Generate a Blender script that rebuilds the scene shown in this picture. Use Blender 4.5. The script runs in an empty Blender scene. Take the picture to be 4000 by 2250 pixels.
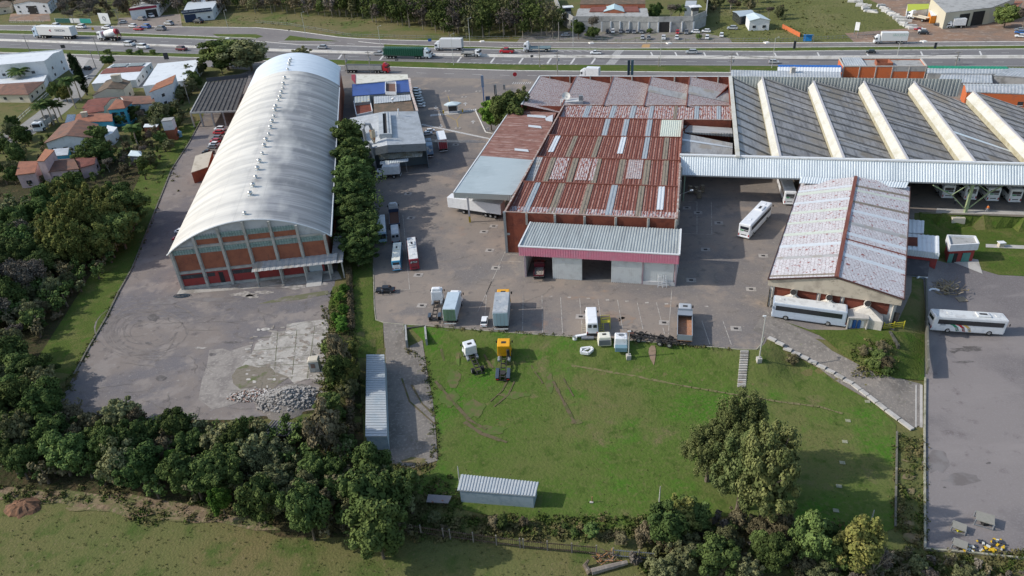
import bpy,bmesh,math,random
from mathutils import Vector,Matrix
from mathutils.geometry import tessellate_polygon
R=math.radians
V=Vector

CH,FPX,PITCH,ROLL=77.0,2826.0,R(31.6),R(3.97)
sc=bpy.context.scene
cd=bpy.data.cameras.new("camera");cam=bpy.data.objects.new("camera",cd)
sc.collection.objects.link(cam);sc.camera=cam
cd.sensor_width=36;cd.lens=36*FPX/4000;cd.clip_end=4000;cd.clip_start=0.5
cam.location=(0,0,CH)
cam.rotation_mode='QUATERNION'
cam.rotation_quaternion=(Matrix.Rotation(R(90)-PITCH,4,'X') @ Matrix.Rotation(-ROLL,4,'Z')).to_quaternion()
SUN_EL,SUN_AZ=R(34),R(-3)
w=bpy.data.worlds.new("World");sc.world=w;w.use_nodes=True
wn=w.node_tree;bg=wn.nodes['Background']
sky=wn.nodes.new('ShaderNodeTexSky');sky.sky_type='NISHITA';sky.sun_disc=False
sky.sun_elevation=SUN_EL
sd=V((-math.cos(SUN_AZ)*math.cos(SUN_EL),-math.sin(SUN_AZ)*math.cos(SUN_EL),math.sin(SUN_EL)))
sky.sun_rotation=math.atan2(sd.x,sd.y)
sky.altitude=50;sky.air_density=1.2;sky.dust_density=1.5
wn.links.new(sky.outputs[0],bg.inputs[0]);bg.inputs[1].default_value=0.128
sl=bpy.data.lights.new("sun",'SUN');sl.energy=2.7;sl.angle=R(0.53);sl.color=(1,.95,.87)
so=bpy.data.objects.new("sun",sl);sc.collection.objects.link(so)
so.rotation_euler=sd.to_track_quat('Z','Y').to_euler();so.location=(-60,0,120)
sc.view_settings.view_transform='Standard';sc.view_settings.look='None'
sc.view_settings.exposure=0.56;sc.view_settings.gamma=1
sc.cycles.max_bounces=6;sc.cycles.diffuse_bounces=3;sc.cycles.transparent_max_bounces=4

_c,_s,_cp,_sp=math.cos(ROLL),math.sin(ROLL),math.cos(PITCH),math.sin(PITCH)
def P0(px,py,z=0.0):
 x,y=px-2000.,1125.-py
 X,Y=x*_c+y*_s,-x*_s+y*_c
 d=(X,FPX*_cp+Y*_sp,-FPX*_sp+Y*_cp)
 t=(z-CH)/d[2]
 return V((d[0]*t,d[1]*t,z))
def proj(v):
 x,y,z=v[0],v[1],v[2]-CH
 f,u=y*_cp-z*_sp,y*_sp+z*_cp
 X,Y=FPX*x/f,FPX*u/f
 return (2000+X*_c-Y*_s,1125-(X*_s+Y*_c))

_low=[P0(*p) for p in [(-800,1900),(300,1640),(900,1640),(1260,1600),(1385,1266),(1660,1274),(2300,1320),(2960,1366),(3025,1305),(3200,1330),(3440,1370),(3490,1300),(3560,1150),(3570,835),(4500,870),(4800,2700),(-1500,2700)]]
_lw=[(p.x,p.y) for p in _low]
def inside(x,y,pl):
 c=False;j=len(pl)-1
 for i in range(len(pl)):
  a,b=pl[i],pl[j]
  if (a[1]>y) != (b[1]>y) and x<(b[0]-a[0])*(y-a[1])/(b[1]-a[1])+a[0]:c=not c
  j=i
 return c
def segd(x,y,a,b):
 dx,dy=b[0]-a[0],b[1]-a[1]
 t=max(0,min(1,((x-a[0])*dx+(y-a[1])*dy)/(dx*dx+dy*dy)))
 return math.hypot(x-a[0]-t*dx,y-a[1]-t*dy)
def gz(x,y):
 if not inside(x,y,_lw):return 0.0
 d=min(segd(x,y,_lw[i],_lw[i+1]) for i in range(13))
 t=min(1,d/8.0);t=t*t*(3-2*t)
 return -2.6*t
def P(px,py,z=None):
 if z is not None:return P0(px,py,z)
 v=P0(px,py)
 if v.y>150:return v
 lo,hi=-2.7,0.1
 for _ in range(22):
  m=(lo+hi)/2;v=P0(px,py,m)
  if gz(v.x,v.y)>m:lo=m
  else:hi=m
 return P0(px,py,(lo+hi)/2)
def hg(px,py,py2):
 v=P(px,py);lo,hi=0.,60.
 for _ in range(40):
  m=(lo+hi)/2
  if proj((v.x,v.y,v.z+m))[1]>py2:lo=m
  else:hi=m
 return lo
def C(r,c,x,y):return ((c-1)*1000+x/2.415,(r-1)*550+y/2.415)
def PC(r,c,x,y,z=None):return P(*C(r,c,x,y),z)

_mats={}
def mk(name,base,rough=.85,metal=0.,layers=(),corr=None,bump=None,coord='Object',spec=.3):
 """layers: (scale, colour, lo, hi[, stretch(x,y,z)[, 'U' for UV]]) noise patches laid over the base colour"""
 if name in _mats:return _mats[name]
 m=bpy.data.materials.new(name);m.use_nodes=True;nt=m.node_tree;N=nt.nodes;L=nt.links
 b=N['Principled BSDF'];b.inputs['Roughness'].default_value=rough;b.inputs['Metallic'].default_value=metal
 b.inputs['Specular IOR Level'].default_value=spec
 tc=N.new('ShaderNodeTexCoord');cur=None
 rgb=N.new('ShaderNodeRGB');rgb.outputs[0].default_value=(*base,1);cur=rgb.outputs[0]
 for i,l in enumerate(layers):
  s,col,lo,hi=l[:4];st=l[4] if len(l)>4 else (1,1,1);cc='UV' if len(l)>5 else coord
  mp=N.new('ShaderNodeMapping');mp.inputs['Scale'].default_value=st;mp.inputs['Location'].default_value=(i*17.3,i*5.1,0)
  L.new(tc.outputs[cc],mp.inputs[0])
  nz=N.new('ShaderNodeTexNoise');nz.inputs['Scale'].default_value=s;nz.inputs['Detail'].default_value=6;nz.inputs['Roughness'].default_value=.6
  L.new(mp.outputs[0],nz.inputs['Vector'])
  mr=N.new('ShaderNodeMapRange');mr.inputs[1].default_value=lo;mr.inputs[2].default_value=hi;L.new(nz.outputs[0],mr.inputs[0])
  mx=N.new('ShaderNodeMixRGB');L.new(mr.outputs[0],mx.inputs[0]);L.new(cur,mx.inputs[1]);mx.inputs[2].default_value=(*col,1);cur=mx.outputs[0]
 L.new(cur,b.inputs['Base Color'])
 h=None
 if bump:
  nz=N.new('ShaderNodeTexNoise');nz.inputs['Scale'].default_value=bump[0];nz.inputs['Detail'].default_value=4;L.new(tc.outputs[coord],nz.inputs['Vector'])
  bp=N.new('ShaderNodeBump');bp.inputs['Strength'].default_value=bump[1];bp.inputs['Distance'].default_value=bump[2]
  L.new(nz.outputs[0],bp.inputs['Height']);L.new(bp.outputs[0],b.inputs['Normal'])
 m['b']=1;_mats[name]=m
 return m
def plain(name,col,rough=.5,metal=0.,spec=.5):
 v=tuple(c*.7 for c in col)
 return mk(name,col,rough,metal,[(1.3,v,.55,.8)],spec=spec)

class MB:
 def __init__(s):s.v=[];s.f=[];s.m=[];s.uv=[]
 def poly(s,pts,mi=0,uv=None):
  n=len(s.v);s.v+=[tuple(p) for p in pts];s.f.append(tuple(range(n,n+len(pts))));s.m.append(mi)
  if uv is None:
   a=V(pts[0]);e=(V(pts[1])-a)
   e=e.normalized() if e.length else V((1,0,0));nn=e.cross(V(pts[-1])-a);g=nn.cross(e)
   g=g.normalized() if g.length else V((0,0,1))
   uv=[((V(p)-a).dot(e),(V(p)-a).dot(g)) for p in pts]
  s.uv+=uv;return s
 def box(s,c,d,rz=0,mi=0,taper=1.0,M=None):
  x,y,z=d[0]/2,d[1]/2,d[2]/2;cr,sr=math.cos(rz),math.sin(rz);q=[]
  for dz in (-z,z):
   k=taper if dz>0 else 1
   for dx,dy in ((-x,-y),(x,-y),(x,y),(-x,y)):
    dx *= k;dy *= k;q.append(V((c[0]+dx*cr-dy*sr,c[1]+dx*sr+dy*cr,c[2]+dz)))
  for f in ((3,2,1,0),(4,5,6,7),(0,1,5,4),(1,2,6,5),(2,3,7,6),(3,0,4,7)):s.poly([q[i] for i in f],mi)
  return s
 def prism(s,pts,z0,z1,mi=0,top=None):
  """pts world xy polygon; z0,z1 numbers"""
  a=sum(pts[i][0]*pts[(i+1) % len(pts)][1]-pts[(i+1) % len(pts)][0]*pts[i][1] for i in range(len(pts)))
  if a<0:pts=pts[::-1]
  n=len(pts)
  for i in range(n):
   p,q=pts[i],pts[(i+1) % n]
   s.poly([(p[0],p[1],z0),(q[0],q[1],z0),(q[0],q[1],z1),(p[0],p[1],z1)],mi)
  s.poly([(p[0],p[1],z1) for p in pts],mi if top is None else top)
  s.poly([(p[0],p[1],z0) for p in pts][::-1],mi);return s
 def slab(s,pts,t,mi=0):
  """3d polygon thickened downwards by t"""
  pts=[V(p) for p in pts];n=sum(((pts[i].x*pts[(i+1) % len(pts)].y-pts[(i+1) % len(pts)].x*pts[i].y) for i in range(len(pts))))
  if n<0:pts=pts[::-1]
  lo=[p-V((0,0,t)) for p in pts];s.poly(pts,mi);s.poly(lo[::-1],mi)
  for i in range(len(pts)):
   j=(i+1) % len(pts);s.poly([lo[i],lo[j],pts[j],pts[i]],mi)
  return s
 def bar(s,a,b,w,h=None,mi=0):
  a,b=V(a),V(b);d=(b-a)
  if d.length<1e-6:return s
  d.normalize();up=V((0,0,1)) if abs(d.z)<.95 else V((1,0,0));x=d.cross(up).normalized();y=x.cross(d);h=h or w
  q=[p+x*i*w/2+y*j*h/2 for p in (a,b) for i,j in ((-1,-1),(1,-1),(1,1),(-1,1))]
  for f in ((0,1,2,3),(7,6,5,4),(1,0,4,5),(2,1,5,6),(3,2,6,7),(0,3,7,4)):s.poly([q[i] for i in f],mi)
  return s
 def tube(s,pts,rs,n=8,mi=0,cap=True):
  pts=[V(p) for p in pts];rs=rs if isinstance(rs,(list,tuple)) else [rs]*len(pts);rings=[]
  for i,p in enumerate(pts):
   d=(pts[min(i+1,len(pts)-1)]-pts[max(i-1,0)]).normalized();up=V((0,0,1)) if abs(d.z)<.9 else V((1,0,0))
   x=d.cross(up).normalized();y=x.cross(d)
   rings.append([p+(x*math.cos(k*2*math.pi/n)+y*math.sin(k*2*math.pi/n))*rs[i] for k in range(n)])
  for a,b in zip(rings,rings[1:]):
   for k in range(n):s.poly([a[k],b[k],b[(k+1) % n],a[(k+1) % n]],mi)
  if cap:s.poly(rings[0],mi);s.poly(rings[-1][::-1],mi)
  return s
 def ribbed(s,a,b,c,d,period=.6,depth=.08,mi=0,duty=.5,crest=None):
  """corrugated quad a-b-c-d, ribs run from edge ab to edge dc"""
  a,b,c,d=map(Vector,(a,b,c,d));n=max(2,int((b-a).length/period));nr=(b-a).cross(d-a).normalized()
  if nr.z<-.01:nr=-nr
  def row(p,q):
   o=[]
   for i in range(n):
    for t,h in ((0,0),(duty*.75,0),(duty,1),(.9,1)):o.append(p.lerp(q,(i+t)/n)+nr*h*depth)
   o.append(q.copy());return o
  A,D=row(a,b),row(d,c);la=(b-a).length;ld=(d-a).length
  for i in range(len(A)-1):
   u0,u1=(A[i]-a).length,(A[i+1]-a).length
   s.poly([A[i],A[i+1],D[i+1],D[i]],crest[0] if crest and i % 4==2 and (i // 4) % crest[1]==0 else mi,[(u0,0),(u1,0),(u1,ld),(u0,ld)])
  return s
 def build(s,name,mats,parent=None,smooth=False,merge=False,kind=None):
  me=bpy.data.meshes.new(name);off=parent.location if parent is not None and parent.get('_w') else V((0,0,0))
  me.from_pydata([(v[0]-off[0],v[1]-off[1],v[2]-off[2]) for v in s.v] if off.length else s.v,[],s.f)
  uvl=me.uv_layers.new(name='UVMap');fl=[c for uv in s.uv for c in uv];uvl.data.foreach_set('uv',fl)
  if not isinstance(mats,(list,tuple)):mats=[mats]
  for m in mats:me.materials.append(m)
  me.polygons.foreach_set('material_index',s.m)
  if merge or smooth:
   bm=bmesh.new();bm.from_mesh(me);bmesh.ops.remove_doubles(bm,verts=bm.verts,dist=1e-4);bm.to_mesh(me);bm.free()
  if smooth:me.polygons.foreach_set('use_smooth',[True]*len(me.polygons))
  o=bpy.data.objects.new(name,me);sc.collection.objects.link(o)
  if parent is not None:o.parent=parent
  if kind:o['kind']=kind
  return o
def tag(o,label,cat,group=None):
 o['label']=label;o['category']=cat
 if group:o['group']=group
 return o
def thing(name,label,cat,loc=(0,0,0),group=None,world=True):
 """an Empty at the thing's base; world=True: its parts are modelled in world coordinates"""
 o=bpy.data.objects.new(name,None);sc.collection.objects.link(o);o.location=loc;o.empty_display_size=.3
 if world:o['_w']=1
 tag(o,label,cat,group);return o
def dup(root,loc,rz=0,scale=None,label=None,group=None,recolor=None):
 def cp(o,par):
  c=o.copy();sc.collection.objects.link(c)
  if par is not None:c.parent=par
  if recolor and o.name.split('.')[0] in recolor and o.type=='MESH':
   c.material_slots[0].link='OBJECT';c.material_slots[0].material=recolor[o.name.split('.')[0]]
  for ch in o.children:cp(ch,c)
  return c
 r=cp(root,None);r.location=loc;r.rotation_euler=(0,0,rz)
 if scale:r.scale=scale if isinstance(scale,(tuple,list)) else (scale,)*3
 if label:r['label']=label
 if group:r['group']=group
 return r
def lerp(a,b,t):return V(a)+(V(b)-V(a))*t
def lp(pl,x):
 for (x0,y0),(x1,y1) in zip(pl,pl[1:]):
  if x0 <= x <= x1:return y0+(y1-y0)*(x-x0)/(x1-x0)
 return pl[-1][1] if x>pl[-1][0] else pl[0][1]
def sheet(name,px,mat,off,cell=None,kind='structure',world=False):
 """ground sheet from a pixel polygon, draped on the terrain"""
 bm=bmesh.new();pts=[(P(*p) if cell else P0(*p)) for p in px]
 vs=[bm.verts.new((p.x,p.y,0)) for p in pts];ar=0
 for tri in tessellate_polygon([[V((p.x,p.y,0)) for p in pts]]):
  try:bm.faces.new([vs[i] for i in tri])
  except ValueError:pass
 pa=abs(sum(pts[i].x*pts[i-1].y-pts[i-1].x*pts[i].y for i in range(len(pts))))/2;bm.faces.ensure_lookup_table();ta=sum(f.calc_area() for f in bm.faces)
 if abs(ta-pa)>.02*pa:print('AREA',name,ta,pa)
 if cell:
  xs=[p.x for p in pts];ys=[p.y for p in pts]
  for ax,lo,hi in ((0,min(xs),max(xs)),(1,min(ys),max(ys))):
   k=math.floor(lo/cell)+1
   while k*cell<hi:
    co=(k*cell,0,0) if ax==0 else (0,k*cell,0);no=(1,0,0) if ax==0 else (0,1,0)
    bmesh.ops.bisect_plane(bm,geom=bm.verts[:]+bm.edges[:]+bm.faces[:],plane_co=co,plane_no=no);k+=1
 for v in bm.verts:v.co.z=(gz(v.co.x,v.co.y) if cell else 0)+off
 for f in bm.faces:
  if f.normal.z<0:f.normal_flip()
 bmesh.ops.recalc_face_normals(bm,faces=bm.faces)
 if sum(f.normal.z for f in bm.faces)<0:bmesh.ops.reverse_faces(bm,faces=bm.faces)
 me=bpy.data.meshes.new(name);bm.to_mesh(me);bm.free();me.materials.append(mat)
 o=bpy.data.objects.new(name,me);sc.collection.objects.link(o)
 if kind:o['kind']=kind
 return o
def strip(name,la,lb,mat,z,x0=-600,x1=4600,st=100,kind='structure'):
 b=MB();x=x0
 while x<x1:
  n=min(x+st,x1)
  p=[P0(x,lp(lb,x)),P0(n,lp(lb,n)),P0(n,lp(la,n)),P0(x,lp(la,x))]
  b.poly([(q.x,q.y,z) for q in p]);x=n
 return b.build(name,mat,kind=kind)
def line3(b,p,q,w,z):
 p,q=V((p.x,p.y,0)),V((q.x,q.y,0));d=(q-p).normalized();n=V((-d.y,d.x,0))*w/2
 zs=lambda v:(v.x,v.y,gz(v.x,v.y)+z)
 b.poly([zs(p-n),zs(q-n),zs(q+n),zs(p+n)])

g_meadow=mk('meadow_grass',(.118,.125,.045),1,0,[(.05,(.15,.125,.055),.42,.62),(.25,(.06,.095,.022),.5,.68),(1.6,(.19,.155,.085),.58,.75),(6,(.085,.095,.032),.5,.7)],bump=(3,.4,.3),spec=.1)
g_lawn=mk('lawn_grass',(.080,.124,.025),1,0,[(.03,(.125,.128,.046),.46,.58),(.08,(.058,.138,.016),.52,.62),(.45,(.055,.09,.018),.52,.68),(.2,(.145,.13,.06),.60,.70),(1.5,(.11,.13,.04),.5,.66),(4,(.06,.095,.02),.54,.72)],bump=(2.5,.45,.3),spec=.1)
g_yardlawn=mk('trimmed_grass',(.075,.105,.022),1,0,[(.2,(.12,.125,.04),.48,.63),(.6,(.055,.115,.014),.54,.68),(3,(.045,.07,.015),.5,.7)],bump=(3,.5,.3),spec=.1)
g_wild=mk('wild_grass',(.15,.135,.06),1,0,[(.06,(.095,.12,.035),.48,.6),(.3,(.20,.155,.085),.54,.68),(1.2,(.06,.07,.025),.6,.72)],bump=(1.2,.8,.8),spec=.1)
g_forest=mk('forest_floor',(.05,.045,.022),1,0,[(.3,(.09,.065,.035),.5,.65),(1.5,(.035,.05,.015),.5,.65)],bump=(1.5,.6,.6),spec=.1)
m_paver=mk('worn_paving',(.228,.192,.162),.92,0,[(.035,(.16,.145,.138),.44,.56),(.13,(.265,.215,.175),.52,.63),(.45,(.145,.128,.115),.56,.68),(1.4,(.27,.24,.21),.6,.7),(3.5,(.25,.22,.19),.5,.75),(.07,(.30,.19,.13),.64,.78)],bump=(4,.3,.08),spec=.2)
m_asph=mk('old_asphalt',(.200,.170,.150),.92,0,[(.05,(.14,.13,.135),.45,.57),(.18,(.235,.205,.185),.52,.62),(.5,(.12,.105,.10),.57,.68),(1.6,(.27,.25,.23),.6,.7),(5,(.21,.19,.18),.5,.7)],bump=(5,.3,.06),spec=.2)
m_asph2=mk('yard_asphalt',(.212,.190,.182),.92,0,[(.035,(.155,.14,.138),.45,.55),(.15,(.24,.215,.205),.52,.66,(.3,1,1)),(.5,(.14,.12,.118),.6,.74),(4,(.24,.22,.22),.5,.75)],bump=(5,.3,.06),spec=.2)
m_gravel=mk('gravel_paving',(.20,.18,.16),.95,0,[(.3,(.15,.135,.12),.48,.62),(2,(.27,.24,.21),.52,.66),(.8,(.12,.13,.06),.62,.74)],bump=(5,.6,.12),spec=.15)
m_road=mk('road_asphalt',(.175,.17,.17),.9,0,[(.03,(.145,.14,.14),.45,.6),(.3,(.165,.155,.155),.5,.65,(.15,1.5,1)),(2,(.12,.115,.12),.5,.7)],spec=.25)
m_road2=mk('local_road_asphalt',(.20,.185,.175),.9,0,[(.05,(.17,.155,.15),.45,.6),(.4,(.235,.21,.19),.55,.7),(2,(.145,.13,.13),.5,.7)],spec=.2)
m_dirt=mk('red_dirt',(.26,.17,.12),1,0,[(.08,(.19,.15,.125),.45,.6),(.3,(.32,.25,.20),.52,.66),(1.5,(.17,.12,.09),.55,.7)],bump=(2,.5,.3),spec=.1)
m_conc=mk('pale_concrete',(.42,.40,.37),.9,0,[(.4,(.30,.285,.26),.5,.68),(3,(.5,.48,.45),.55,.75),(1.2,(.22,.21,.19),.62,.78)],spec=.2)
m_kerb=mk('whitewashed_kerb',(.66,.64,.60),.9,0,[(.7,(.38,.36,.32),.52,.7)],spec=.2)
m_paint=mk('road_paint',(.55,.54,.52),.85,0,[(1.5,(.32,.31,.30),.5,.68)],spec=.2)
m_paintold=mk('faded_paint',(.40,.37,.33),.9,0,[(1.2,(.22,.19,.17),.45,.62)],spec=.2)
m_ypaint=mk('yellow_paint',(.42,.29,.06),.85,0,[(1.5,(.25,.20,.10),.5,.68)],spec=.2)
m_slab=mk('cracked_slab',(.37,.345,.31),.92,0,[(.3,(.23,.21,.185),.46,.6),(1.3,(.42,.39,.35),.52,.66),(.6,(.30,.22,.17),.6,.72),(3,(.15,.16,.09),.6,.72)],bump=(3,.3,.06),spec=.2)

def ground():
 xs=list(range(-900,-96,60))+[x*2 for x in range(-48,60)]+list(range(120,960,60))
 ys=[-200,-100,-40,0,20]+[y*2 for y in range(15,78)]+list(range(156,400,40))+list(range(420,1500,120))
 vs=[(x,y,gz(x,y) if y<156 else 0) for y in ys for x in xs];nx=len(xs)
 fs=[(j*nx+i,j*nx+i+1,(j+1)*nx+i+1,(j+1)*nx+i) for j in range(len(ys)-1) for i in range(nx-1)]
 me=bpy.data.meshes.new('ground');me.from_pydata(vs,[],fs);me.materials.append(g_meadow)
 me.polygons.foreach_set('use_smooth',[True]*len(me.polygons))
 o=bpy.data.objects.new('ground',me);sc.collection.objects.link(o);o['kind']='structure'
ground()

L_top=[(-600,92),(0,99),(600,104),(1000,108),(1130,119),(1350,149),(1540,157),(2000,166),(3000,168),(4000,163),(4600,160)]
L_sb=[(-600,110),(0,117),(400,126),(1000,150),(1090,161),(1400,163),(1500,173),(2000,187),(2400,189),(3000,186),(4000,178),(4600,174)]
L_c1=[(-600,120),(0,132),(500,143),(1000,161),(1160,174),(1500,184),(2000,194),(3000,201),(4000,191),(4600,187)]
L_bar=[(-600,146),(0,158),(810,187),(1000,196),(1500,211),(2000,222),(3000,228),(4000,225),(4600,223)]
L_c2=[(-600,170),(0,187),(900,215),(1000,226),(1500,239),(2000,252),(2900,257),(3600,262),(4600,258)]
L_g2=[(-600,188),(0,205),(900,229),(1330,256),(2000,276),(2850,284),(4600,275)]
L_loc=[(-600,225),(250,240),(830,262),(1300,300),(2000,318),(4600,306)]
strip('service_road',L_top,L_sb,m_road2,.012)
strip('road_verge',L_sb,L_c1,g_yardlawn,.008)
strip('motorway',L_c1,L_c2,m_road,.016)
strip('roadside_verge',L_c2,L_g2,g_yardlawn,.008)
strip('local_road',L_g2,L_loc,m_road2,.012)
junction=sheet('road_junction',[(985,140),(1060,122),(1130,119),(1350,149),(1500,157),(1500,184),(1160,174),(1000,161),(820,146),(900,141)],m_road2,.02)
sheet('traffic_island',[(1110,158),(1132,139),(1200,148),(1330,162)],g_yardlawn,.05)
sheet('verge_island',[(830,133),(1000,134),(1028,142),(1000,151),(860,148)],g_yardlawn,.05)
def kerbline(name,pl,w=.35,h=.13,mat=None,kind='structure',x0=None,x1=None,st=80):
 b=MB();x=x0 if x0 is not None else pl[0][0];e=x1 if x1 is not None else pl[-1][0]
 while x<e:
  n=min(x+st,e);p,q=P(x,lp(pl,x)),P(n,lp(pl,n))
  b.bar(p+V((0,0,h/2)),q+V((0,0,h/2)),w,h);x=n
 return b.build(name,mat or m_kerb,kind=kind)
kerbline('kerb_service_road',L_top,.5);kerbline('kerb_verge',L_sb,.4,x1=1000);kerbline('kerb_verge',L_sb,.4,x0=1400)
kerbline('kerb_local_road',L_g2,.5);kerbline('kerb_motorway',L_c1,.4)

bb=MB();x=-600
while x<4600:
 p,q=P0(x,lp(L_bar,x)),P0(x+80,lp(L_bar,x+80));u=V((0,0,1))
 prof=[(-.75,0),(-.55,.35),(-.4,.85),(.4,.85),(.55,.35),(.75,0)];d=(q-p).normalized();nn=V((-d.y,d.x,0))
 for (a,ha),(c,hc) in zip(prof,prof[1:]):bb.poly([p+nn*a+u*ha,p+nn*c+u*hc,q+nn*c+u*hc,q+nn*a+u*ha][::-1])
 x+=80
tag(bb.build('barrier',mk('barrier_concrete',(.60,.58,.54),.9,0,[(.25,(.44,.42,.38),.5,.65)])),'continuous white concrete barrier between the two motorway carriageways','barrier')

mb=MB()
def mid(pa,pb,x,t):return P0(x,lp(pa,x)*(1-t)+lp(pb,x)*t)
def dashes(pa,pb,t,x0,x1,on,gap,w=.22,z=.03):
 x=x0
 while x<x1:
  line3(mb,mid(pa,pb,x,t),mid(pa,pb,x+on,t),w,z);x+=on+gap
L_b0=[(x,y-5) for x,y in L_bar]
dashes(L_c1,L_b0,.52,-200,2150,30,62);dashes(L_c1,L_b0,.52,2900,4200,30,62)
dashes(L_bar,L_c2,.48,-200,4200,42,78)
for pa,pb,t in ((L_c1,L_b0,.12),(L_c1,L_b0,.93),(L_bar,L_c2,.1),(L_bar,L_c2,.9)):
 dashes(pa,pb,t,-600,4600,80,0,.16)
dashes(L_g2,L_loc,.45,-100,2800,38,70);dashes(L_top,L_sb,.5,2100,4200,22,40,.15)
for x in (2036,2146,2238,2318,1330,1492,1795,1925):line3(mb,mid(L_bar,L_c2,x+7,.15),mid(L_bar,L_c2,x-8,.85),.8,.032)
for x in (2545,2640,2752,2880,3028,3196,3387,3600,3830):line3(mb,mid(L_c1,L_b0,x-3,.25),mid(L_c1,L_b0,x+5,.95),.6,.032)
for k in range(9):x=2010+k*34;line3(mb,mid(L_c1,L_b0,x,.1),mid(L_c1,L_b0,x+24,.35),.35,.032)
for k in range(24):x=1740+k*22;line3(mb,mid(L_bar,L_c2,x,.98),mid(L_bar,L_c2,x+10,.88),.35,.032)
for k in range(8):x=2405-k*3;line3(mb,mid(L_bar,L_c2,x-18,.12+k*.11),mid(L_bar,L_c2,x+18,.12+k*.11),.55,.034)
for k in range(8):x=2420-k*2.5;line3(mb,mid(L_c1,L_b0,x-16,.08+k*.12),mid(L_c1,L_b0,x+16,.08+k*.12),.5,.034)
for k in range(12):x=1960+k*16;line3(mb,P0(x,175+k*.6),P0(x+12,178+k*.6),.25,.034)
for x,y in ((1295,168),(1375,170),(2318,183),(2440,184),(2560,184)):line3(mb,P0(x-18,y),P0(x+12,y+3),.3,.034)
line3(mb,P0(1088,162),P0(1330,161),.4,.05)
mb.build('road_markings',m_paint,kind='structure')
ob=MB();ob.poly([P0(2505,186,.03),P0(2537,186,.03),P0(2541,173,.03),P0(2510,173,.03)]);line3(ob,P0(2370,169),P0(3240,171),.4,.035)
ob.build('orange_crossing_paint',mk('orange_paint',(.42,.26,.11),.85,0,[(1.5,(.27,.2,.13),.5,.68)]),kind='structure')

yard=[(1330,296),(2000,310),(4600,300),(4500,866),(3572,832),(3560,1140),(3492,1290),(3440,1362),(3200,1325),(3030,1300),(3000,1318),(2985,1345),(2960,1366),(2890,1366),(2600,1341),(2300,1320),(2000,1301),(1660,1273),(1575,1268),(1500,1262),(1470,1250),(1462,1200),(1458,1000),(1440,880),(1290,880),(1320,500)]
sheet('yard_paving',yard,m_paver,.03)
hy=[(1010,262),(830,330),(790,468),(739,558),(671,662),(613,807),(518,1047),(464,1142),(414,1245),(352,1350),(290,1464),(230,1580),(420,1640),(900,1640),(1255,1598),(1262,1450),(1282,1300),(1292,1190),(1320,1040),(1330,300)]
sheet('hangar_yard',hy,m_asph,.02)
ry=[(3600,1000),(4000,1010),(4500,1050),(4900,1500),(5000,2330),(4000,2186),(3614,2148),(3612,1700),(3616,1290)]
sheet('lower_yard_asphalt',ry,m_asph2,.05,cell=3)
sheet('ramp',[(2990,1215),(3060,1250),(3250,1372),(3420,1462),(3600,1502),(3605,1660),(3570,1672),(3420,1580),(3200,1440),(3080,1376),(3000,1316),(2940,1290)],m_gravel,.11,cell=2)
sheet('shed_road',[(1497,1262),(1575,1268),(1587,1360),(1650,1330),(1668,1450),(1690,1560),(1702,1680),(1710,1800),(1600,1835),(1500,1800),(1512,1700)],m_gravel,.08,cell=2)
lawn=[(1590,1272),(2000,1302),(2300,1322),(2600,1343),(2960,1368),(3010,1322),(3080,1378),(3200,1442),(3420,1582),(3500,1660),(3500,2060),(3200,2200),(2900,2010),(2500,2060),(2200,2080),(1800,1990),(1560,1900),(1700,1830),(1715,1780),(1702,1640),(1672,1450),(1652,1330)]
sheet('lawn',lawn,g_lawn,.06,cell=2)
sheet('grass_strip',[(1378,1030),(1452,1030),(1462,1255),(1497,1263),(1500,1385),(1400,1400),(1378,1290)],g_yardlawn,.07,cell=2)
sheet('weedy_strip',[(1300,1120),(1376,1120),(1376,1300),(1300,1300),(1282,1200)],g_yardlawn,.07,cell=2)
sheet('kerbside_grass',[(787,468),(739,558),(671,662),(613,807),(518,1047),(464,1142),(414,1245),(290,1464),(120,1440),(250,1240),(400,1000),(560,650),(640,560),(700,500)],g_yardlawn,.03)
sheet('wood_floor',[(-700,700),(120,690),(450,620),(560,660),(400,1000),(250,1240),(120,1440),(230,1590),(420,1642),(900,1642),(1258,1600),(1300,1500),(1300,1300),(1370,1300),(1400,1400),(1425,1790),(1560,1905),(1560,2100),(1100,2100),(700,1960),(0,1900),(-800,1900)],g_forest,.04,cell=4)
sheet('bank_grass',[(3590,830),(3800,838),(4400,860),(4400,1100),(3900,1075),(3780,1040),(3700,1010),(3620,1000)],g_yardlawn,.09,cell=2)
sheet('concrete_path',[(3850,955),(4400,975),(4400,990),(3850,968)],m_conc,.13,cell=2)
sheet('concrete_apron',[(3700,1015),(3760,1008),(3820,1016),(3838,1072),(3770,1045)],m_conc,.13,cell=2)
sheet('walkway_slab',[(3660,813),(4400,838),(4400,848),(3655,832)],m_conc,.05)
sheet('dirt_lot',[(3340,168),(3300,130),(3560,110),(3520,60),(3400,0),(3320,-60),(4700,-60),(4700,160),(4000,162)],m_dirt,.01)
sheet('wild_meadow',[(560,104),(600,60),(1000,48),(1300,62),(1550,85),(1700,130),(1850,160),(1540,156),(1350,147),(1130,117),(1000,106)],g_wild,.01)
sheet('roadside_meadow',[(2560,164),(2700,90),(2750,-60),(3290,-60),(3400,0),(3520,60),(3560,110),(3300,130),(3335,166),(3000,167)],mk('rough_pasture',(.125,.13,.045),1,0,[(.05,(.16,.15,.065),.48,.6),(.25,(.06,.07,.025),.58,.68),(1,(.09,.11,.03),.5,.65)],bump=(1,.8,.8),spec=.1),.01)
sheet('prison_car_park',[(2020,163),(2050,125),(2330,118),(2700,118),(2850,150),(2860,166)],mk('gravel_lot',(.20,.18,.16),1,0,[(.2,(.13,.14,.07),.5,.64),(1.5,(.27,.24,.21),.52,.7)]),.012)

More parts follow.
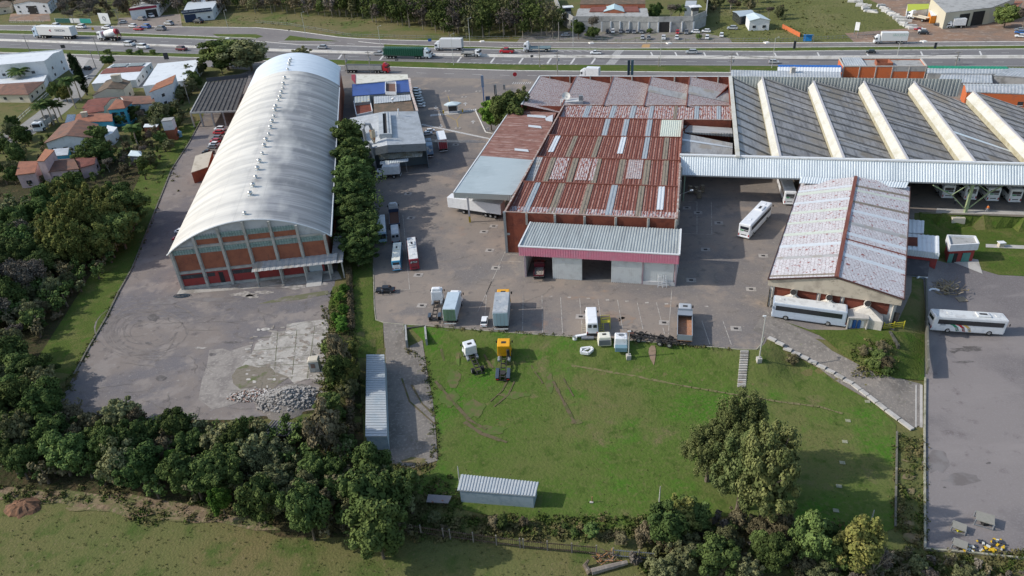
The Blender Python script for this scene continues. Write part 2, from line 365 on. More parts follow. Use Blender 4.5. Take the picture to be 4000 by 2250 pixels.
sheet('old_slab_floor',[(1120,1268),(1150,1262),(1278,1246),(1283,1300),(1275,1400),(1262,1440),(1266,1490),(1200,1478),(1150,1500),(1120,1470),(1060,1482),(1030,1440),(945,1430),(990,1370),(1000,1340),(1050,1330),(1062,1300),(1118,1292)],m_slab,.05)
sheet('slab_patch',[(818,1368),(870,1362),(900,1372),(940,1358),(985,1345),(975,1420),(985,1480),(950,1500),(1000,1548),(900,1585),(830,1600),(775,1560),(790,1480),(808,1430)],mk('worn_slab',(.26,.235,.21),.92,0,[(.4,(.19,.17,.155),.46,.6),(2,(.33,.30,.27),.52,.68)]),.045)
sheet('mossy_patch',[(905,1470),(925,1440),(960,1425),(1010,1436),(1050,1430),(1080,1455),(1130,1475),(1090,1500),(1060,1525),(990,1512),(940,1522),(912,1500)],mk('moss_patch',(.19,.165,.13),.95,0,[(.35,(.10,.12,.045),.54,.64),(2,(.14,.125,.09),.5,.66)]),.055)
sheet('hangar_apron',[(690,1150),(705,1128),(1320,1060),(1335,1090),(1200,1108),(950,1130)],m_slab,.035)
sheet('weed_patch',[(1110,1160),(1280,1135),(1284,1150),(1180,1170),(1000,1190)],mk('weedy_gravel',(.13,.13,.075),.95,0,[(.5,(.19,.17,.15),.5,.62)]),.045)
def blob(nm,items,mat,z):
 b=MB()
 for cx,cy,rx,ry in items:
  pts=[P(cx+rx*math.cos(t*.3927)*random.uniform(.55,1.15),cy+ry*math.sin(t*.3927)*random.uniform(.55,1.15)) for t in range(16)]
  b.poly([(p.x,p.y,gz(p.x,p.y)+z) for p in pts][::-1])
 return b.build(nm,mat,kind='structure')
random.seed(2)
blob('lime_spill',[(955,1150,55,12),(985,1158,30,8),(1030,1142,40,8),(1150,1120,60,12),(1250,1110,30,8),(1180,1545,60,16),(1230,1520,26,12),(960,1400,24,10),(780,1360,26,5)],mk('lime_dust',(.36,.33,.30),.95,0,[(1,(.22,.20,.18),.42,.56)]),.058)
blob('oil_stain',[(600,1242,22,16),(545,1255,14,5),(628,1478,26,12),(830,1385,16,8),(905,1338,40,5),(580,1340,14,5),(3780,1365,70,12),(3720,1375,22,7),(3770,1415,45,6),(3860,1810,12,5),(3690,1905,8,4)],mk('oily_asphalt',(.10,.09,.086),.9,0,[(.9,(.16,.145,.14),.46,.6)]),.056)
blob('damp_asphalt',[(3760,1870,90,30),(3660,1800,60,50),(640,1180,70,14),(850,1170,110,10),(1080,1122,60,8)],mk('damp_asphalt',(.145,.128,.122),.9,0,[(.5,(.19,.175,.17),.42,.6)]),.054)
blob('rust_stain',[(2360,1138,18,5),(2395,1245,50,14),(2300,1240,60,12),(2450,1250,40,20),(2620,1195,30,8),(2250,1165,70,8)],mk('rusty_paving',(.26,.19,.14),.95,0,[(.7,(.215,.185,.16),.42,.6)]),.045)
blob('muddy_track',[(1790,1400,16,30),(1932,1420,12,26),(1770,1480,30,40),(1850,1600,60,40),(1760,1560,40,40),(1900,1680,80,20),(2150,1500,20,40),(2010,1545,60,16),(3420,1500,30,10),(2250,1650,30,12)],mk('muddy_grass',(.12,.108,.048),1,0,[(.6,(.08,.122,.026),.42,.54)]),.11)
rs_=MB();random.seed(31)
for i in range(150):
 x,y=random.uniform(960,1275),random.uniform(1265,1560)
 if x<1285-(y-1265)*.02 and x>960+max(0,1330-y)*.8:
  a,b_=random.uniform(4,17),random.uniform(2,7);pts=[P(x+a*math.cos(t*1.0472)*random.uniform(.5,1.2),y+b_*math.sin(t*1.0472)*random.uniform(.5,1.2),.062+i*.0003) for t in range(6)];rs_.poly(pts[::-1],i % 3)
rs_.build('broken_slab_patches',[mk('pale_broken_slab',(.46,.43,.39),.95,0,[(1,(.3,.28,.25),.46,.62)]),mk('dusty_patch',(.27,.245,.215),.95),mk('brown_patch',(.20,.17,.14),.95,0,[(1,(.28,.25,.22),.5,.6)])],kind='structure')
ck=MB();random.seed(77)
for k in range(60):
 R_=random.choice([(450,1150,1250,1600),(450,1150,1250,1600),(1480,900,2900,1300)]);x,y=random.uniform(R_[0],R_[2]),random.uniform(R_[1],R_[3]);p=P(x,y);a=random.uniform(0,6.28)
 for j in range(random.randint(4,12)):
  a+=random.uniform(-.5,.5);q_=p+V((math.cos(a),math.sin(a)*.6,0))*random.uniform(.5,1.4);line3(ck,p,q_,random.uniform(.03,.07),.075+k*.0002);p=q_
ck.build('pavement_cracks',mk('crack_dirt',(.13,.115,.10),1,0,[(1,(.17,.16,.13),.45,.6)]),kind='structure')
jt=MB()
for a,c in (((1000,1430),(1265,1420)),((990,1370),(1278,1345)),((1085,1300),(1070,1480)),((1160,1290),(1140,1480)),((1230,1275),(1200,1480)),((1015,1320),(1280,1300))):line3(jt,P0(*a),P0(*c),.12,.06)
jt.build('slab_joints',mk('joint_dirt',(.12,.12,.07),1),kind='structure')

tr=MB()
random.seed(4)
for k in range(26):
 cx,cy=585+random.uniform(-25,25),1290+random.uniform(-12,14);rx,ry=random.uniform(80,195),0;ry=rx*random.uniform(.5,.6);a0,a1=random.uniform(0,4),random.uniform(1.2,3.2)
 pts=[P0(cx+rx*math.cos(a0+a1*i/14),cy+ry*math.sin(a0+a1*i/14)) for i in range(15)]
 for p,q in zip(pts,pts[1:]):line3(tr,p,q,random.uniform(.1,.34),.03+k*.0006)
tr.build('tyre_marks',mk('rubber_scuff',(.145,.127,.118),.95,0,[(.8,(.19,.167,.152),.42,.56)]),kind='structure')
sheet('mound_grass',[(3062,1258),(3160,1290),(3290,1292),(3400,1282),(3470,1285),(3500,1300),(3611,1310),(3611,1488),(3497,1481),(3373,1440),(3290,1386),(3199,1312)],g_yardlawn,.16,cell=2)
X_=lambda x,y:C(1,1,x,y)
m_st=mk('street_paving',(.25,.24,.225),.9,0,[(.1,(.20,.195,.185),.45,.62),(1,(.29,.28,.26),.5,.7)])
sheet('residential_street',[X_(840,560),X_(640,820),X_(500,940),X_(330,1080),X_(180,1190),X_(-60,1330),X_(-60,1420),X_(120,1360),X_(330,1260),X_(500,1150),X_(640,1040),X_(790,900),X_(850,780),X_(960,640),X_(1000,575)],m_st,.034)
sheet('forecourt',[X_(600,520),X_(960,560),X_(940,600),X_(840,700),X_(680,700),X_(650,660)],mk('pale_forecourt',(.38,.36,.34),.9,0,[(.3,(.3,.285,.27),.5,.65)]),.02)
sheet('shop_lane',[X_(1440,600),X_(1480,600),X_(1350,830),X_(1280,830)],m_st,.018)
sheet('garage_forecourt',[X_(1100,262),X_(1120,170),X_(1480,150),X_(1700,130),X_(1720,260),X_(1400,275)],mk('dirt_forecourt',(.20,.17,.145),.95,0,[(.3,(.26,.2,.17),.5,.65)]),.014)
sheet('warehouse_forecourt',[X_(100,130),X_(460,110),X_(480,200),X_(80,200)],m_dirt,.014)
rt=MB()
def rut(pts,w):
 pts=[P(*p) for p in pts]
 for p,q in zip(pts,pts[1:]):
  n=4
  for i in range(n):line3(rt,lerp(p,q,i/n),lerp(p,q,(i+1.02)/n),w*random.uniform(.6,1.2),.14)
for pts,w in (([(2075,1430),(2115,1490),(2120,1500)],.3),([(2160,1490),(2190,1550),(2245,1655)],.5),([(2200,1480),(2240,1550)],.25),([(1723,1365),(1738,1420)],.5),([(1890,1385),(1925,1440)],.5),([(1985,1485),(1960,1530),(1915,1570)],.3),([(2010,1490),(1985,1545),(1930,1590)],.3),([(1700,1490),(1760,1560),(1830,1640),(1900,1680)],.6),([(1570,1480),(1600,1570),(1700,1660)],.35),([(1608,1505),(1650,1580),(1700,1625)],.35),([(1815,1650),(1880,1695),(1980,1730)],.7)):
 rut(pts,w)
rt.build('wheel_ruts',mk('rut_mud',(.12,.095,.055),1,0,[(.8,(.08,.09,.03),.48,.6)]),kind='structure')
pt=MB()
pth=[(2220,1428),(2300,1440),(2500,1475),(2700,1515),(2900,1548),(3050,1572),(3200,1590),(3290,1618)]
for p,q in zip(pth,pth[1:]):
 for i in range(6):line3(pt,lerp(P(*p),P(*q),i/6),lerp(P(*p),P(*q),(i+1.1)/6),random.uniform(.25,.55),.13)
pt.build('trodden_path',mk('trodden_grass',(.17,.145,.075),1,0,[(1.2,(.10,.115,.035),.45,.6)]),kind='structure')
sheet('bare_earth_patch',[(2535,1362),(2545,1351),(2558,1353),(2562,1372),(2560,1400),(2554,1430),(2540,1405),(2533,1380)],mk('bare_soil',(.24,.17,.12),1,0,[(1,(.17,.13,.08),.48,.6)]),.14,cell=1)
soil=mk('bare_soil',(.24,.17,.12))
sheet('creek_bank_soil',[(-60,1900),(60,1905),(150,1925),(260,1915),(400,1935),(480,1925),(600,1950),(760,1975),(900,2015),(1000,2030),(1100,2070),(1000,2075),(850,2040),(760,2045),(620,2005),(520,2030),(430,2000),(330,1995),(230,1965),(120,1975),(40,1950),(-60,1960)],mk('creek_soil',(.17,.12,.075),1,0,[(.3,(.112,.12,.043),.42,.54),(1.2,(.23,.17,.11),.52,.62)],bump=(2,.6,.3)),.1,cell=2)
ss=MB()
for i,(cx,cy,rx,ry) in enumerate([(380,1960,120,14),(560,1995,110,16),(300,1990,60,10),(120,1925,60,12),(700,2030,90,10),(3550,1800,28,12),(3545,1865,34,14),(3560,1920,20,14),(3550,2050,30,20),(3560,2100,36,24),(1620,1800,60,14)]):
 pts=[P(cx+rx*math.cos(t*.628)*random.uniform(.6,1.1),cy+ry*math.sin(t*.628)*random.uniform(.6,1.1)) for t in range(10)]
 ss.poly([(p.x,p.y,gz(p.x,p.y)+.12) for p in pts][::-1])
ss.build('worn_soil_patches',mk('dry_soil_grass',(.20,.155,.09),1,0,[(.7,(.12,.115,.045),.42,.58)]),kind='structure')

def path_kerb(name,pts,w,h,mat=m_kerb,lab=None):
 b=MB();ps=[P(*p) for p in pts]
 for p,q in zip(ps,ps[1:]):
  n=max(1,int((q-p).length/4))
  for i in range(n):
   a,c=lerp(p,q,i/n),lerp(p,q,(i+1)/n);a.z=gz(a.x,a.y)+h/2;c.z=gz(c.x,c.y)+h/2;b.bar(a,c,w,h)
 return b.build(name,mat,kind='structure')
m_mk=mk('mossy_kerb',(.34,.32,.25),.95,0,[(.8,(.20,.20,.13),.48,.62)])
path_kerb('yard_kerb',[(1575,1268),(1660,1273),(2000,1301),(2300,1320),(2600,1341),(2890,1366),(2955,1366),(2978,1340),(2986,1318)],.15,.12,m_mk)
path_kerb('grass_strip_kerb',[(1458,1030),(1462,1200),(1468,1250),(1500,1261),(1575,1268),(1577,1290)],.15,.12,m_mk)
path_kerb('hangar_yard_kerb',[(787,468),(739,558),(671,662),(613,807),(518,1047),(464,1142),(414,1245),(352,1350),(290,1464)],.3,.22,mk('dark_kerb',(.13,.125,.10),.95,0,[(1,(.25,.23,.2),.55,.7)]))
path_kerb('lower_yard_kerb',[(3613,1480),(3610,1700),(3611,1950),(3612,2148),(3760,2160),(4020,2188),(4500,2240)],.26,.35,mk('mossy_kerb',(.34,.32,.25)))
path_kerb('field_edge_kerb',[(3503,1690),(3500,1850),(3496,2060)],.25,.35,mk('dark_kerb',(.1,.1,.1)))
path_kerb('drain_kerb',[(3578,1505),(3577,1670)],.2,.12,m_conc)
path_kerb('drain_kerb',[(3598,1505),(3598,1670)],.4,.12,m_conc)
path_kerb('garden_kerb',[(1858,435),(1868,455),(1880,480),(1897,517),(1925,523)],.3,.2,m_kerb)

rs=MB();eds=[P(*p) for p in [(3000,1322),(3060,1362),(3125,1394),(3190,1428),(3260,1465),(3330,1505),(3390,1550),(3460,1605),(3565,1683)]]
for i,(p,q) in enumerate(zip(eds,eds[1:])):
 for k in range(2):
  a,c=lerp(p,q,k/2+.02),lerp(p,q,(k+1)/2-.02);zz=max(gz(a.x,a.y),gz(c.x,c.y))+.22;a.z=c.z=zz;rs.bar(a,c,.75,.3)
tag(rs.build('ramp_edging',m_conc),'stepped concrete edging slabs running down beside the curved ramp','edging')

m_brick=mk('orange_brick',(.31,.115,.068),.9,0,[(.6,(.23,.085,.055),.45,.65),(4,(.38,.13,.07),.55,.75),(.8,(.16,.07,.05),.62,.8,(1,1,.3))],bump=(6,.2,.03),spec=.2)
m_brick2=mk('red_painted_wall',(.30,.05,.045),.85,0,[(.8,(.22,.05,.045),.5,.7),(2,(.34,.12,.10),.62,.78)],spec=.25)
m_dbrick=mk('dark_red_brick',(.17,.050,.032),.9,0,[(.5,(.11,.035,.026),.45,.65),(3,(.21,.075,.05),.55,.75)],spec=.2)
m_cpost=mk('weathered_concrete',(.40,.385,.35),.9,0,[(.7,(.26,.25,.22),.48,.68),(3,(.47,.45,.42),.55,.7),(.9,(.15,.145,.12),.64,.78,(1,1,.4))],spec=.2)
m_cwall=mk('stained_plaster',(.47,.47,.47),.9,0,[(.35,(.33,.33,.33),.48,.68),(1.5,(.22,.22,.21),.62,.78,(1,1,.4))],spec=.2)
m_glassp=mk('pale_window_glass',(.27,.36,.33),.35,0,[(1.5,(.17,.24,.22),.5,.62),(6,(.36,.45,.42),.55,.7)],spec=.5)
m_glassd=mk('dark_glass',(.035,.04,.045),.15,0,[(1.5,(.08,.09,.1),.55,.7)],spec=.5)
m_dark=mk('dark_opening',(.03,.028,.028),.9,0,[(2,(.05,.045,.04),.5,.7)])
def vaultmat():
 m=bpy.data.materials.new('stained_vault_roof');m.use_nodes=True;nt=m.node_tree;N=nt.nodes;L=nt.links;b=N['Principled BSDF'];b.inputs['Roughness'].default_value=.45
 tc=N.new('ShaderNodeTexCoord');sx=N.new('ShaderNodeSeparateXYZ');L.new(tc.outputs['UV'],sx.inputs[0])
 def noise(sc_,st,det=5):
  mp=N.new('ShaderNodeMapping');mp.inputs['Scale'].default_value=st;L.new(tc.outputs['UV'],mp.inputs[0]);n=N.new('ShaderNodeTexNoise');n.inputs['Scale'].default_value=sc_;n.inputs['Detail'].default_value=det;L.new(mp.outputs[0],n.inputs['Vector']);return n.outputs[0]
 def rng(o,a,c,lo=0.,hi=1.):
  r=N.new('ShaderNodeMapRange');r.inputs[1].default_value=a;r.inputs[2].default_value=c;r.inputs[3].default_value=lo;r.inputs[4].default_value=hi;L.new(o,r.inputs[0]);return r.outputs[0]
 def mth(op,a,c):
  q=N.new('ShaderNodeMath');q.operation=op;q.use_clamp=op=='MINIMUM';L.new(a,q.inputs[0])
  if isinstance(c,float):q.inputs[1].default_value=c
  else:L.new(c,q.inputs[1])
  return q.outputs[0]
 def mix(f,a,c):
  q=N.new('ShaderNodeMixRGB');L.new(f,q.inputs[0])
  for k,v in ((1,a),(2,c)):
   if isinstance(v,tuple):q.inputs[k].default_value=(*v,1)
   else:L.new(v,q.inputs[k])
  return q.outputs[0]
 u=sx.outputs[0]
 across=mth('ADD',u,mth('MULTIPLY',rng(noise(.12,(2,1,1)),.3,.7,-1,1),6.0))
 right_dark=rng(across,15.5,25.)  # roof colour turns darker towards its right side, with a noisy edge
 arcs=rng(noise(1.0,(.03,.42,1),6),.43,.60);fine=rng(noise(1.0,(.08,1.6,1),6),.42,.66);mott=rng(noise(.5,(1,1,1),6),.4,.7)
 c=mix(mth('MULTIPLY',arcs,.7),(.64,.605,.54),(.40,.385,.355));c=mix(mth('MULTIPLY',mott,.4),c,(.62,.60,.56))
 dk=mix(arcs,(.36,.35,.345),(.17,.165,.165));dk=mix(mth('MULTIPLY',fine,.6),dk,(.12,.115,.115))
 c=mix(right_dark,c,dk);c=mix(mth('MULTIPLY',mth('MULTIPLY',fine,arcs),.35),c,(.30,.29,.28))
 ln=mth('FRACT',mth('MULTIPLY',sx.outputs[1],.34),0.);c=mix(rng(ln,.97,.975,0,.35),c,(.3,.29,.27))
 ln=mth('FRACT',mth('MULTIPLY',u,.2),0.);c=mix(rng(ln,.975,.98,0,.3),c,(.3,.29,.27))
 L.new(c,b.inputs['Base Color']);return m
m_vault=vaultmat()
m_vnew=mk('new_metal_sheet',(.62,.68,.74),.4,.1,[(.3,(.52,.58,.65),.45,.65,(.4,2,.4)),(3,(.7,.76,.82),.5,.7,(.2,1,.2))],spec=.5)
m_rust=mk('rusty_roof',(.175,.066,.050),.75,.1,[(.25,(.15,.047,.034),.45,.65,(3,.3,1),1),(1.6,(.27,.11,.075),.52,.66,(2.2,.12,1),1),(2.2,(.46,.31,.24),.66,.72,(1.6,.05,1),1)],spec=.25)
m_rustw=mk('flaking_white_roof',(.44,.41,.41),.7,.05,[(1.2,(.23,.075,.055),.49,.54,(2.5,.5,1),1),(4,(.30,.14,.11),.56,.6,(1.5,.5,1),1)],spec=.3)
m_rustp=mk('peeling_roof',(.42,.385,.38),.7,.05,[(.8,(.31,.28,.28),.5,.62,(.4,3,1),1),(2.0,(.22,.085,.065),.52,.58,(.5,2.4,1),1),(6,(.28,.20,.18),.55,.62,(.6,3,1),1)],spec=.3)
m_brickroof=None
m_patch=mk('galvanised_patch',(.33,.365,.385),.5,.2,[(1.5,(.24,.26,.275),.5,.7,(1,.2,1),1)],spec=.5)
m_patchw=mk('new_white_sheet',(.58,.61,.63),.45,.1,[(2,(.48,.51,.53),.5,.7)],spec=.5)
m_patchg=mk('mossy_clear_sheet',(.21,.175,.135),.7,0,[(1.5,(.11,.10,.075),.5,.66,(1,.3,1),1),(5,(.24,.22,.16),.55,.7,(3,.2,1),1)],spec=.3)
m_pale=mk('pale_green_sheet',(.50,.54,.47),.6,0,[(2,(.36,.36,.3),.55,.7),(1,(.3,.2,.15),.66,.76,(2,.3,1),1)],spec=.3)
m_fib=mk('fibre_cement_roof',(.275,.275,.28),.85,0,[(.35,(.155,.155,.16),.45,.62,(.25,2.2,1),1),(1.6,(.28,.28,.285),.52,.68,(.2,2.4,1),1),(.12,(.25,.235,.21),.5,.62,(1,1,1),1),(6,(.12,.12,.12),.56,.72,(.2,1.5,1),1)],spec=.2)
m_fibl=mk('pale_fibre_cement',(.36,.36,.355),.8,0,[(.4,(.26,.26,.26),.46,.62,(.3,2,1),1),(2,(.44,.44,.44),.54,.7,(.2,2,1),1),(.2,(.31,.28,.24),.52,.64,(1,1,1),1)],spec=.25)
m_fib2=mk('streaked_fibre_roof',(.30,.30,.30),.85,0,[(.3,(.17,.17,.175),.45,.6,(.22,2.6,1),1),(1.3,(.32,.32,.33),.54,.68,(.18,2.2,1),1),(.1,(.23,.205,.17),.5,.62,(1,1,1),1),(5,(.12,.12,.12),.58,.72,(.2,1.5,1),1)],spec=.2)
m_fibd=mk('mouldy_roof_strip',(.115,.115,.11),.9,0,[(1,(.07,.07,.065),.48,.64,(.5,2,1),1)],spec=.2)
m_cream=mk('cream_skylight',(.52,.51,.46),.6,0,[(.35,(.44,.42,.34),.46,.66,(1,.6,1)),(2,(.56,.55,.50),.52,.68)],spec=.4)
m_creamd=mk('mouldy_cream_wall',(.44,.41,.30),.8,0,[(.6,(.34,.30,.19),.46,.66),(3,(.22,.19,.13),.58,.7)],spec=.2)
m_wcorr=mk('white_corrugated',(.62,.67,.69),.45,.15,[(.12,(.50,.555,.585),.44,.62,(1,.3,1),1),(2.5,(.70,.74,.76),.5,.7,(1.5,.1,1),1)],spec=.5)
m_gcorr=mk('grey_corrugated',(.40,.43,.42),.5,.2,[(.3,(.32,.34,.335),.46,.64,(2,.4,1),1),(3,(.48,.51,.5),.55,.7,(1.5,.12,1),1)],spec=.45)
m_dcorr=mk('door_sheet',(.66,.68,.67),.5,.2,[(.7,(.56,.57,.56),.48,.66),(1.5,(.50,.44,.38),.64,.76)],spec=.45)
m_pink=mk('faded_pink_sheet',(.66,.24,.32),.6,.05,[(.7,(.60,.28,.35),.48,.66),(2,(.72,.32,.40),.54,.7)],spec=.35)
m_bluegrey=mk('blue_grey_roof',(.38,.44,.455),.5,.1,[(.12,(.33,.385,.40),.46,.62),(.8,(.44,.49,.505),.54,.7,(.3,2,1)),(1.8,(.16,.11,.095),.70,.73,(.25,1.6,1))],spec=.45)
m_steel=mk('grey_steel',(.30,.32,.34),.5,.5,[(3,(.22,.22,.22),.55,.75)])
m_gutter=mk('white_gutter',(.66,.67,.67),.5,.1,[(1,(.5,.5,.49),.55,.75)])
m_floor=mk('shop_floor',(.16,.15,.14),.8,0,[(1,(.10,.095,.09),.5,.7)])
def wallq(b,p,q,z0,z1,mi=0,flip=False):
 a=[(p[0],p[1],z0),(q[0],q[1],z0),(q[0],q[1],z1),(p[0],p[1],z1)]
 b.poly(a[::-1] if flip else a,mi)
def wboxw(b,p,q,z0,z1,t=.25,mi=0):
 b.bar(V((p[0],p[1],(z0+z1)/2)),V((q[0],q[1],(z0+z1)/2)),t,z1-z0,mi)

def hangar():
 fl,fr=P(718,1128),P(1299,1064)
 ze=9.3
 A0,A1=P(652,998,8.6),P(1293,922,8.6)
 B0,B1=P(1001,272,8.6),P(1331,262,8.6)
 m=(A0+A1)/2;lo,hi=0,14
 for _ in range(30):
  r=(lo+hi)/2
  if proj((m.x,m.y,8.6+r))[1]>861:lo=r
  else:hi=r
 rise=r
 t=thing('arched_warehouse','huge warehouse with a stained white barrel vaulted roof and brick gable front','warehouse',m.xy.to_3d())
 def arc(a,b,u,rs=rise):
  p=lerp(a,b,u);return V((p.x,p.y,8.6+rs*(1-(2*u-1) ** 2) ** .92))
 n,nl=40,60
 b=MB();d=MB();nw=MB()
 for j in range(nl):
  for i in range(n):
   v0,v1=j/nl,(j+1)/nl
   a0,a1,c0,c1=lerp(A0,B0,v0),lerp(A1,B1,v0),lerp(A0,B0,v1),lerp(A1,B1,v1)
   u0,u1=i/n,(i+1)/n
   q=[arc(a0,a1,u0),arc(a0,a1,u1),arc(c0,c1,u1),arc(c0,c1,u0)]
   k=nw if v0>.80 else b
   k.poly(q,0,[(x_*34,y_*95) for x_,y_ in ((u0,v0),(u1,v0),(u1,v1),(u0,v1))])
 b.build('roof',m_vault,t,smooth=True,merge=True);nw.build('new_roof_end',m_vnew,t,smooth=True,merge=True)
 e=MB();e.tube([arc(A0,A1,i/40) for i in range(41)],.16,6);e.tube([A1,lerp(A1,B1,.8)],.2,6);e.build('gutter',m_gutter,t)
 dv=(fr-fl); L=dv.length; dv.normalize(); nv=V((dv.y,-dv.x,0))
 def top(u):
  x=fl+dv*L*u;uu=(x-A0).dot((A1-A0).normalized())/(A1-A0).length
  return arc(A0,A1,max(.02,min(.98,uu))).z-.12
 def at(u,z,o=0):p=fl+dv*L*u+nv*o;return V((p.x,p.y,z))
 b=MB()
 for i in range(48):
  u0,u1=i/48,(i+1)/48;b.poly([at(u0,0),at(u1,0),at(u1,top(u1)),at(u0,top(u0))])
 b.build('gable_wall',m_cwall,t)
 side=MB()
 bl,br=lerp(fl,B0.xy.to_3d(),.96),lerp(fr,B1.xy.to_3d(),.96)
 side.poly([fl,V((fl.x,fl.y,8.9)),V((bl.x,bl.y,8.9)),bl]);side.poly([fr,br,V((br.x,br.y,8.9)),V((fr.x,fr.y,8.9))])
 side.build('side_wall',m_brick,t)
 def zr(y2,u=.17):x=C(2,1,*(1975,1370));return hg(818,1117,y2)
 zb=[hg(818,1117,780+y/3.019) for y in (858,840,665,635,598,545,500,470)]
 z_l0,z_belt0,z_belt1=.7,hg(818,1117,1062),hg(818,1117,1067-12)
 zb1=hg(818,1117,1060);zb2=hg(818,1117,1000);zb3=hg(818,1117,989-0)
 bk,br2,gl,ly=MB(),MB(),MB(),MB()
 z1a,z1b=2.3,3.2
 zlow,zpan0,zpan1,zw1,zp2,zp3,zw2=3.5,4.2,8.0,9.2,9.9,11.1,12.3
 us=[i/6 for i in range(7)]
 posts=[]
 for i in range(6):
  u0,u1=us[i]+.012,us[i+1]-.012
  def pan(B,z0,z1,o,ua=u0,ub=u1):
   z1a_=min(z1,top(ua)-.3,top(ub)-.3)
   if z1a_>z0+.1:B.poly([at(ua,z0,o),at(ub,z0,o),at(ub,z1a_,o),at(ua,z1a_,o)])
  pan(ly,.6,zlow,.06);pan(bk,zpan0,zpan1,.06)
  gm=MB();pan(gm,zpan1+.1,zw1,.1)
  if gm.f:gm.build('window',m_glassp,t)
  if 0<i<5:
   pan(bk,zp2,zp3,.06);gm=MB();pan(gm,zp3+.1,zw2,.1);gm.build('window',m_glassp,t)
  if i in (0,1,2):gm=MB();pan(gm,z1a,z1b,.09,u0+.002,u1-(.0 if i != 1 else .09));gm.build('window',m_glassd,t)
  for zz0,zz1,ok in ((zpan1+.1,zw1,1),(zp3+.1,zw2,0<i<5)):
   if not ok:continue
   mu=MB()
   for k in range(9):uu=u0+(u1-u0)*k/8;mu.bar(at(uu,zz0,.14),at(uu,min(zz1,top(uu)-.3),.14),.09)
   mu.bar(at(u0,(zz0+zz1)/2,.14),at(u1,(zz0+zz1)/2,.14),.07)
   mu.build('mullions',mk('green_window_frame',(.20,.27,.25),.7),t)
 ly.build('lower_wall_panels',m_brick2,t);bk.build('brick_panels',m_brick,t)
 for u in us:
  pb=MB();pb.bar(at(u,0,.28),at(u,top(u)-.1,.28),.55,.5);pb.build('concrete_post',m_cpost,t)
 bm_=MB();bm_.bar(at(0,(zlow+zpan0)/2,.12),at(1,(zlow+zpan0)/2,.12),.25,.55)
 for z in (zw1+.35,):bm_.bar(at(.02,z,.12),at(.98,z,.12),.2,.5)
 bm_.bar(at(0,.3,.12),at(1,.3,.12),.25,.55);bm_.build('concrete_beams',m_cpost,t)
 dr=MB();dr.poly([at(.255,.5,.12),at(.285,.5,.12),at(.285,3.1,.12),at(.255,3.1,.12)]);dr.build('door',m_dark,t)
 c=MB();z2,z1_=4.6,3.9
 c.ribbed(at(.50,z1_,3.2),at(1.06,z1_,3.2),at(1.06,z2,.1),at(.50,z2,.1),1.2,.06)
 c.ribbed(at(1.02,z1_,3.2),at(1.10,z1_,3.2),at(1.10,z2+.5,-7),at(1.02,z2+.5,-7),1.2,.06)
 c.build('canopy',m_fibl,t)
 for u in (.52,.68,.84,1.0,1.09):q=MB();q.bar(at(u,0,2.9),at(u,3.9,2.9),.25);q.build('canopy_post',m_cpost,t)
 q=MB();q.poly([at(.85,.2,.15),at(.94,.2,.15),at(.94,3.3,.15),at(.85,3.3,.15)]);q.build('sliding_door',plain('pale_door',(.45,.5,.53)),t)
 q=MB();q.poly([at(.955,.2,.15),at(.995,.2,.15),at(.995,3.3,.15),at(.955,3.3,.15)]);q.build('door',m_dark,t)
 rp=MB();rp.slab([at(.84,.9,.3),at(.94,.9,.3),at(.94,.05,5.2),at(.84,.05,5.2)],.3);tag(rp.build('loading_ramp',m_conc),'short concrete loading ramp at the right door of the arched warehouse','ramp')
 tv=thing('roof_ventilator','x','ventilator',world=False)
 q=MB();n_=12
 prof=[(.28,0),(.28,.35),(.55,.5),(.62,.75),(.5,1.0),(.2,1.12)]
 for (r0,h0),(r1,h1) in zip(prof,prof[1:]):
  for k in range(n_):
   a0,a1=k*2*math.pi/n_,(k+1)*2*math.pi/n_
   q.poly([(r0*math.cos(a0),r0*math.sin(a0),h0),(r0*math.cos(a1),r0*math.sin(a1),h0),(r1*math.cos(a1),r1*math.sin(a1),h1),(r1*math.cos(a0),r1*math.sin(a0),h1)])
 q.build('turbine',mk('shiny_aluminium',(.6,.6,.58),.3,.8),tv,smooth=True,merge=True)
 q=MB();q.box((0,0,.05),(1.1,1.1,.2));q.build('base',m_patchw,tv)
 base=[(1137,228),(1133,237),(1130,250),(1125,268),(1113,303),(1108,326),(1106,342),(1100,360),(1095,378),(1087,390),(1078,415),(1075,428),(1071,452),(1064,474),(1058,497),(1051,522),(1041,546),(1034,569),(1026,598),(1015,630),(1007,658),(1000,690),(990,724),(979,757),(957,832)]
 for k,(px,py) in enumerate(base):
  best=None
  for zz in [8.6+rise*s/60 for s in range(20,62)]:
   v=P0(px,py+6,zz)
   lo,hi=0.,1.
   for _ in range(24):
    mm=(lo+hi)/2;a0,a1=lerp(A0,B0,mm),lerp(A1,B1,mm);dd=(a1-a0)
    if dd.x*(v.y-a0.y)-dd.y*(v.x-a0.x)>0:lo=mm
    else:hi=mm
   u=(v-a0).dot(dd)/dd.dot(dd)
   if not 0<u<1:continue
   e_=abs(arc(a0,a1,u).z-zz)
   if best is None or e_<best[0]:best=(e_,v)
  o=tv if k==0 else dup(tv,(0,0,0))
  o.location=best[1];s_=.95 if k % 3 else .7;o.scale=(s_,s_,s_);o['group']='ventilators along the vaulted roof'
  o['label']=['round silver turbine ventilator near the top of the arched white roof',][0] if k not in (0,len(base)-1) else ('farthest silver ventilator on the bluish end of the arched roof' if k==0 else 'nearest silver ventilator just above the brick gable of the arched roof')
hangar()

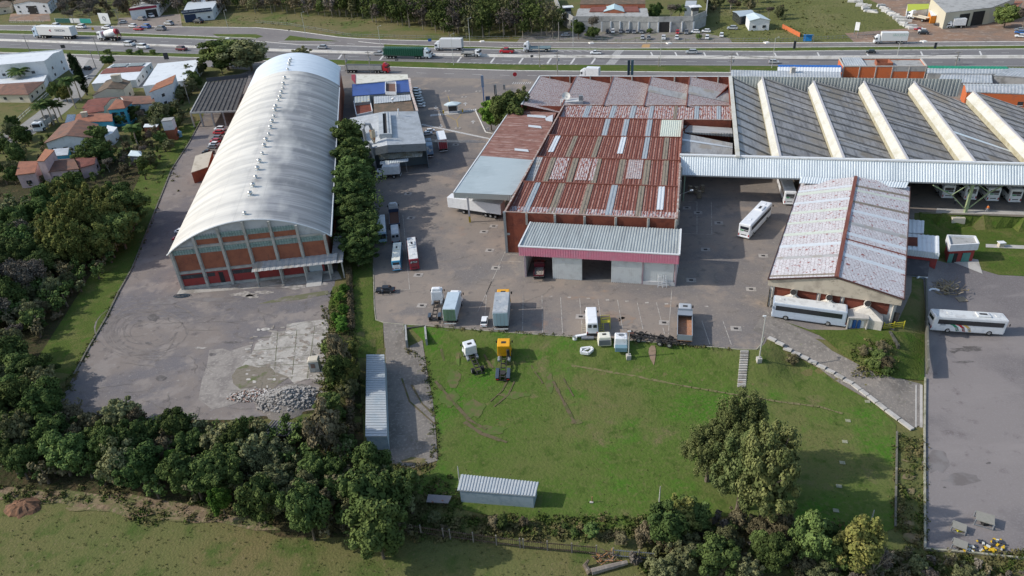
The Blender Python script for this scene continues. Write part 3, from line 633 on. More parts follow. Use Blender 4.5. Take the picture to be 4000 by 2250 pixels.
def roofband(b,L0,R0,L1,R1,per,depth):b.ribbed(L1,R1,R0,L0,per,depth)
def factory():
 hb=9.7
 zt=hb
 FL,FR=P(1972,829,zt),P(2644,856,zt)
 t=thing('rust_roofed_factory','brick factory with stepped rust red corrugated roofs and grey patched strips','factory',((FL+FR)/2).xy.to_3d())
 rows=[((2203,411),(2853,413)),((2174,459),(2857,470)),((2141,528),(2661,537)),((2089,612),(2655,627)),((2041,709),(2649,729)),((1972,829),(2644,856))]
 mats=[m_rustw,m_rust,m_rust,m_rust,m_rust]
 drop=1.3
 for k in range(5):
  (l0,r0),(l1,r1)=rows[k],rows[k+1]
  if k==0:r1=rows[1][1]
  if k==1:l0=rows[1][0];r0=(2667,468)
  a,b_,c,d=P(*l1,zt),P(*r1,zt),P(*r0,zt),P(*l0,zt)
  dn=V((0,0,-drop));dn2=V((0,0,-.15))
  rb=MB();rb.ribbed(a+dn,b_+dn,c+dn2,d+dn2,.62,.09,crest=(1,2));rb.build('roof_bay',[mats[k],mk('worn_rib',(.36,.21,.17),.8,0,[(1.5,(.18,.07,.055),.46,.6)])],t)
  W=(b_-a).length
  spec={0:[(.14,.175,m_patch),(.30,.33,m_patch),(.42,.45,m_patch),(.53,.555,m_patch),(.675,.695,m_patchg),(.795,.82,m_patch),(.92,.945,m_patch)],
    1:[(.40,.44,m_patch),(.55,.59,m_patch),(.73,.77,m_patch),(.84,.995,m_pale)],
    2:[(.06,.10,m_patchw),(.20,.235,m_patchg),(.385,.42,m_patchg),(.56,.60,m_patchw),(.74,.775,m_patch),(.88,.915,m_patchg)],
    3:[(.12,.155,m_patchg),(.275,.315,m_patchg),(.44,.475,m_patchg),(.60,.64,m_patchg),(.77,.81,m_patchg),(.895,.93,m_patchg),(.16,.25,m_rustw),(.33,.41,m_rustw),(.0,.06,m_fibl),(.42,.45,m_rustw),(.66,.76,m_rustp)],
    4:[(.09,.125,m_patch),(.245,.285,m_patchg),(.43,.47,m_patchg),(.585,.625,m_patch),(.76,.795,m_patchg),(.88,.92,m_patchw)]}[k]
  up=V((0,0,.12))
  for i,(u0,u1,m) in enumerate(spec):
   v0,v1=(0,1) if m not in (m_patchw,m_rustp) else (.35,1)
   if k==3 and m is m_rustw:v0=.25
   al,bl_,cl,dl=lerp(a,b_,u0)+dn,lerp(a,b_,u1)+dn,lerp(d,c,u1)+dn2,lerp(d,c,u0)+dn2
   aa,bb2=lerp(al,dl,v0),lerp(bl_,cl,v0);cc,dd=lerp(bl_,cl,v1),lerp(al,dl,v1)
   p=MB();p.ribbed(aa+up,bb2+up,cc+up,dd+up,.5,.06);p.build('roof_patch',m,t)
  if k==4:
   p=MB();aa,bb2,cc,dd=a+dn,b_+dn,lerp(b_,c,.30)+lerp(dn,dn2,.30),lerp(a,d,.30)+lerp(dn,dn2,.30)
   u6=V((0,0,.06));p.ribbed(aa+u6,bb2+u6,cc+u6,dd+u6,.62,.09);p.build('roof_patch',m_rustw,t)
  g=MB();g.bar(d,c,.35,.3);g.build('ridge_cap',m_rust,t)
 w_=MB()
 cor=[rows[5][0],rows[5][1],(2667,468)]
 BL=P(*rows[0][0],zt);BR=P(2853,413,zt);MR=P(2857,470,zt);IR=P(2667,468,zt)
 seq=[FL,FR,IR,MR,BR,BL]
 for p,q in zip(seq,seq[1:]+seq[:1]):wboxw(w_,p,q,0,zt+.1,.3)
 w_.build('wall',m_dbrick,t)
 cp=MB()
 for p,q in zip(seq,seq[1:]+seq[:1]):cp.bar(p+V((0,0,.16)),q+V((0,0,.16)),.38,.1)
 cp.build('coping',mk('rusty_coping',(.30,.20,.17),.8,0,[(.8,(.42,.38,.34),.5,.6)]),t)
 for k,u in enumerate((.13,.30,.475,.655,.84,.995)):
  p=lerp(FL,FR,u);q=MB();q.bar(p+V((0,-.3,-2.6)),p+V((0,-.3,.0)),.35,.45);q.build('pilaster',m_cpost,t)
 for k in range(7):
  p=lerp(FR,IR,.06+k*.13);q=MB();q.bar(p+V((.3,0,-3)),p+V((.3,0,.1)),.5,.35);q.build('pilaster',m_cpost,t)
 c0=FL.xy.to_3d();q=MB();q.bar(c0+V((-.15,-.2,0)),c0+V((-.15,-.2,zt+.2)),.55);q.bar(c0+V((-.1,-.25,4.6)),c0+V((6.5,-.25,4.4)),.2,.5);q.build('corner_column',m_steel,t)
 zf0,zf1,zbk=5.3,7.35,8.2
 bl,br=P(2073,868,zbk),P(2660,896,zbk);f0,f1=P(2026,963,zf1),P(2654,996,zf1)
 a_=thing('loading_annex','grey ribbed lean-to with a faded pink fascia and tall sliding doors','annex',((f0+f1)/2).xy.to_3d())
 r=MB();r.ribbed(f0+V((0,0,-.25)),f1+V((0,0,-.25)),br,bl,.55,.1);r.build('roof',m_gcorr,a_)
 fas=MB();dz=V((0,0,zf1-zf0));g0,g1=f0-dz,f1-dz
 dirx=(f1-f0).normalized();nout=V((dirx.y,-dirx.x,0))
 n=62
 for i in range(n):
  p,q,s_=lerp(g0,g1,i/n),lerp(g0,g1,(i+.5)/n),lerp(g0,g1,(i+1)/n);o=nout*.12
  for u_,v_ in ((p+o,q+o),(q+o,q),(q,s_),(s_,s_+o)):fas.poly([u_,v_,v_+dz,u_+dz])
 fas.build('pink_fascia',m_pink,a_)
 cp=MB();cp.bar(f0+V((0,0,.08)),f1+V((0,0,.08)),.35,.2);cp.bar(f0,bl,.3,.35);cp.bar(f1,br,.3,.35);cp.build('gutter',m_gutter,a_)
 b0,b1=(f0-nout*.35).xy.to_3d()+dirx*1.0,(f1-nout*.35).xy.to_3d()-dirx*.5
 dv=(b1-b0).normalized();L=(b1-b0).length;nb=V((-dv.y,dv.x,0))
 def at(u,z,o=0):p=b0+dv*L*u+nb*o;return V((p.x,p.y,z))
 W=MB();k1,k0=bl.xy.to_3d(),br.xy.to_3d()
 for p,q in ((b0,k1),(b1,k0)):wboxw(W,p,q,0,6.2,.15)
 W.build('side_wall',m_dcorr,a_)
 fl_=MB();fl_.poly([at(0,.06),at(1,.06),at(1,.06,12),at(0,.06,12)]);fl_.build('floor',m_floor,a_)
 bw=MB();bw.poly([at(0,0,12),at(1,0,12),at(1,6,12),at(0,6,12)]);bw.build('back_wall',m_dbrick,a_)
 def door(u0,u1,o,nm='sliding_door',m=m_dcorr):
  b=MB();n=int((u1-u0)*L/.38)
  for i in range(n):
   p,q,s_=at(u0+(u1-u0)*i/n,0,o),at(u0+(u1-u0)*(i+.5)/n,0,o),at(u0+(u1-u0)*(i+1)/n,0,o);oo=-nb*.09;up=V((0,0,zf0+.3))
   for u_,v_ in ((p+oo,q+oo),(q+oo,q),(q,s_),(s_,s_+oo)):b.poly([u_,v_,v_+up,u_+up])
  b.build(nm,m,a_)
 door(.19,.39,.1);door(.585,.785,.1);door(.79,.99,.3,'end_panel')
 pb=MB();pb.bar(at(.0,0,.2),at(.0,5.2,.2),.4);pb.bar(at(.79,0,.05),at(.79,5.1,.05),.25);pb.bar(at(1,0,.2),at(1,5.2,.2),.4);pb.build('door_post',plain('pink_post',(.42,.3,.32)),a_)
 pl=MB();pl.bar(at(.79,.4,.1),at(1,.4,.1),.3,.8);pl.build('plinth',m_cwall,a_)
 zl=7.6
 pf0,pf1,pb0,pb1,pm0,pm1=P(1772,752,zl),P(2000,762,zl),P(1995,428,zl),P(2175,436,zl),P(1877,608,zl),P(2097,626,zl)
 l_=thing('side_wing','long low wing with a rusty rear roof and blue grey front roof','wing',pf0.xy.to_3d())
 r=MB();r.ribbed(pb0,pm0,pm1,pb1,.7,.08);r.build('rusty_roof',mk('ribbed_rust_roof',(.21,.10,.08),.75,.05,[(1.2,(.34,.24,.21),.5,.6,(2.2,.12,1),1),(.5,(.15,.07,.055),.5,.7),(3,(.40,.33,.30),.62,.72,(2.2,.15,1),1)]),l_)
 r=MB();r.slab([pf0,pf1,pm1,pm0],.2);r.build('blue_grey_roof',m_bluegrey,l_)
 fs=MB();dz=V((0,0,-1.35));n=30
 for i in range(n):
  p,q,s_=lerp(pf0,pf1,i/n),lerp(pf0,pf1,(i+.5)/n),lerp(pf0,pf1,(i+1)/n);o=V((0,-.12,0))
  for u_,v_ in ((p+o,q+o),(q+o,q),(q,s_),(s_,s_+o)):fs.poly([u_+dz,v_+dz,v_,u_])
 fs.build('fascia',m_gcorr,l_)
 wl=MB();wboxw(wl,pm0,pb0,0,zl-.1,.2);wboxw(wl,pf0,pm0,zl-1.3,zl-.1,.12);wboxw(wl,pm0,pm1,0,zl-.1,.2);wboxw(wl,pb0,pb1,0,zl-.1,.2);wl.build('wall',m_dbrick,l_)
 gg=MB();gg.bar(pf0,pb0,.3,.25);gg.build('gutter',m_gutter,l_)
 for k,px in enumerate(((1836,868),)):p=P(*px);q=MB();q.bar(p,p+V((0,0,1.6)),.45);q.build('striped_post_foot',mk('hazard_yellow',(.45,.33,.04)),l_);q=MB();q.bar(p+V((0,0,1.6)),p+V((0,0,zl-1)),.4);q.build('post',m_cwall,l_)
 for px,v in (((2048,506),.0),((2035,554),0),((2022,598),0),((2018,645),0),((1990,692),0)):
  pass
 p=MB()
 for (x,y,w_,h_) in ((2095,452,36,5),(2088,492,24,5),(2036,584,26,5)):
  p.slab([P(x-w_,y-h_,zl+.2),P(x+w_,y-h_+5,zl+.2),P(x+w_+4,y+h_+4,zl+.2),P(x-w_,y+h_-2,zl+.2)],.05)
 p.slab([P(2130,460,zl+.2),P(2160,447,zl+.2),P(2158,474,zl+.2),P(2132,470,zl+.2)],.1);p.build('roof_patch',m_patchw,l_)
 s_=thing('sawtooth_factory','row of five peeling white and rust saw-tooth roofs behind brick parapets','factory',P(2450,414))
 zs=10.0;dp=2.6
 backs=[2108,2250,2396,2542,2694,2849];fronts=[2037,2196,2356,2515,2681,2856]
 yb=lambda x:297.5+(x-2108)*.003
 yf=lambda x:408+(x-2040)*.008
 for k in range(5):
  r0,r1=P(backs[k],yb(backs[k]),zs),P(fronts[k],yf(fronts[k]),zs)
  v0,v1=P(backs[k+1],yb(backs[k+1]),zs)-V((0,0,dp)),P(fronts[k+1],yf(fronts[k+1]),zs)-V((0,0,dp))
  b=MB();b.ribbed(r1,r0,v0,v1,.9,.07);b.build('roof_slope',m_rustp,s_)
  g=MB();e0,e1=v0+V((0,0,dp)),v1+V((0,0,dp));g.poly([v1,v0,e0,e1]);g.build('riser',m_cream if k>1 else m_rust,s_)
  g=MB();g.bar(r0,r1,.4,.25);g.build('ridge_cap',m_rust if k else m_gutter,s_)
  if k>2:
   p=MB();u0,u1=((.35,.55),(.33,.62))[k-3];up=V((0,0,.12))
   p.ribbed(lerp(r0,r1,u1)+up,lerp(r0,r1,u0)+up,lerp(v0,v1,u0)+up,lerp(v0,v1,u1)+up,.9,.05);p.build('roof_patch',m_fibl,s_)
 wv=MB();a,b_,c,d=P(backs[0],yb(backs[0]),zs),P(backs[5],yb(backs[5]),zs),P(fronts[5],yf(fronts[5]),zs),P(fronts[0],yf(fronts[0]),zs)
 for p,q,z1 in ((a,b_,zs),(b_,c,zs),(c,d,zs-2.5),(d,a,zs)):wboxw(wv,p,q,0,z1,.3)
 wv.build('wall',m_dbrick,s_)
 for k in range(9):p=lerp(a,b_,(k+.5)/9);q=MB();q.bar(p+V((0,-.3,-3)),p+V((0,-.3,.2)),.35);q.build('parapet_post',m_cpost,s_)
 cp=MB();cp.bar(a+V((0,0,.1)),b_+V((0,0,.1)),.4,.15);cp.build('coping',m_gutter,s_)
 wl=MB();p0,p1=P(2037,410,9.2),P(2195,415,9.2);wl.poly([V((p0.x,p0.y,0)),V((p1.x,p1.y,0)),p1,p0]);wl.build('front_wall',m_dbrick,s_)
 tb=thing('rooftop_plant_deck','small concrete plant deck with railing on the second saw-tooth roof','deck',P(2230,395,zs))
 q=MB();cc=P(2233,398,zs-.6);q.box((cc.x,cc.y,zs-.6),(6.6,3.6,1.2),R(-2));q.build('deck',m_cwall,tb)
 q=MB();q.bar(cc+V((2.6,-1.2,.6)),cc+V((2.6,-1.2,2.1)),.8,1.2);q.build('hatch',m_steel,tb)
 q=MB()
 for sx,sy in ((-3.3,-1.8),(3.3,-1.8),(3.3,1.8),(-3.3,1.8)):q.bar(cc+V((sx,sy,.5)),cc+V((sx,sy,1.7)),.08)
 q.bar(cc+V((-3.3,1.8,1.7)),cc+V((3.3,1.8,1.7)),.08);q.bar(cc+V((3.3,-1.8,1.7)),cc+V((3.3,1.8,1.7)),.08);q.build('railing',m_steel,tb)
 ds=thing('satellite_dish','white mesh satellite dish on the plant deck of the rusty roof','dish',cc+V((-1.6,.2,.6)))
 q=MB();c=ds.location+V((0,0,1.3));nrm=V((.1,-.75,.65)).normalized();xx=V((1,0,0));yy=nrm.cross(xx).normalized()
 for k in range(14):
  for r0,r1 in ((0,.6),(.6,1.25)):
   A=[c+(xx*math.cos(t_)+yy*math.sin(t_))*r-nrm*(.35-.22*r*r) for t_,r in ((k*.4488,r0),(k*.4488,r1),((k+1)*.4488,r1),((k+1)*.4488,r0))]
   q.poly(A)
 q.build('reflector',plain('dish_white',(.62,.6,.55)),ds);q=MB();q.bar(ds.location,c,.12);q.build('stand',m_steel,ds)
factory()

def bushall():
 zs=10.8;dp=3.6
 t=thing('bus_hall','vast bus hall with dark grey saw-tooth roofs and cream skylight risers','factory',P(3300,640))
 rg=[((2853,297),(2876,611)),((2977,299),(3049,615)),((3178,317),(3298,621)),((3375,318),(3549,628)),((3571,320),(3812,635)),((3801,356),(4090,643)),((4032,372),(4360,650)),((4240,380),(4640,660))]
 R_=[(P(*a,zs),P(*b,zs)) for a,b in rg]
 dz=V((0,0,-dp))
 for k in range(7):
  (b0,f0),(b1,f1)=R_[k],R_[k+1]
  wv=(b1-b0)*.0
  r0b,r0f=b0,f0
  off=(f1-f0).normalized()*-1.0
  v_b,v_f=b1+dz+off,f1+dz+off
  if k==0:r0b=P(2866,300,zs);r0f=P(2890,611,zs)
  nseg=11;b=MB();b.ribbed(r0f,r0b,v_b,v_f,.9,.07);b.build('roof_slope',(m_fibl,m_fib,m_fib2,m_fib,m_fib2,m_fib,m_fib)[k],t)
  st=MB();up=V((0,0,.12))
  for i in range(nseg):
   u0=(i+.55)/nseg;u1=u0+.017
   st.poly([lerp(r0f,r0b,u0)+up,lerp(r0f,r0b,u1)+up,lerp(v_f,v_b,u1)+up,lerp(v_f,v_b,u0)+up])
  st.build('mould_strips',m_fibd,t)
  mb_,mf=b1+V((0,0,-.1)),f1+V((0,0,-.1));h1b,h1f=b1+dz*.55+off*1.25,f1+dz*.55+off*1.25
  g=MB();g.poly([h1f,h1b,mb_,mf]);g.build('skylight_riser',m_cream,t)
  g=MB();g.poly([v_f,v_b,h1b-off*.25,h1f-off*.25]);g.build('riser_wall',m_creamd,t)
  g=MB();g.bar(mb_+V((0,0,.15)),mf+V((0,0,.15)),.5,.25);g.build('ridge_cap',mk('grey_ridge',(.42,.41,.42),.7),t)
  g=MB();g.bar(v_b,v_f,.5,.2);g.build('valley_gutter',mk('mouldy_gutter',(.10,.085,.06),.9),t)
 g=MB();g.bar(P(2853,298,zs+.2),P(2882,612,zs+.2),1.0,.4);g.build('parapet',m_cream,t)
 for k_,u0,u1 in ((4,.30,.33),(5,.62,.64),(2,.2,.215),(1,.7,.72),(3,.46,.475)):
  (b0,f0),(b1,f1)=R_[k_],R_[k_+1];of=(f1-f0).normalized()*-1.0;q=MB();u_=V((0,0,.16));q.poly([lerp(f0,b0,u0)+u_,lerp(f0,b0,u1)+u_,lerp(f1+dz+of,b1+dz+of,u1)+u_,lerp(f1+dz+of,b1+dz+of,u0)+u_]);q.build('roof_patch',m_wcorr if k_==4 else m_fibl,t)
 a0,a1,c0,c1=P(2664,520,9.2),P(2656,603,9.2),P(2866,575,7.2),P(2863,612,7.6)
 b=MB();b.ribbed(a1,a0,P(2862,560,7.3),P(2860,615,7.3),.9,.07);b.build('small_roof_slope',m_fibl,t)
 st=MB()
 for u,m in ((.62,m_patchw),):st.poly([lerp(a1,a0,u)+V((0,0,.15)),lerp(a1,a0,u+.09)+V((0,0,.15)),lerp(P(2860,615,7.3),P(2862,560,7.3),u+.09)+V((0,0,.15)),lerp(P(2860,615,7.3),P(2862,560,7.3),u)+V((0,0,.15))])
 st.build('roof_patch',m_patchw,t)
 b=MB();b.slab([P(2676,515,8.2),P(2862,524,8.0),P(2860,500,8.0),P(2672,488,8.2)],.2);b.ribbed(P(2690,522,9.0),P(2867,536,8.3),P(2868,522,9.4),P(2690,520,9.2),.7,.08);b.build('small_flat_roof',m_fibl,t)
 b=MB();p,q=P(2672,470,8.9),P(2860,474,8.9);b.poly([V((p.x,p.y,6)),V((q.x,q.y,6)),q,p]);b.build('brick_upstand',m_dbrick,t)
 b=MB();z0,z1=6.0,zs+.3
 n=120;A,B_=P(2855,304,zs),P(3764,316,zs)
 A,B_=A+V((0,.8,0)),B_+V((0,.8,0))
 p,q=A,B_;b.ribbed(V((p.x,p.y,z0)),V((q.x,q.y,z0)),V((q.x,q.y,z1)),V((p.x,p.y,z1)),.9,.1);b.build('rear_parapet',m_gcorr,t)
 c0,c1=P(2655,606,10.7),P(4600,657,10.7);d0,d1=P(2653,683,7.2),P(4600,742,7.2)
 cn=thing('canopy_roof','long sloping white corrugated canopy along the front of the bus hall','canopy',((c0+c1)/2).xy.to_3d())
 b=MB();b.ribbed(d0,d1,c1,c0,.55,.11);b.build('sheeting',m_wcorr,cn)
 b=MB();b.bar(c0+V((0,0,.1)),c1+V((0,0,.1)),.8,.35);b.build('gutter',m_gutter,cn)
 b=MB();b.bar(d0-V((0,0,.1)),d1-V((0,0,.1)),.12,.3);b.build('edge_beam',m_steel,cn)
 lk=MB();p0,p1=P(3128,690,7.6),P(3550,712,7.6);lk.ribbed(P(3122,716,7.0),P(3540,735,7.0),p1,p0,.55,.1);lk.build('link_sheeting',m_wcorr,cn)
 w_=MB();
 for p,q in ((P(2655,640,9.6),P(2664,520,9.2)),((4600,0),(4600,0))):
  if isinstance(p,tuple):continue
  wboxw(w_,p,q,0,10.4,.25)
 bk0,bk1=P(2862,560,6),P(4600,600,6)
 wboxw(w_,P(2662,520,8).xy.to_3d(),P(2853,300,zs).xy.to_3d(),0,8.4,.25)
 A_,B2=P(2853,300,zs).xy.to_3d(),P(4240,380,zs).xy.to_3d();wboxw(w_,A_,B2,0,6.5,.25)
 w_.build('wall',m_dbrick,t)
 for x,y in ((2668,785),(3050,745)):pp=P(x,y);q=MB();q.bar(pp,pp+V((0,0,7.4)),.35);q.build('column',mk('green_steel',(.16,.22,.17),.6),t)
 gc=thing('green_y_column','pale green steel column with Y braces holding up the canopy edge','column',P(3770,830))
 base=P(3770,830);top=V((base.x+.1,base.y+.3,7.4));gm=mk('pale_green_paint',(.30,.36,.20),.6,0,[(1,(.22,.26,.15),.5,.7)])
 q=MB();q.bar(base,top,.55,.55);q.build('post',gm,gc)
 for s in (-1,1):
  q=MB();k_=base+V((s*4.2,0,4.6));q.bar(base+V((0,0,.6)),k_,.2);q.bar(k_,V((base.x+s*9,base.y,7.3)),.2);q.bar(k_,top,.15);q.build('brace',gm,gc)
bushall()

def gabled():
 zr=8.6
 rb,rf=P(3343,690,zr),P(3267,1082,zr)
 ze=6.2
 lb,lf=P(3126,716,ze),P(3000,1091,ze);rb2,rf2=P(3556,730,ze),P(3532,1170,ze)
 t=thing('gabled_workshop','gabled workshop with a brick-patterned flaking white roof and red ridge','workshop',P(3270,1250))
 roofm=bpy.data.materials.new('flaking_tile_paint');roofm.use_nodes=True;nt=roofm.node_tree;N=nt.nodes;L=nt.links;b_=N['Principled BSDF'];b_.inputs['Roughness'].default_value=.65;b_.inputs['Specular IOR Level'].default_value=.3
 tc=N.new('ShaderNodeTexCoord');nz=N.new('ShaderNodeTexNoise');nz.inputs['Scale'].default_value=1.3;nz.inputs['Detail'].default_value=4;L.new(tc.outputs['UV'],nz.inputs['Vector'])
 ad=N.new('ShaderNodeVectorMath');ad.operation='ADD';sc_=N.new('ShaderNodeVectorMath');sc_.operation='SCALE';sc_.inputs[3].default_value=.9;L.new(nz.outputs[1],sc_.inputs[0]);L.new(sc_.outputs[0],ad.inputs[1]);L.new(tc.outputs['UV'],ad.inputs[0])
 br=N.new('ShaderNodeTexBrick');br.inputs['Scale'].default_value=1.0;br.inputs['Brick Width'].default_value=1.15;br.inputs['Row Height'].default_value=.62;br.inputs['Mortar Size'].default_value=.036;br.inputs['Mortar Smooth'].default_value=.2
 mp=N.new('ShaderNodeMapping');mp.inputs['Rotation'].default_value=(0,0,R(90));L.new(ad.outputs[0],mp.inputs[0]);L.new(mp.outputs[0],br.inputs['Vector'])
 br.inputs['Color1'].default_value=(.55,.53,.54,1);br.inputs['Color2'].default_value=(.47,.455,.465,1);br.inputs['Mortar'].default_value=(.23,.165,.16,1)
 n2=N.new('ShaderNodeTexNoise');n2.inputs['Scale'].default_value=1.1;n2.inputs['Detail'].default_value=5;L.new(tc.outputs['UV'],n2.inputs['Vector']);mr=N.new('ShaderNodeMapRange');mr.inputs[1].default_value=.61;mr.inputs[2].default_value=.65;L.new(n2.outputs[0],mr.inputs[0])
 mx=N.new('ShaderNodeMixRGB');L.new(mr.outputs[0],mx.inputs[0]);L.new(br.outputs[0],mx.inputs[1]);mx.inputs[2].default_value=(.24,.08,.07,1);L.new(mx.outputs[0],b_.inputs['Base Color'])
 for nm,a,b,c,d,strips in (('left_roof_slope',lf,rf,rb,lb,[(.02,.03,m_patchg),(.17,.19,m_fibl),(.275,.30,m_patchw),(.39,.415,m_pale),(.51,.53,m_pale),(.62,.645,m_pale),(.73,.755,m_patchw),(.84,.87,m_pale),(.88,.90,m_patchw)]),
         ('right_roof_slope',rf2,rf,rb,rb2,[(.18,.205,m_patchw),(.29,.31,m_patchw),(.325,.335,m_rust),(.37,.395,m_patchw),(.47,.50,m_fibl),(.60,.625,m_patchw),(.70,.72,m_patchg),(.83,.85,m_pale),(.88,.9,m_patchg)])):
  q=MB();q.slab([a,b,c,d],.12);q.build(nm,roofm,t)
  for u0,u1,m in strips:
   p=MB();up=V((0,0,.05));p.slab([lerp(a,d,u0)+up,lerp(b,c,u0)+up,lerp(b,c,u1)+up,lerp(a,d,u1)+up],.06);p.build('roof_strip',m,t)
 q=MB();q.bar(rf+V((0,0,.1)),rb+V((0,0,.1)),.7,.2);q.build('ridge_cap',m_rust,t)
 q=MB();q.bar(lf,lb,.15,.3);q.bar(rf2,rb2,.15,.3);q.bar(lf,rf,.2,.25);q.bar(rf,rf2,.2,.25);q.build('edge_trim',mk('dark_trim',(.07,.035,.03)),t)
 ax=(rb-rf).normalized();ins=.8
 w0,w1,wm=lf+ax*ins,rf2+ax*ins,rf+ax*ins
 w0=lerp(w0,w1,.03);w1=lerp(w0,w1,.96)
 zt0,zt1=6.1,6.1
 W=MB();W.poly([V((w0.x,w0.y,0)),V((w1.x,w1.y,-2.6)),V((w1.x,w1.y,ze-.1)),V((wm.x,wm.y,zr-.2)),V((w0.x,w0.y,ze-.1))]);W.build('gable_wall',m_cwall,t)
 dv=(w1-w0).xy.to_3d().normalized();LL=(w1-w0).xy.to_3d().length;no=V((dv.y,-dv.x,0))
 def at(u,z,o=0):p=w0+dv*LL*u+no*o;return V((p.x,p.y,z))
 q=MB();z_b=4.7
 q.poly([at(-.03,z_b,.5),at(1.03,z_b,.5),at(1.03,ze,.5),at(.47,zr-.25,.5),at(-.03,ze,.5)]);q.poly([at(-.03,z_b,.5),at(-.03,z_b,0),at(1.03,z_b,0),at(1.03,z_b,.5)]);q.build('concrete_gable_band',mk('grimy_concrete',(.43,.38,.31),.9,0,[(.6,(.32,.28,.23),.48,.64),(1.5,(.20,.18,.15),.6,.74)]),t)
 for i in range(5):
  u0,u1=i*.19+.03,i*.19+.19;q=MB();q.poly([at(u0,2.2,.06),at(u1,2.2,.06),at(u1,z_b,.06),at(u0,z_b,.06)]);q.build('brick_panel',m_dbrick,t)
  q=MB();q.bar(at(u0-.01,0,.15),at(u0-.01,z_b,.15),.35);q.build('pilaster',m_conc,t)
 q=MB();q.bar(at(.985,-2,.15),at(.985,z_b,.15),.4);q.build('pilaster',m_conc,t)
 for i,u in enumerate((.19,.48,.78)):
  h=thing('flue_hood',['pale pyramid hood with round flue behind the grey bus front','pale pyramid hood with round flue behind the grey bus middle','pale pyramid hood with round flue right of the grey bus'][i],'flue',at(u,0,1.2),'flue hoods on the workshop front')
  q=MB();a,b,c,d=at(u-.14,0,.2),at(u+.14,0,.2),at(u+.14,0,2.4),at(u-.14,0,2.4);up=V((0,0,2.0));ap=[at(u-.02,3.6,.3),at(u+.02,3.6,.3),at(u+.02,3.6,.9),at(u-.02,3.6,.9)]
  tp=[x+up for x in (a,b,c,d)];lo=[a,b,c,d]
  for k in range(4):q.poly([lo[k],lo[(k+1) % 4],tp[(k+1) % 4],tp[k]]);q.poly([tp[k],tp[(k+1) % 4],ap[(k+1) % 4],ap[k]])
  q.poly(ap);q.build('hood',mk('pale_plaster',(.56,.52,.46),.9,0,[(.8,(.42,.38,.33),.5,.68),(2,(.3,.27,.22),.62,.74)]),h)
  q=MB();p=at(u,3.4,.6);q.tube([p,p+V((0,0,.9)),p+no*.9+V((0,0,1.3))],.55,10,cap=False);q.build('flue',mk('flue_white',(.6,.58,.54)),h,smooth=False)
  q=MB();q.tube([p+no*.86+V((0,0,1.28)),p+no*.87+V((0,0,1.285))],.47,10);q.build('flue_mouth',m_dark,h)
  q=MB();q.tube([p+V((0,0,-.15)),p+V((0,0,.15))],.5,10);q.build('collar',m_brick,h)
 sw=MB();lbk,rbk=lerp(lb,rb2,.03),lerp(lb,rb2,.97)
 wboxw(sw,w0,lbk,0,ze-.1,.2);wboxw(sw,w1,rbk,-2.6,ze-.1,.2);sw.build('side_wall',m_cwall,t)
 q=MB();q.poly([at(-.01,0,.4),at(-.01,0,-3),at(-.01,4,-3),at(-.01,4,.4)]);q.build('yellow_side_door',mk('yellow_wall',(.5,.36,.1)),t)
 q=MB();q.poly([at(.99,-1.6,.12),at(1.04,-1.6,.12),at(1.04,3,.12),at(.99,3,.12)]);q.build('door',m_dark,t)
gabled()

def D(x,y):return (1300+x/3.22,250+y/3.22)
w_white=mk('white_render',(.66,.67,.68),.85,0,[(.7,(.54,.54,.54),.52,.7)],spec=.25)
w_cream=mk('cream_render',(.52,.47,.38),.9,0,[(.5,(.38,.33,.25),.52,.7)],spec=.2)
w_grey=mk('grey_render',(.34,.34,.33),.9,0,[(.5,(.22,.22,.21),.5,.68),(1.5,(.14,.14,.13),.6,.75)],spec=.2)
w_turq=mk('turquoise_render',(.07,.34,.46),.8,0,[(.8,(.06,.25,.34),.52,.7)],spec=.25)
w_pink=mk('pale_pink_render',(.50,.38,.38),.9,0,[(.6,(.38,.29,.28),.52,.7)],spec=.2)
r_white=mk('white_roof',(.66,.68,.69),.5,.05,[(.3,(.56,.58,.59),.5,.66),(2,(.45,.45,.44),.64,.78)],spec=.4)
r_grey=mk('grey_sheet_roof',(.42,.44,.455),.5,.15,[(.25,(.33,.345,.35),.46,.64),(1.5,(.22,.22,.215),.6,.74,(.2,3,1)),(.9,(.50,.52,.53),.55,.68)],spec=.4)
r_blue=mk('blue_roof',(.030,.075,.27),.5,.1,[(.4,(.025,.06,.20),.48,.66)],spec=.4)
r_bluea=mk('blue_awning',(.03,.13,.40),.5,.05,[(1,(.02,.09,.28),.5,.7)],spec=.4)
r_greena=mk('green_awning',(.02,.22,.13),.5,.05,[(1,(.08,.36,.26),.55,.75)],spec=.4)
def tilemat(nm,a,b):return mk(nm,a,.85,0,[(.5,b,.45,.65),(3,tuple(x*.55 for x in a),.56,.74)],bump=(5,.4,.06),spec=.2)
r_tile=tilemat('orange_tiles',(.29,.125,.08),(.21,.095,.065));r_otile=tilemat('bright_orange_tiles',(.37,.16,.09),(.27,.125,.08))
r_btile=tilemat('brown_tiles',(.20,.105,.075),(.13,.085,.07));r_dtile=tilemat('dark_mossy_tiles',(.12,.095,.07),(.19,.13,.09));r_rtile=tilemat('red_tiles',(.21,.08,.062),(.14,.06,.05))
m_solar=mk('solar_panel',(.05,.07,.11),.25,.2,[(2,(.09,.12,.18),.5,.6)],spec=.5)
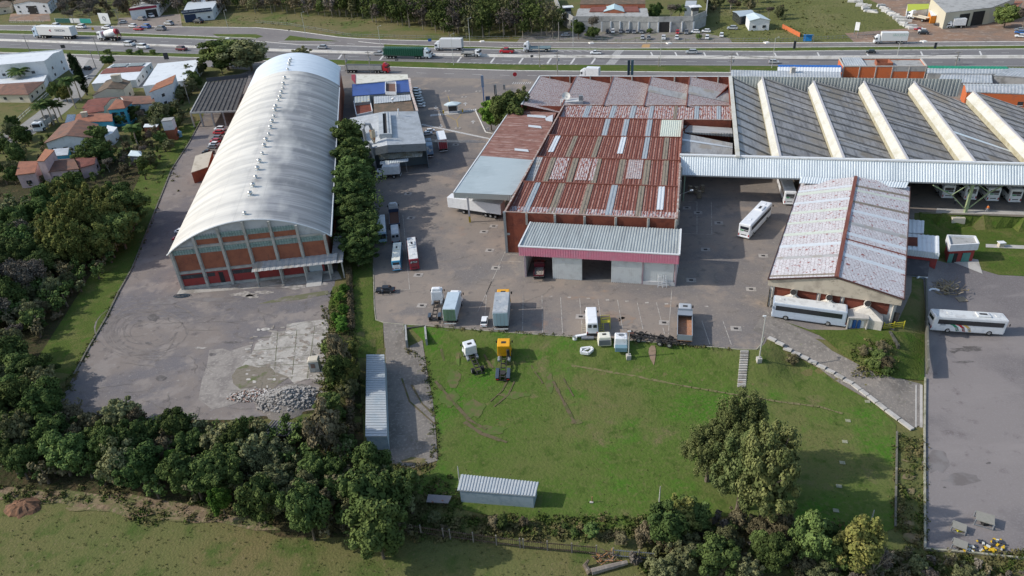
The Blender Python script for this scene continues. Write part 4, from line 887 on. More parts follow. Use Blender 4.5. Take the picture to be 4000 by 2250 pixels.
def house(name,label,cat,cor,z,zr=0,ridge=None,wall=w_white,roof=r_white,ov=.4,fw=0,rw=0,lw=0,group=None,base=None,rib=None,parapet=0,door=None,th=.18,winh=1.1):
 """cor: FL,FR,BR,BL roof-corner pixels at height z; ridge 'x' (left-right), 'y' (front-back), 'hip', 'shed' (back high)"""
 c=[P(p[0],p[1],z) for p in cor];ctr=sum(c,V())/4
 t=thing(name,label,cat,(ctr.x,ctr.y,0),group)
 q=MB();up=V((0,0,zr));rs=[]
 if ridge=='x':a,b=(c[0]+c[3])/2+up,(c[1]+c[2])/2+up;rs=[[c[0],c[1],b,a],[c[2],c[3],a,b]]
 elif ridge=='y':a,b=(c[0]+c[1])/2+up,(c[3]+c[2])/2+up;rs=[[c[1],c[2],b,a],[c[3],c[0],a,b]]
 elif ridge=='hip':
  m0,m1=(c[0]+c[3])/2,(c[1]+c[2])/2;a,b=lerp(m0,m1,.28)+up,lerp(m0,m1,.72)+up
  rs=[[c[0],c[1],b,a],[c[2],c[3],a,b],[c[1],c[2],b],[c[3],c[0],a]]
 elif ridge=='shed':rs=[[c[0],c[1],c[2]+up,c[3]+up]]
 else:rs=[c]
 for r in rs:
  if rib and len(r)==4:q.ribbed(r[0],r[1],r[2],r[3],rib,.07)
  q.slab([x-V((0,0,.02)) for x in r],th)
 q.build('roof',roof,t)
 ww=MB();ws=[]
 for i in range(4):
  v=(ctr-c[i]).xy.to_3d();L=max(v.length,.1);ws.append(c[i].xy.to_3d()+v/L*ov*1.4)
 if parapet:
  ws=[x.xy.to_3d() for x in c];pp=MB()
  for i in range(4):wboxw(pp,ws[i],ws[(i+1) % 4],z-.4,z+parapet,.25)
  pp.build('parapet',wall,t)
 for i in range(4):
  a,b=ws[i],ws[(i+1) % 4];hz=z-.1
  pts=[(a.x,a.y,gz(a.x,a.y)-.3),(b.x,b.y,gz(b.x,b.y)-.3),(b.x,b.y,hz),(a.x,a.y,hz)]
  if ridge=='y' and i in (0,2):m=(a+b)/2;pts=pts[:3]+[(m.x,m.y,hz+zr*.93)]+pts[3:]
  if ridge=='x' and i in (1,3):m=(a+b)/2;pts=pts[:3]+[(m.x,m.y,hz+zr*.93)]+pts[3:]
  if ridge=='shed' and i==1:pts[2]=(b.x,b.y,hz+zr)
  if ridge=='shed' and i==3:pts[3]=(a.x,a.y,hz+zr)
  if ridge=='shed' and i==2:pts[2]=(b.x,b.y,hz+zr);pts[3]=(a.x,a.y,hz+zr)
  ww.poly(pts)
 ww.build('wall',wall,t)
 for n,i in ((fw,0),(rw,1),(lw,3)):
  a,b=ws[i],ws[(i+1) % 4];dv=(b-a);L=dv.length;dv.normalize();no=V((dv.y,-dv.x,0))
  fl=max(1,int(z/3)) if n else 0
  for f in range(fl):
   for k in range(n):
    u=(k+.5)/n*L;s=min(1.4,L/n*.55);z0=1.1+f*2.9
    w_=MB();p=a+dv*u+no*.03;p.z=z0+winh/2;w_.bar(p-dv*s/2,p+dv*s/2,.1,winh);fr=w_.build('window',m_glassd,t)
    w_=MB();p.z=z0-.08;w_.bar(p-dv*(s/2+.1)+no*.05,p+dv*(s/2+.1)+no*.05,.16,.12);w_.build('sill',m_gutter,fr) if False else w_.build('window_sill',m_gutter,t)
 if door:
  i,u0,u1,h=door;a,b=ws[i],ws[(i+1) % 4];dv=(b-a).normalized();L=(b-a).length;no=V((dv.y,-dv.x,0))
  w_=MB();p,q2=a+dv*L*u0+no*.06,a+dv*L*u1+no*.06;p.z=q2.z=h/2;w_.bar(p,q2,.1,h);w_.build('door',m_dark,t)
 return t,c,ws
def chimney(px,py,z,d=(1,.8,1.4),mat=w_cream,parent=None,nm='chimney'):
 p=P(px,py,z);q=MB();q.box((p.x,p.y,z),d,.2);q.box((p.x,p.y,z+d[2]/2+.08),(d[0]+.25,d[1]+.25,.16),.2);return q.build(nm,mat,parent)
def c1(x,y):return C(1,1,x,y)
def h_(bx,by,ty):return hg(bx,by,ty)

z=6.0
t,c,ws=house('blue_roofed_workshop','low workshop with a deep blue sheet roof and a white rear roof strip','workshop',[D(245,400),D(985,345),D(950,190),D(240,255)],z,wall=w_grey,roof=r_blue,ov=.1)
q=MB();a=[P(*D(290,250),z+.3),P(*D(950,190),z+.3),P(*D(940,130),z+.3),P(*D(232,128),z+.3)];q.slab(a,.25);q.build('white_rear_roof',mk('yellowed_white_roof',(.60,.58,.50),.6,0,[(.6,(.45,.42,.33),.5,.66)]),t)
q=MB();q.slab([P(*D(235,190),z+.5),P(*D(285,250),z+.5),P(*D(285,130),z+.5),P(*D(232,130),z+.5)],.1);q.build('red_roof_end',mk('dark_red_sheet',(.26,.03,.04),.6),t)
q=MB();pz=[P(*D(665,375),z+.1),P(*D(800,380),z+.1),P(*D(795,250),z+.1),P(*D(665,250),z+.1)]
for i in range(4):wboxw(q,pz[i],pz[(i+1) % 4],z-.2,z+.9,.2)
q.build('light_well',w_white,t);q=MB();q.poly([p+V((0,0,.05)) for p in pz]);q.build('light_well_floor',mk('brown_floor',(.14,.08,.06)),t)
q=MB();q.bar(P(*D(985,345),z+.3),P(*D(962,180),z+.3),.8,.4);q.bar(P(*D(985,345),z+.3),P(*D(1062,595),z+.3),.7,.4);q.build('side_parapet',mk('flaking_pink_wall',(.42,.33,.29),.9,0,[(1,(.55,.52,.5),.5,.6)]),t)
t,c,ws=house('tiled_service_hall','middle hall with pale front ridge and brown mossy tiles behind the grey roof','hall',[D(515,618),D(1022,592),D(975,385),D(515,410)],5.6,wall=w_grey,roof=r_dtile,ov=.1)
q=MB();q.ribbed(P(*D(520,500),5.7),P(*D(985,455),5.9),P(*D(975,385),5.9),P(*D(515,410),5.7),.8,.05);q.build('pale_roof_band',r_grey,t)
fl=MB();p=P(*D(750,480),6);fl.tube([p,p+V((0,0,1)),p+V((.8,-.3,1.4))],.35,8);fl.build('flue',w_white,t)
t,c,ws=house('open_store','roofless store with white beams and a dark red floor beside the arched warehouse','store',[D(300,655),D(500,612),D(470,470),D(265,480)],4.6,wall=w_white,roof=m_dbrick,ov=0,parapet=.5)
t,c,ws=house('glazed_pergola','pergola with pale translucent roof at the corner of the blue roof','pergola',[D(270,490),D(470,470),D(462,350),D(265,368)],5.6,wall=w_grey,roof=mk('translucent_sheet',(.33,.36,.36),.5,0,[(.8,(.42,.36,.22),.55,.62)]),ov=.2,rib=.9)
zf=7.4
fa=P(*D(685,1020),zf+1.2);fr_=P(*D(1168,998),zf);ba,br_=P(*D(645,600),zf+1.2),P(*D(1065,595),zf);bl_,fl_=P(*D(215,682),zf-.2),P(*D(430,1072),zf-.2)
t=thing('grey_roofed_workshop','workshop with weathered light grey roof and long ridge ventilator','workshop',((fa+fr_)/2).xy.to_3d())
q=MB();q.ribbed(fr_,br_,ba,fa,.9,.06);q.ribbed(fl_,bl_,ba,fa,.9,.06);q.build('roof',r_grey,t)
q=MB()
for p,s in ((fl_,fa),(fa,fr_)):
 n=26
 for i in range(n):u,v=lerp(p,s,i/n),lerp(p,s,(i+.6)/n);d=V((0,0,-2.2));q.poly([u+d,v+d,v,u]);u,v2=v+V((0,.08,0)),lerp(p,s,(i+1)/n)+V((0,.08,0));q.poly([u+d,v2+d,v2,u])
q.build('front_fascia',mk('grey_fascia',(.24,.26,.27),.6,.1,[(1,(.18,.19,.2),.5,.7)]),t)
q=MB();wboxw(q,fr_,br_,0,zf,.2);wboxw(q,fl_,bl_,0,zf-.3,.2);mid_=lerp(fl_,bl_,.12);m2=lerp(fr_,br_,.12);wboxw(q,mid_,m2,0,zf-.3,.2);q.build('wall',mk('dark_blue_grey_wall',(.12,.15,.17),.8),t)
q=MB()
r0,r1=P(*D(650,625),zf+1.6),P(*D(665,905),zf+1.6);dx=V((1,0,0))
for s in (-1.3,1.3):q.bar(r0+dx*s,r1+dx*s,1.0,.7);q.bar(r0+dx*s*.6+V((0,0,.45)),r1+dx*s*.6+V((0,0,.45)),.5,.15)
q.bar(r1+dx*-1.6,r1+dx*1.6,.5,1.4);q.build('ridge_ventilator',r_grey,t)
q=MB();q.poly([r0-dx*.7+V((0,0,.1)),r1-dx*.7+V((0,0,.1)),r1+dx*.7+V((0,0,.1)),r0+dx*.7+V((0,0,.1))]);q.build('ventilator_slot',m_dark,t)
q=MB();p=P(*D(825,645),zf+.9);q.tube([p,p+V((.2,0,2.0))],.22,8);q.build('flue',m_gutter,t)
aw=thing('front_awning','stepped corrugated awning in front of the grey roofed workshop','awning',P(*D(850,1340)))
q=MB();q.ribbed(P(*D(590,1205),3.9),P(*D(1125,1165),3.9),P(*D(1132,1085),4.8),P(*D(570,1142),4.8),.6,.08);q.build('upper_sheet',mk('mossy_pale_sheet',(.36,.36,.32),.7,0,[(.6,(.25,.22,.16),.5,.62),(1.5,(.48,.48,.45),.55,.68)]),aw)
q=MB();q.ribbed(P(*D(595,1265),3.5),P(*D(950,1226),3.5),P(*D(950,1188),3.8),P(*D(592,1225),3.8),.6,.06);q.build('lower_sheet',m_wcorr,aw)
for x,y in ((935,1355),(858,1365),(1120,1240),(1128,1235)):p=P(*D(x,y));q=MB();q.bar(p,p+V((0,0,3.5)),.18);q.build('post',m_steel,aw)
q=MB();a,b=P(*D(600,1330)),P(*D(1130,1240));a=a+V((0,5,0));b=b+V((0,4,0));wboxw(q,a,b,0,3.4,.2);q.build('back_wall',m_dark,aw)
du=thing('extraction_duct','tall grey cyclone ducts with a rusty elbow beside the big dark trees','duct',P(*D(545,1380)))
q=MB();b0=P(*D(548,1375));q.tube([b0,b0+V((-.4,0,9))],.5,10);q.build('duct',m_steel,du)
b1=P(*D(490,1335));tp=b1+V((-.4,0,12.3));q=MB();q.tube([b1,tp,tp+V((.8,0,1.2)),tp+V((1.9,0,1.1)),tp+V((2.3,0,-.6))],.42,10);q.build('tall_duct',m_steel,du)
q=MB();q.tube([tp+V((2.3,0,-.5)),tp+V((2.3,0,-2.6)),tp+V((2.4,0,-4.4))],[.75,.8,.2],10);q.build('cyclone',mk('rusty_cream',(.5,.42,.3),.7,0,[(1,(.35,.12,.04),.55,.62)]),du)

g=thing('gatehouse','small guard booth with a pale pyramid canopy on a kerbed island','booth',P(*C(1,2,1862,1062)))
b=g.location;z1=3.1;q=MB();hexa=[b+V((3.0*math.cos(R(a)),2.1*math.sin(R(a)),z1)) for a in (10,55,125,190,240,300)];ap=b+V((0,.2,z1+.7))
for i in range(6):q.poly([hexa[i],hexa[(i+1) % 6],ap])
q.prism([(h.x,h.y) for h in hexa],z1-.3,z1-.02);q.build('roof',mk('pale_blue_sheet',(.52,.60,.62),.5),g)
q=MB();q.box((b.x,b.y,1.35),(2.8,2.0,2.5));q.build('glass_wall',m_glassd,g);q=MB();q.box((b.x,b.y,.45),(2.9,2.1,.8));q.build('lower_wall',w_white,g)
for sx,sy in ((-1.5,-1.05),(1.5,-1.05),(-1.5,1.05),(1.5,1.05)):q=MB();q.bar(b+V((sx,sy,.8)),b+V((sx,sy,3)),.18);q.build('corner_post',w_white,g)
isl=MB();isl.prism([(b.x+3.9*math.cos(R(a)),b.y-.2+2.2*math.sin(R(a))) for a in range(0,360,20)],0,.16);isl.build('booth_island',m_conc,kind='structure')
for s,lb in ((-3.3,'left'),(3.2,'right')):
 k=thing('lifting_barrier','yellow lifting barrier post %s of the guard booth' % lb,'barrier',b+V((s,-.6,0)));q=MB();q.box((b.x+s,b.y-.6,.6),(.45,.45,1.1));q.build('cabinet',mk('barrier_yellow',(.6,.4,.05),.5),k)
 q=MB();q.bar(b+V((s,-.6,1)),b+V((s*1.9,-.4,1.2)),.08);q.build('arm',m_gutter,k)
sg=thing('blue_pylon_sign','tall narrow blue pylon sign beside the gate','sign',P(*C(1,2,2152,970)))
b=sg.location;H_=hg(*C(1,2,2152,970),550*0+715/2.415);q=MB();q.bar(b,b+V((0,0,H_*.62)),.35);q.build('pole',mk('blue_pole',(.08,.18,.40),.5),sg)
q=MB();q.box((b.x,b.y,H_*.8),(.9,.3,H_*.42));q.build('board',mk('blue_grey_board',(.20,.26,.36),.5),sg)
p=P(*C(1,2,2190,975));tb=thing('notice_board','small dark blue notice board on legs near the gate garden','sign',p);q=MB();q.box((p.x,p.y,1.6),(1.6,.15,1.8));q.build('panel',mk('navy_board',(.05,.08,.13)),tb);q=MB();q.bar(p+V((-.6,0,0)),p+V((-.6,0,1)),.1);q.build('leg',m_steel,tb);q=MB();q.bar(p+V((.6,0,0)),p+V((.6,0,1)),.1);q.build('leg',m_steel,tb)
zb=MB()
for k in range(7):x=1655+k*21;line3(zb,PC(1,2,x,1098-k*2),PC(1,2,x+6,1080-k*2),.9,.06)
for k in range(8):x=1945+k*17;line3(zb,PC(1,2,x,1062-k*2.4),PC(1,2,x+5,1045-k*2.4),.8,.06)
for k in range(34):x=1565+k*19.4;line3(zb,PC(1,2,x,1182+k*4.1),PC(1,2,x+14,1172+k*4.1),.75,.06)
for (x,y) in ((1697,1010),(1975,985),(1744,1185),(2048,1155)):
 s=1 if y in (985,1155) else -1;a,b_=PC(1,2,x,y+12*s),PC(1,2,x,y-14*s);line3(zb,a,b_,.3,.06)
 n=(b_-a).normalized();x_=V((n.y,-n.x,0));e=b_+n*.1;zz=V((0,0,.06));f=[e+x_*.8-n*1.1+zz,e+n*.5+zz,e-x_*.8-n*1.1+zz];zb.poly(f if (f[1]-f[0]).cross(f[2]-f[0]).z>0 else f[::-1])
for k in range(9):x=5+k*20;line3(zb,PC(1,3,x,795),PC(1,3,x+14,775),.2,.06)
zb.build('crossing_paint',m_paint,kind='structure')
yb_=MB()
for a,c_ in (((1800,1090),(1890,1135)),((1935,1080),(1893,1135)),((1893,1135),(1908,1205)),((1810,905),(1828,960))):line3(yb_,PC(1,2,*a),PC(1,2,*c_),.2,.06)
yb_.build('yellow_lines',m_ypaint,kind='structure')

yl=MB()
for (x0,y0,x1,y1) in ((105,120,100,460),(283,130,288,485),(458,150,478,495),(638,160,660,420),(812,165,838,360),(995,175,1048,470),(1180,190,1235,450),(1362,198,1440,500),(1790,370,1870,605),(1985,360,2070,600),(1508,80,1475,500)):
 line3(yl,PC(3,3,x0,y0),PC(3,3,x1,y1),.14,.06)
for p,s in ((PC(3,2,2225,0),PC(3,2,2090,290)),(PC(2,2,2350,1050),PC(2,2,2170,1449)),(PC(3,2,2175,130),PC(3,2,2160,320)),(PC(2,2,1385,700),PC(2,2,1450,1405)),(PC(3,2,1450,75),PC(3,2,1260,90)),(PC(2,3,1745,575),PC(2,3,1745,885)),(PC(2,3,1880,575),PC(2,3,1885,885)),(PC(2,3,1600,876),PC(2,3,1885,886)),(PC(2,3,1660,575),PC(2,3,1745,575)),(PC(2,2,2350,1070),PC(2,3,60,1078)),(PC(2,2,2320,1138),PC(2,3,110,1145))):line3(yl,p,s,.13,.06)
for x,y in ((365,140),(540,150),(720,160),(900,175),(1085,187),(1272,200),(1457,212),(1833,237)):p=PC(3,3,x,y);line3(yl,p-V((.35,0,0)),p+V((.35,0,0)),.45,.06)
yl.build('parking_lines',m_paintold,kind='structure')

cov=[C(2,2,2243,807),C(2,2,2150,860),C(2,2,2205,1035),C(2,2,2262,1202),C(2,2,1532,1268),C(3,2,1565,228),C(2,2,1435,502),C(2,2,1462,730),C(2,3,1650,635),C(2,3,1755,680),C(2,3,1950,777),C(2,3,1825,1028),C(2,3,2370,1087),C(2,3,2255,1402),C(3,3,648,333),C(3,3,1435,390),C(3,3,2112,445),C(1,2,1903,1210),C(1,2,1885,1365),C(1,2,1962,916),C(1,2,2095,862),C(1,2,1805,860),C(2,3,1690,1317)]
cv=thing('inspection_cover','square drain cover','drain cover',world=False)
q=MB();q.box((0,0,.05),(1.9,1.5,.06));q.build('surround',mk('cover_concrete',(.34,.31,.28),.9,0,[(2,(.24,.22,.2),.5,.65)]),cv);q=MB();q.box((0,0,.09),(.75,.55,.04));q.build('grating',m_dark,cv)
lbl=['drain cover closest to the corner column of the rust roofed factory','drain cover left of the factory corner column','drain cover in the open yard right of the red bus','drain cover on the diagonal painted line','drain cover just behind the dark red bus','drain cover left of the white cab chassis truck','drain cover in the tree shade on the yard','drain cover right of the dark flatbed truck','drain cover below the wall lamp','drain cover inside the painted rectangle','drain cover right of the painted rectangle','drain cover in the factory shadow','drain cover below the white bus','drain cover left of the flaking white gabled roof','drain cover left of the white van','drain cover left of the rust-bedded tipper','drain cover nearest the head of the lawn stairs','drain cover on the yellow line below the booth','drain cover under the pipe bridge','drain cover above the booth','drain cover left of the blue pylon','drain cover far from the booth near the road','drain cover near the loading annex corner']
for i,p in enumerate(cov):o=cv if i==0 else dup(cv,(0,0,0));o.location=P(*p);o.rotation_euler=(0,0,R(-12));o['label']=lbl[i];o['group']='drain covers in the yard'

pb=thing('pipe_bridge','thin lattice pipe bridge crossing the lane to the rusty wing','bridge',PC(1,2,1600,1335));zz=5.5
a,b_=P(*C(1,2,1590,1335),zz),P(*C(1,2,2170,1345),zz)
for o in ((0,0,0),(0,.5,0),(0,0,.5)):q=MB();q.bar(a+V(o),b_+V(o),.1);q.build('chord',m_steel,pb)
q=MB()
for i in range(30):q.bar(lerp(a,b_,i/30),lerp(a,b_,(i+1)/30)+V((0,.5*(i % 2),.5)),.05)
q.build('lacing',m_steel,pb)

zo=hg(*C(1,4,700,735),625/2.415);oc=[P(*C(1,4,715,625),zo),P(*C(1,4,1497,625),zo),P(*C(1,4,1440,552),zo),P(*C(1,4,672,550),zo)]
t=thing('office_block','flat-roofed orange brick block with concrete posts and roof wells','building',((oc[0]+oc[1])/2).xy.to_3d())
q=MB()
for i in range(4):wboxw(q,oc[i],oc[(i+1) % 4],0,zo,.25)
q.build('brick_wall',mk('bright_orange_brick',(.50,.13,.045),.9,0,[(.6,(.38,.12,.06),.5,.68),(4,(.56,.17,.07),.55,.75)]),t)
q=MB();q.poly([p-V((0,0,.5)) for p in oc]);q.build('roof',w_grey,t)
q=MB()
for i in range(4):q.bar(oc[i],oc[(i+1) % 4],.4,.35)
q.build('coping',m_conc,t)
for i in range(6):p=lerp(oc[0],oc[1],i/5)+V((0,-.12,0));q=MB();q.bar(V((p.x,p.y,0)),p,.35);q.build('post',m_conc,t)
q=MB();a,b_=lerp(oc[0],oc[1],.6),oc[1];o=V((0,-.18,0));q.poly([a+o+V((0,0,-1.7)),b_+o+V((0,0,-1.7)),b_+o,a+o]);q.build('plaster_band',w_grey,t)
q=MB();q.ribbed(lerp(oc[0],oc[1],.02)+V((0,0,-.3)),lerp(oc[0],oc[1],.3)+V((0,0,-.3)),lerp(oc[3],oc[2],.27)+V((0,0,.3)),lerp(oc[3],oc[2],.02)+V((0,0,.3)),.8,.05);q.build('roof_sheet',r_grey,t)
q=MB();wl=[lerp(lerp(oc[0],oc[1],u),lerp(oc[3],oc[2],u),v) for u,v in ((.41,.1),(.60,.1),(.58,.6),(.42,.6))]
for i in range(4):wboxw(q,wl[i],wl[(i+1) % 4],zo-.6,zo+.9,.25)
q.build('roof_well',m_brick,t)
for nm,lb,cr,z_,rm,wm in (
 ('blue_awning_block','low white block under a blue corrugated awning facing the motorway',[C(1,4,90,668),C(1,4,690,680),C(1,4,690,645),C(1,4,90,640)],3.6,r_white,w_white),
 ('grey_strip_roof','grey corrugated strip roof with a small chimney in front of the blue awning',[C(1,4,-350,740),C(1,4,690,745),C(1,4,685,690),C(1,4,-350,668)],3.3,r_grey,w_grey),
 ('office_annex','flat grey-roofed annex right of the orange brick block',[C(1,4,1600,775),C(1,4,2120,785),C(1,4,2110,700),C(1,4,1640,690)],3.6,r_grey,w_grey),
 ('green_awning_block','grey block with air conditioners below a green corrugated awning',[C(1,4,1500,690),C(1,4,2250,697),C(1,4,2250,660),C(1,4,1500,650)],4.2,r_grey,w_grey),
 ('long_brick_office','long orange brick office with a grey corrugated roof',[C(1,4,1870,865),C(1,4,3200,915),C(1,4,3200,800),C(1,4,1840,790)],4.6,r_grey,mk('bright_orange_brick',(.5,.13,.045))),
 ('grey_gable_store','grey gabled store at the end of the green awning',[C(1,4,2130,710),C(1,4,2900,760),C(1,4,2900,650),C(1,4,2270,640)],4.4,r_grey,w_grey)):
 house(nm,lb,'building',cr,z_,.8 if 'office' in nm and 'long' in nm else .3,'x' if 'long' in nm or 'gable' in nm else 'shed',wm,rm,.2,fw=6 if nm=='long_brick_office' else 0,rib=.9)
for nm,lb,m,x0,y0,x1,y1,z_ in (('blue_awning','blue corrugated awning along the white block',r_bluea,90,612,685,615,4.3),('green_awning','long green corrugated awning beside the orange brick block',r_greena,1500,620,2250,627,5.0)):
 a,b_=P(*C(1,4,x0,y0),z_),P(*C(1,4,x1,y1),z_);q=MB();n=40
 for i in range(n):
  for j in range(5):
   def pt(i_,j_):p=lerp(a,b_,i_/n);an=j_/5*R(100);return V((p.x,p.y-1.9*math.sin(an),z_-1.6*(1-math.cos(an))+(.06 if i_ % 2 else 0)))
   q.poly([pt(i,j),pt(i,j+1),pt(i+1,j+1),pt(i+1,j)])
 tag(q.build(nm,m),lb,'awning')
for i,x in enumerate((1645,1690,1808,1852,1968,2015)):
 p=P(*C(1,4,x,682),3.6);k=thing('air_conditioner',['first','second','third','fourth','fifth','sixth'][i]+' white air conditioner from the left under the green awning','air conditioner',p,'air conditioners under the green awning');q=MB();q.box((p.x,p.y-.6,p.z),(.9,.5,.7));q.build('casing',w_white,k);q=MB();q.tube([p+V((0,-.86,0)),p+V((0,-.9,0))],.25,10);q.build('fan_grille',m_steel,k)
k=thing('roof_chimney','squat grey block chimney on the strip roof near the blue awning','chimney',PC(1,4,230,715));p=P(*C(1,4,230,690),3.4);q=MB();q.box((p.x,p.y,4.2),(1.5,1.4,2.0));q.build('stack',m_conc,k);q=MB();q.box((p.x,p.y,5.3),(1.7,1.6,.2));q.build('cap',m_conc,k)

zA=hg(*c1(478,768),582/2.415)
t,c,ws=house('white_showroom','large white modern building with a low white roof at the left edge','building',[c1(-420,655),c1(418,582),c1(590,475),c1(-200,535)],zA,1.0,'x',w_white,r_white,0,fw=3,rw=2,parapet=.4)
house('white_lean_to','low white lean-to roof in front of the white showroom','lean-to',[c1(-400,815),c1(412,765),c1(442,705),c1(-400,755)],3.2,0,None,w_white,r_white,.2)
house('brown_tiled_house','single-storey house with a mossy brown tiled roof behind a fence','house',[c1(-60,892),c1(266,892),c1(422,766),c1(-30,792)],3.4,1.6,'hip',w_cream,r_btile,.5,fw=2,rw=3)
zD=hg(*c1(1277,806),742/2.415)*1.1
t,c,ws=house('solar_roofed_shop','white building with solar panels on its red and white roof','shop',[c1(862,790),c1(1280,752),c1(1430,588),c1(1070,600)],zD,1.0,'x',w_white,r_white,.1,rw=4)
def onroof(c,u0,u1,v0,v1,z,zr,mat,nm,par,lift=.12):
 def pt(u,v):p=lerp(lerp(c[0],c[1],u),lerp(c[3],c[2],v if False else u),v);return V((p.x,p.y,z+zr*(1-abs(2*v-1))+lift))
 q=MB();vs=[v0]+([.5] if v0<.5<v1 else [])+[v1]
 for a,b in zip(vs,vs[1:]):q.slab([pt(u0,a),pt(u1,a),pt(u1,b),pt(u0,b)],.08)
 return q.build(nm,mat,par)
onroof(c,.02,.98,.36,.66,zD,1.0,r_rtile,'red_roof_band',t);
for k in range(2):onroof(c,.08+k*.42,.46+k*.42,.69,.93,zD,1.0,m_solar,'solar_panel',t,.3)
t,c,ws=house('white_flat_warehouse','white flat-roofed building with a bare tree in front','building',[c1(1345,812),c1(1790,750),c1(1888,572),c1(1490,610)],4.6,.5,'shed',w_white,r_white,.1)
house('cream_house','tall cream-walled house with a small dark tiled roof and chimney block','house',[c1(870,905),c1(1165,838),c1(1232,765),c1(1000,760)],5.2,1.6,'y',w_cream,r_dtile,.1,fw=1,rw=1)
k=chimney(*c1(1100,740),7.5,(3.2,2.2,2.6),w_cream);tag(k,'cream box chimney tower on the dark tiled house','chimney')
zF=7.4
house('orange_shed_roof_house','narrow tall white house with a bright orange sloping tiled roof','house',[c1(1405,870),c1(1628,782),c1(1660,712),c1(1475,795)],zF,.4,'shed',w_white,r_otile,.15,fw=1)
house('red_tiled_wing','long low wing with reddish tiles right of the turquoise house','house',[c1(1190,985),c1(1465,972),c1(1450,902),c1(1130,905)],4.2,.9,'x',w_white,r_btile,.2,fw=3)
house('dark_tiled_house','house with maroon tiles left of the turquoise house','house',[c1(770,1022),c1(985,1000),c1(1120,915),c1(905,925)],4.2,1.1,'x',w_cream,r_rtile,.2)
t,c,ws=house('turquoise_house','bright turquoise two-storey house with an orange hipped roof','house',[c1(1010,1035),c1(1180,1018),c1(1250,958),c1(1095,930)],6.4,1.5,'hip',w_turq,r_tile,.35,fw=2,rw=2)
t,c,ws=house('solar_tiled_house','orange tiled house with dark solar panels and a chimney','house',[c1(700,1150),c1(1062,1142),c1(1070,1068),c1(760,1065)],4.0,1.0,'x',w_turq,r_tile,.2,fw=2)
q=MB();q.slab([P(*c1(612,1160),4.2),P(*c1(700,1140),4.2),P(*c1(715,1078),4.6),P(*c1(635,1080),4.6)],.12);q.build('solar_panel',m_solar,t);chimney(*c1(800,1090),5.0,(1.8,1.4,2.2),w_cream,t)
house('brick_tiled_house','red tiled gable behind the solar tiled house','house',[c1(770,1075),c1(985,1045),c1(990,1000),c1(860,990)],4.6,1.0,'x',w_cream,r_rtile,.2)
zH=4.3
a=[P(*c1(412,1350),zH),P(*c1(858,1300),zH),P(*c1(925,1165),zH),P(*c1(590,1160),zH)]
house('white_gabled_house','white gabled house with a big weathered brown tiled roof','house',[c1(412,1350),c1(868,1300),c1(930,1170),c1(585,1170)],zH,1.7,'y',w_white,r_btile,.5,fw=4,rw=1)
house('white_flat_garage','small white flat-roofed extension with rusty streaks beside the gabled house','extension',[c1(985,1290),c1(1060,1255),c1(1105,1200),c1(1010,1180)],3.6,0,None,w_white,r_white,.1)
house('white_garden_roof','small pale roof on a brick outhouse beside the brick water tower','outhouse',[c1(1350,1198),c1(1480,1195),c1(1498,1165),c1(1365,1168)],3.0,0,None,m_brick,r_white,.1)
house('garden_shed','tiny grey shed with a pale hipped roof among garden trees','shed',[C(2,1,1205,138),C(2,1,1345,146),C(2,1,1330,96),C(2,1,1235,88)],2.8,.6,'hip',mk('grey_planks',(.22,.22,.22),.9),mk('pale_blue_sheet',(.52,.6,.62)),.3)

t,c,ws=house('pink_house','pale pink house with steep orange tiled roofs and a tall stair tower','house',[C(2,1,145,322),C(2,1,330,300),C(2,1,370,215),C(2,1,190,222)],4.4,.9,'shed',w_pink,r_tile,.3,fw=1)
t2=house('pink_house_tower','pale pink stair tower with a narrow window slit and orange roof','house',[C(2,1,345,190),C(2,1,415,188),C(2,1,520,100),C(2,1,430,92)],7.2,.5,'shed',w_pink,r_otile,.1,fw=0)[0]
house('pink_house_wing','long orange and brown tiled wing of the pale pink house','house',[C(2,1,450,292),C(2,1,745,262),C(2,1,690,165),C(2,1,470,178)],3.8,1.3,'x',w_pink,r_btile,.3,fw=3)
house('maroon_tiled_wing','square maroon tiled roof at the right end of the pink house','house',[C(2,1,745,258),C(2,1,895,215),C(2,1,925,150),C(2,1,705,155)],3.6,.9,'x',w_pink,r_rtile,.4,rw=1)
house('grey_roofed_annex','grey sheet roofed annex with a teal gable behind the pink house','annex',[C(2,1,505,142),C(2,1,640,132),C(2,1,650,64),C(2,1,500,76)],3.8,0,None,w_turq,r_grey,.1)

wt=thing('water_tower','square water tower with brick base and stained white top','tower',P(*c1(1640,1310)))
b=wt.location;Ht=hg(*c1(1640,1312),1130/2.415);q=MB();q.box((b.x,b.y,Ht*.27),(3.1,3.1,Ht*.54),.1);q.build('brick_base',m_brick,wt);q=MB();q.box((b.x,b.y,Ht*.77),(3.2,3.2,Ht*.46),.1);q.build('white_tank',w_white,wt)
q=MB();q.box((b.x,b.y,Ht+.05),(3.4,3.4,.25),.1);q.build('cap',w_grey,wt)
tk=P(*c1(1692,1290));k=thing('water_tank','round pale blue plastic tank at the foot of the brick water tower','tank',tk);q=MB();q.tube([tk,tk+V((0,0,1.6)),tk+V((0,0,2.0))],[1.0,1.15,.6],14);q.build('body',mk('blue_plastic',(.2,.42,.55),.5),k);q=MB();q.tube([tk+V((0,0,2)),tk+V((0,0,2.15))],.5,12);q.build('lid',w_white,k)

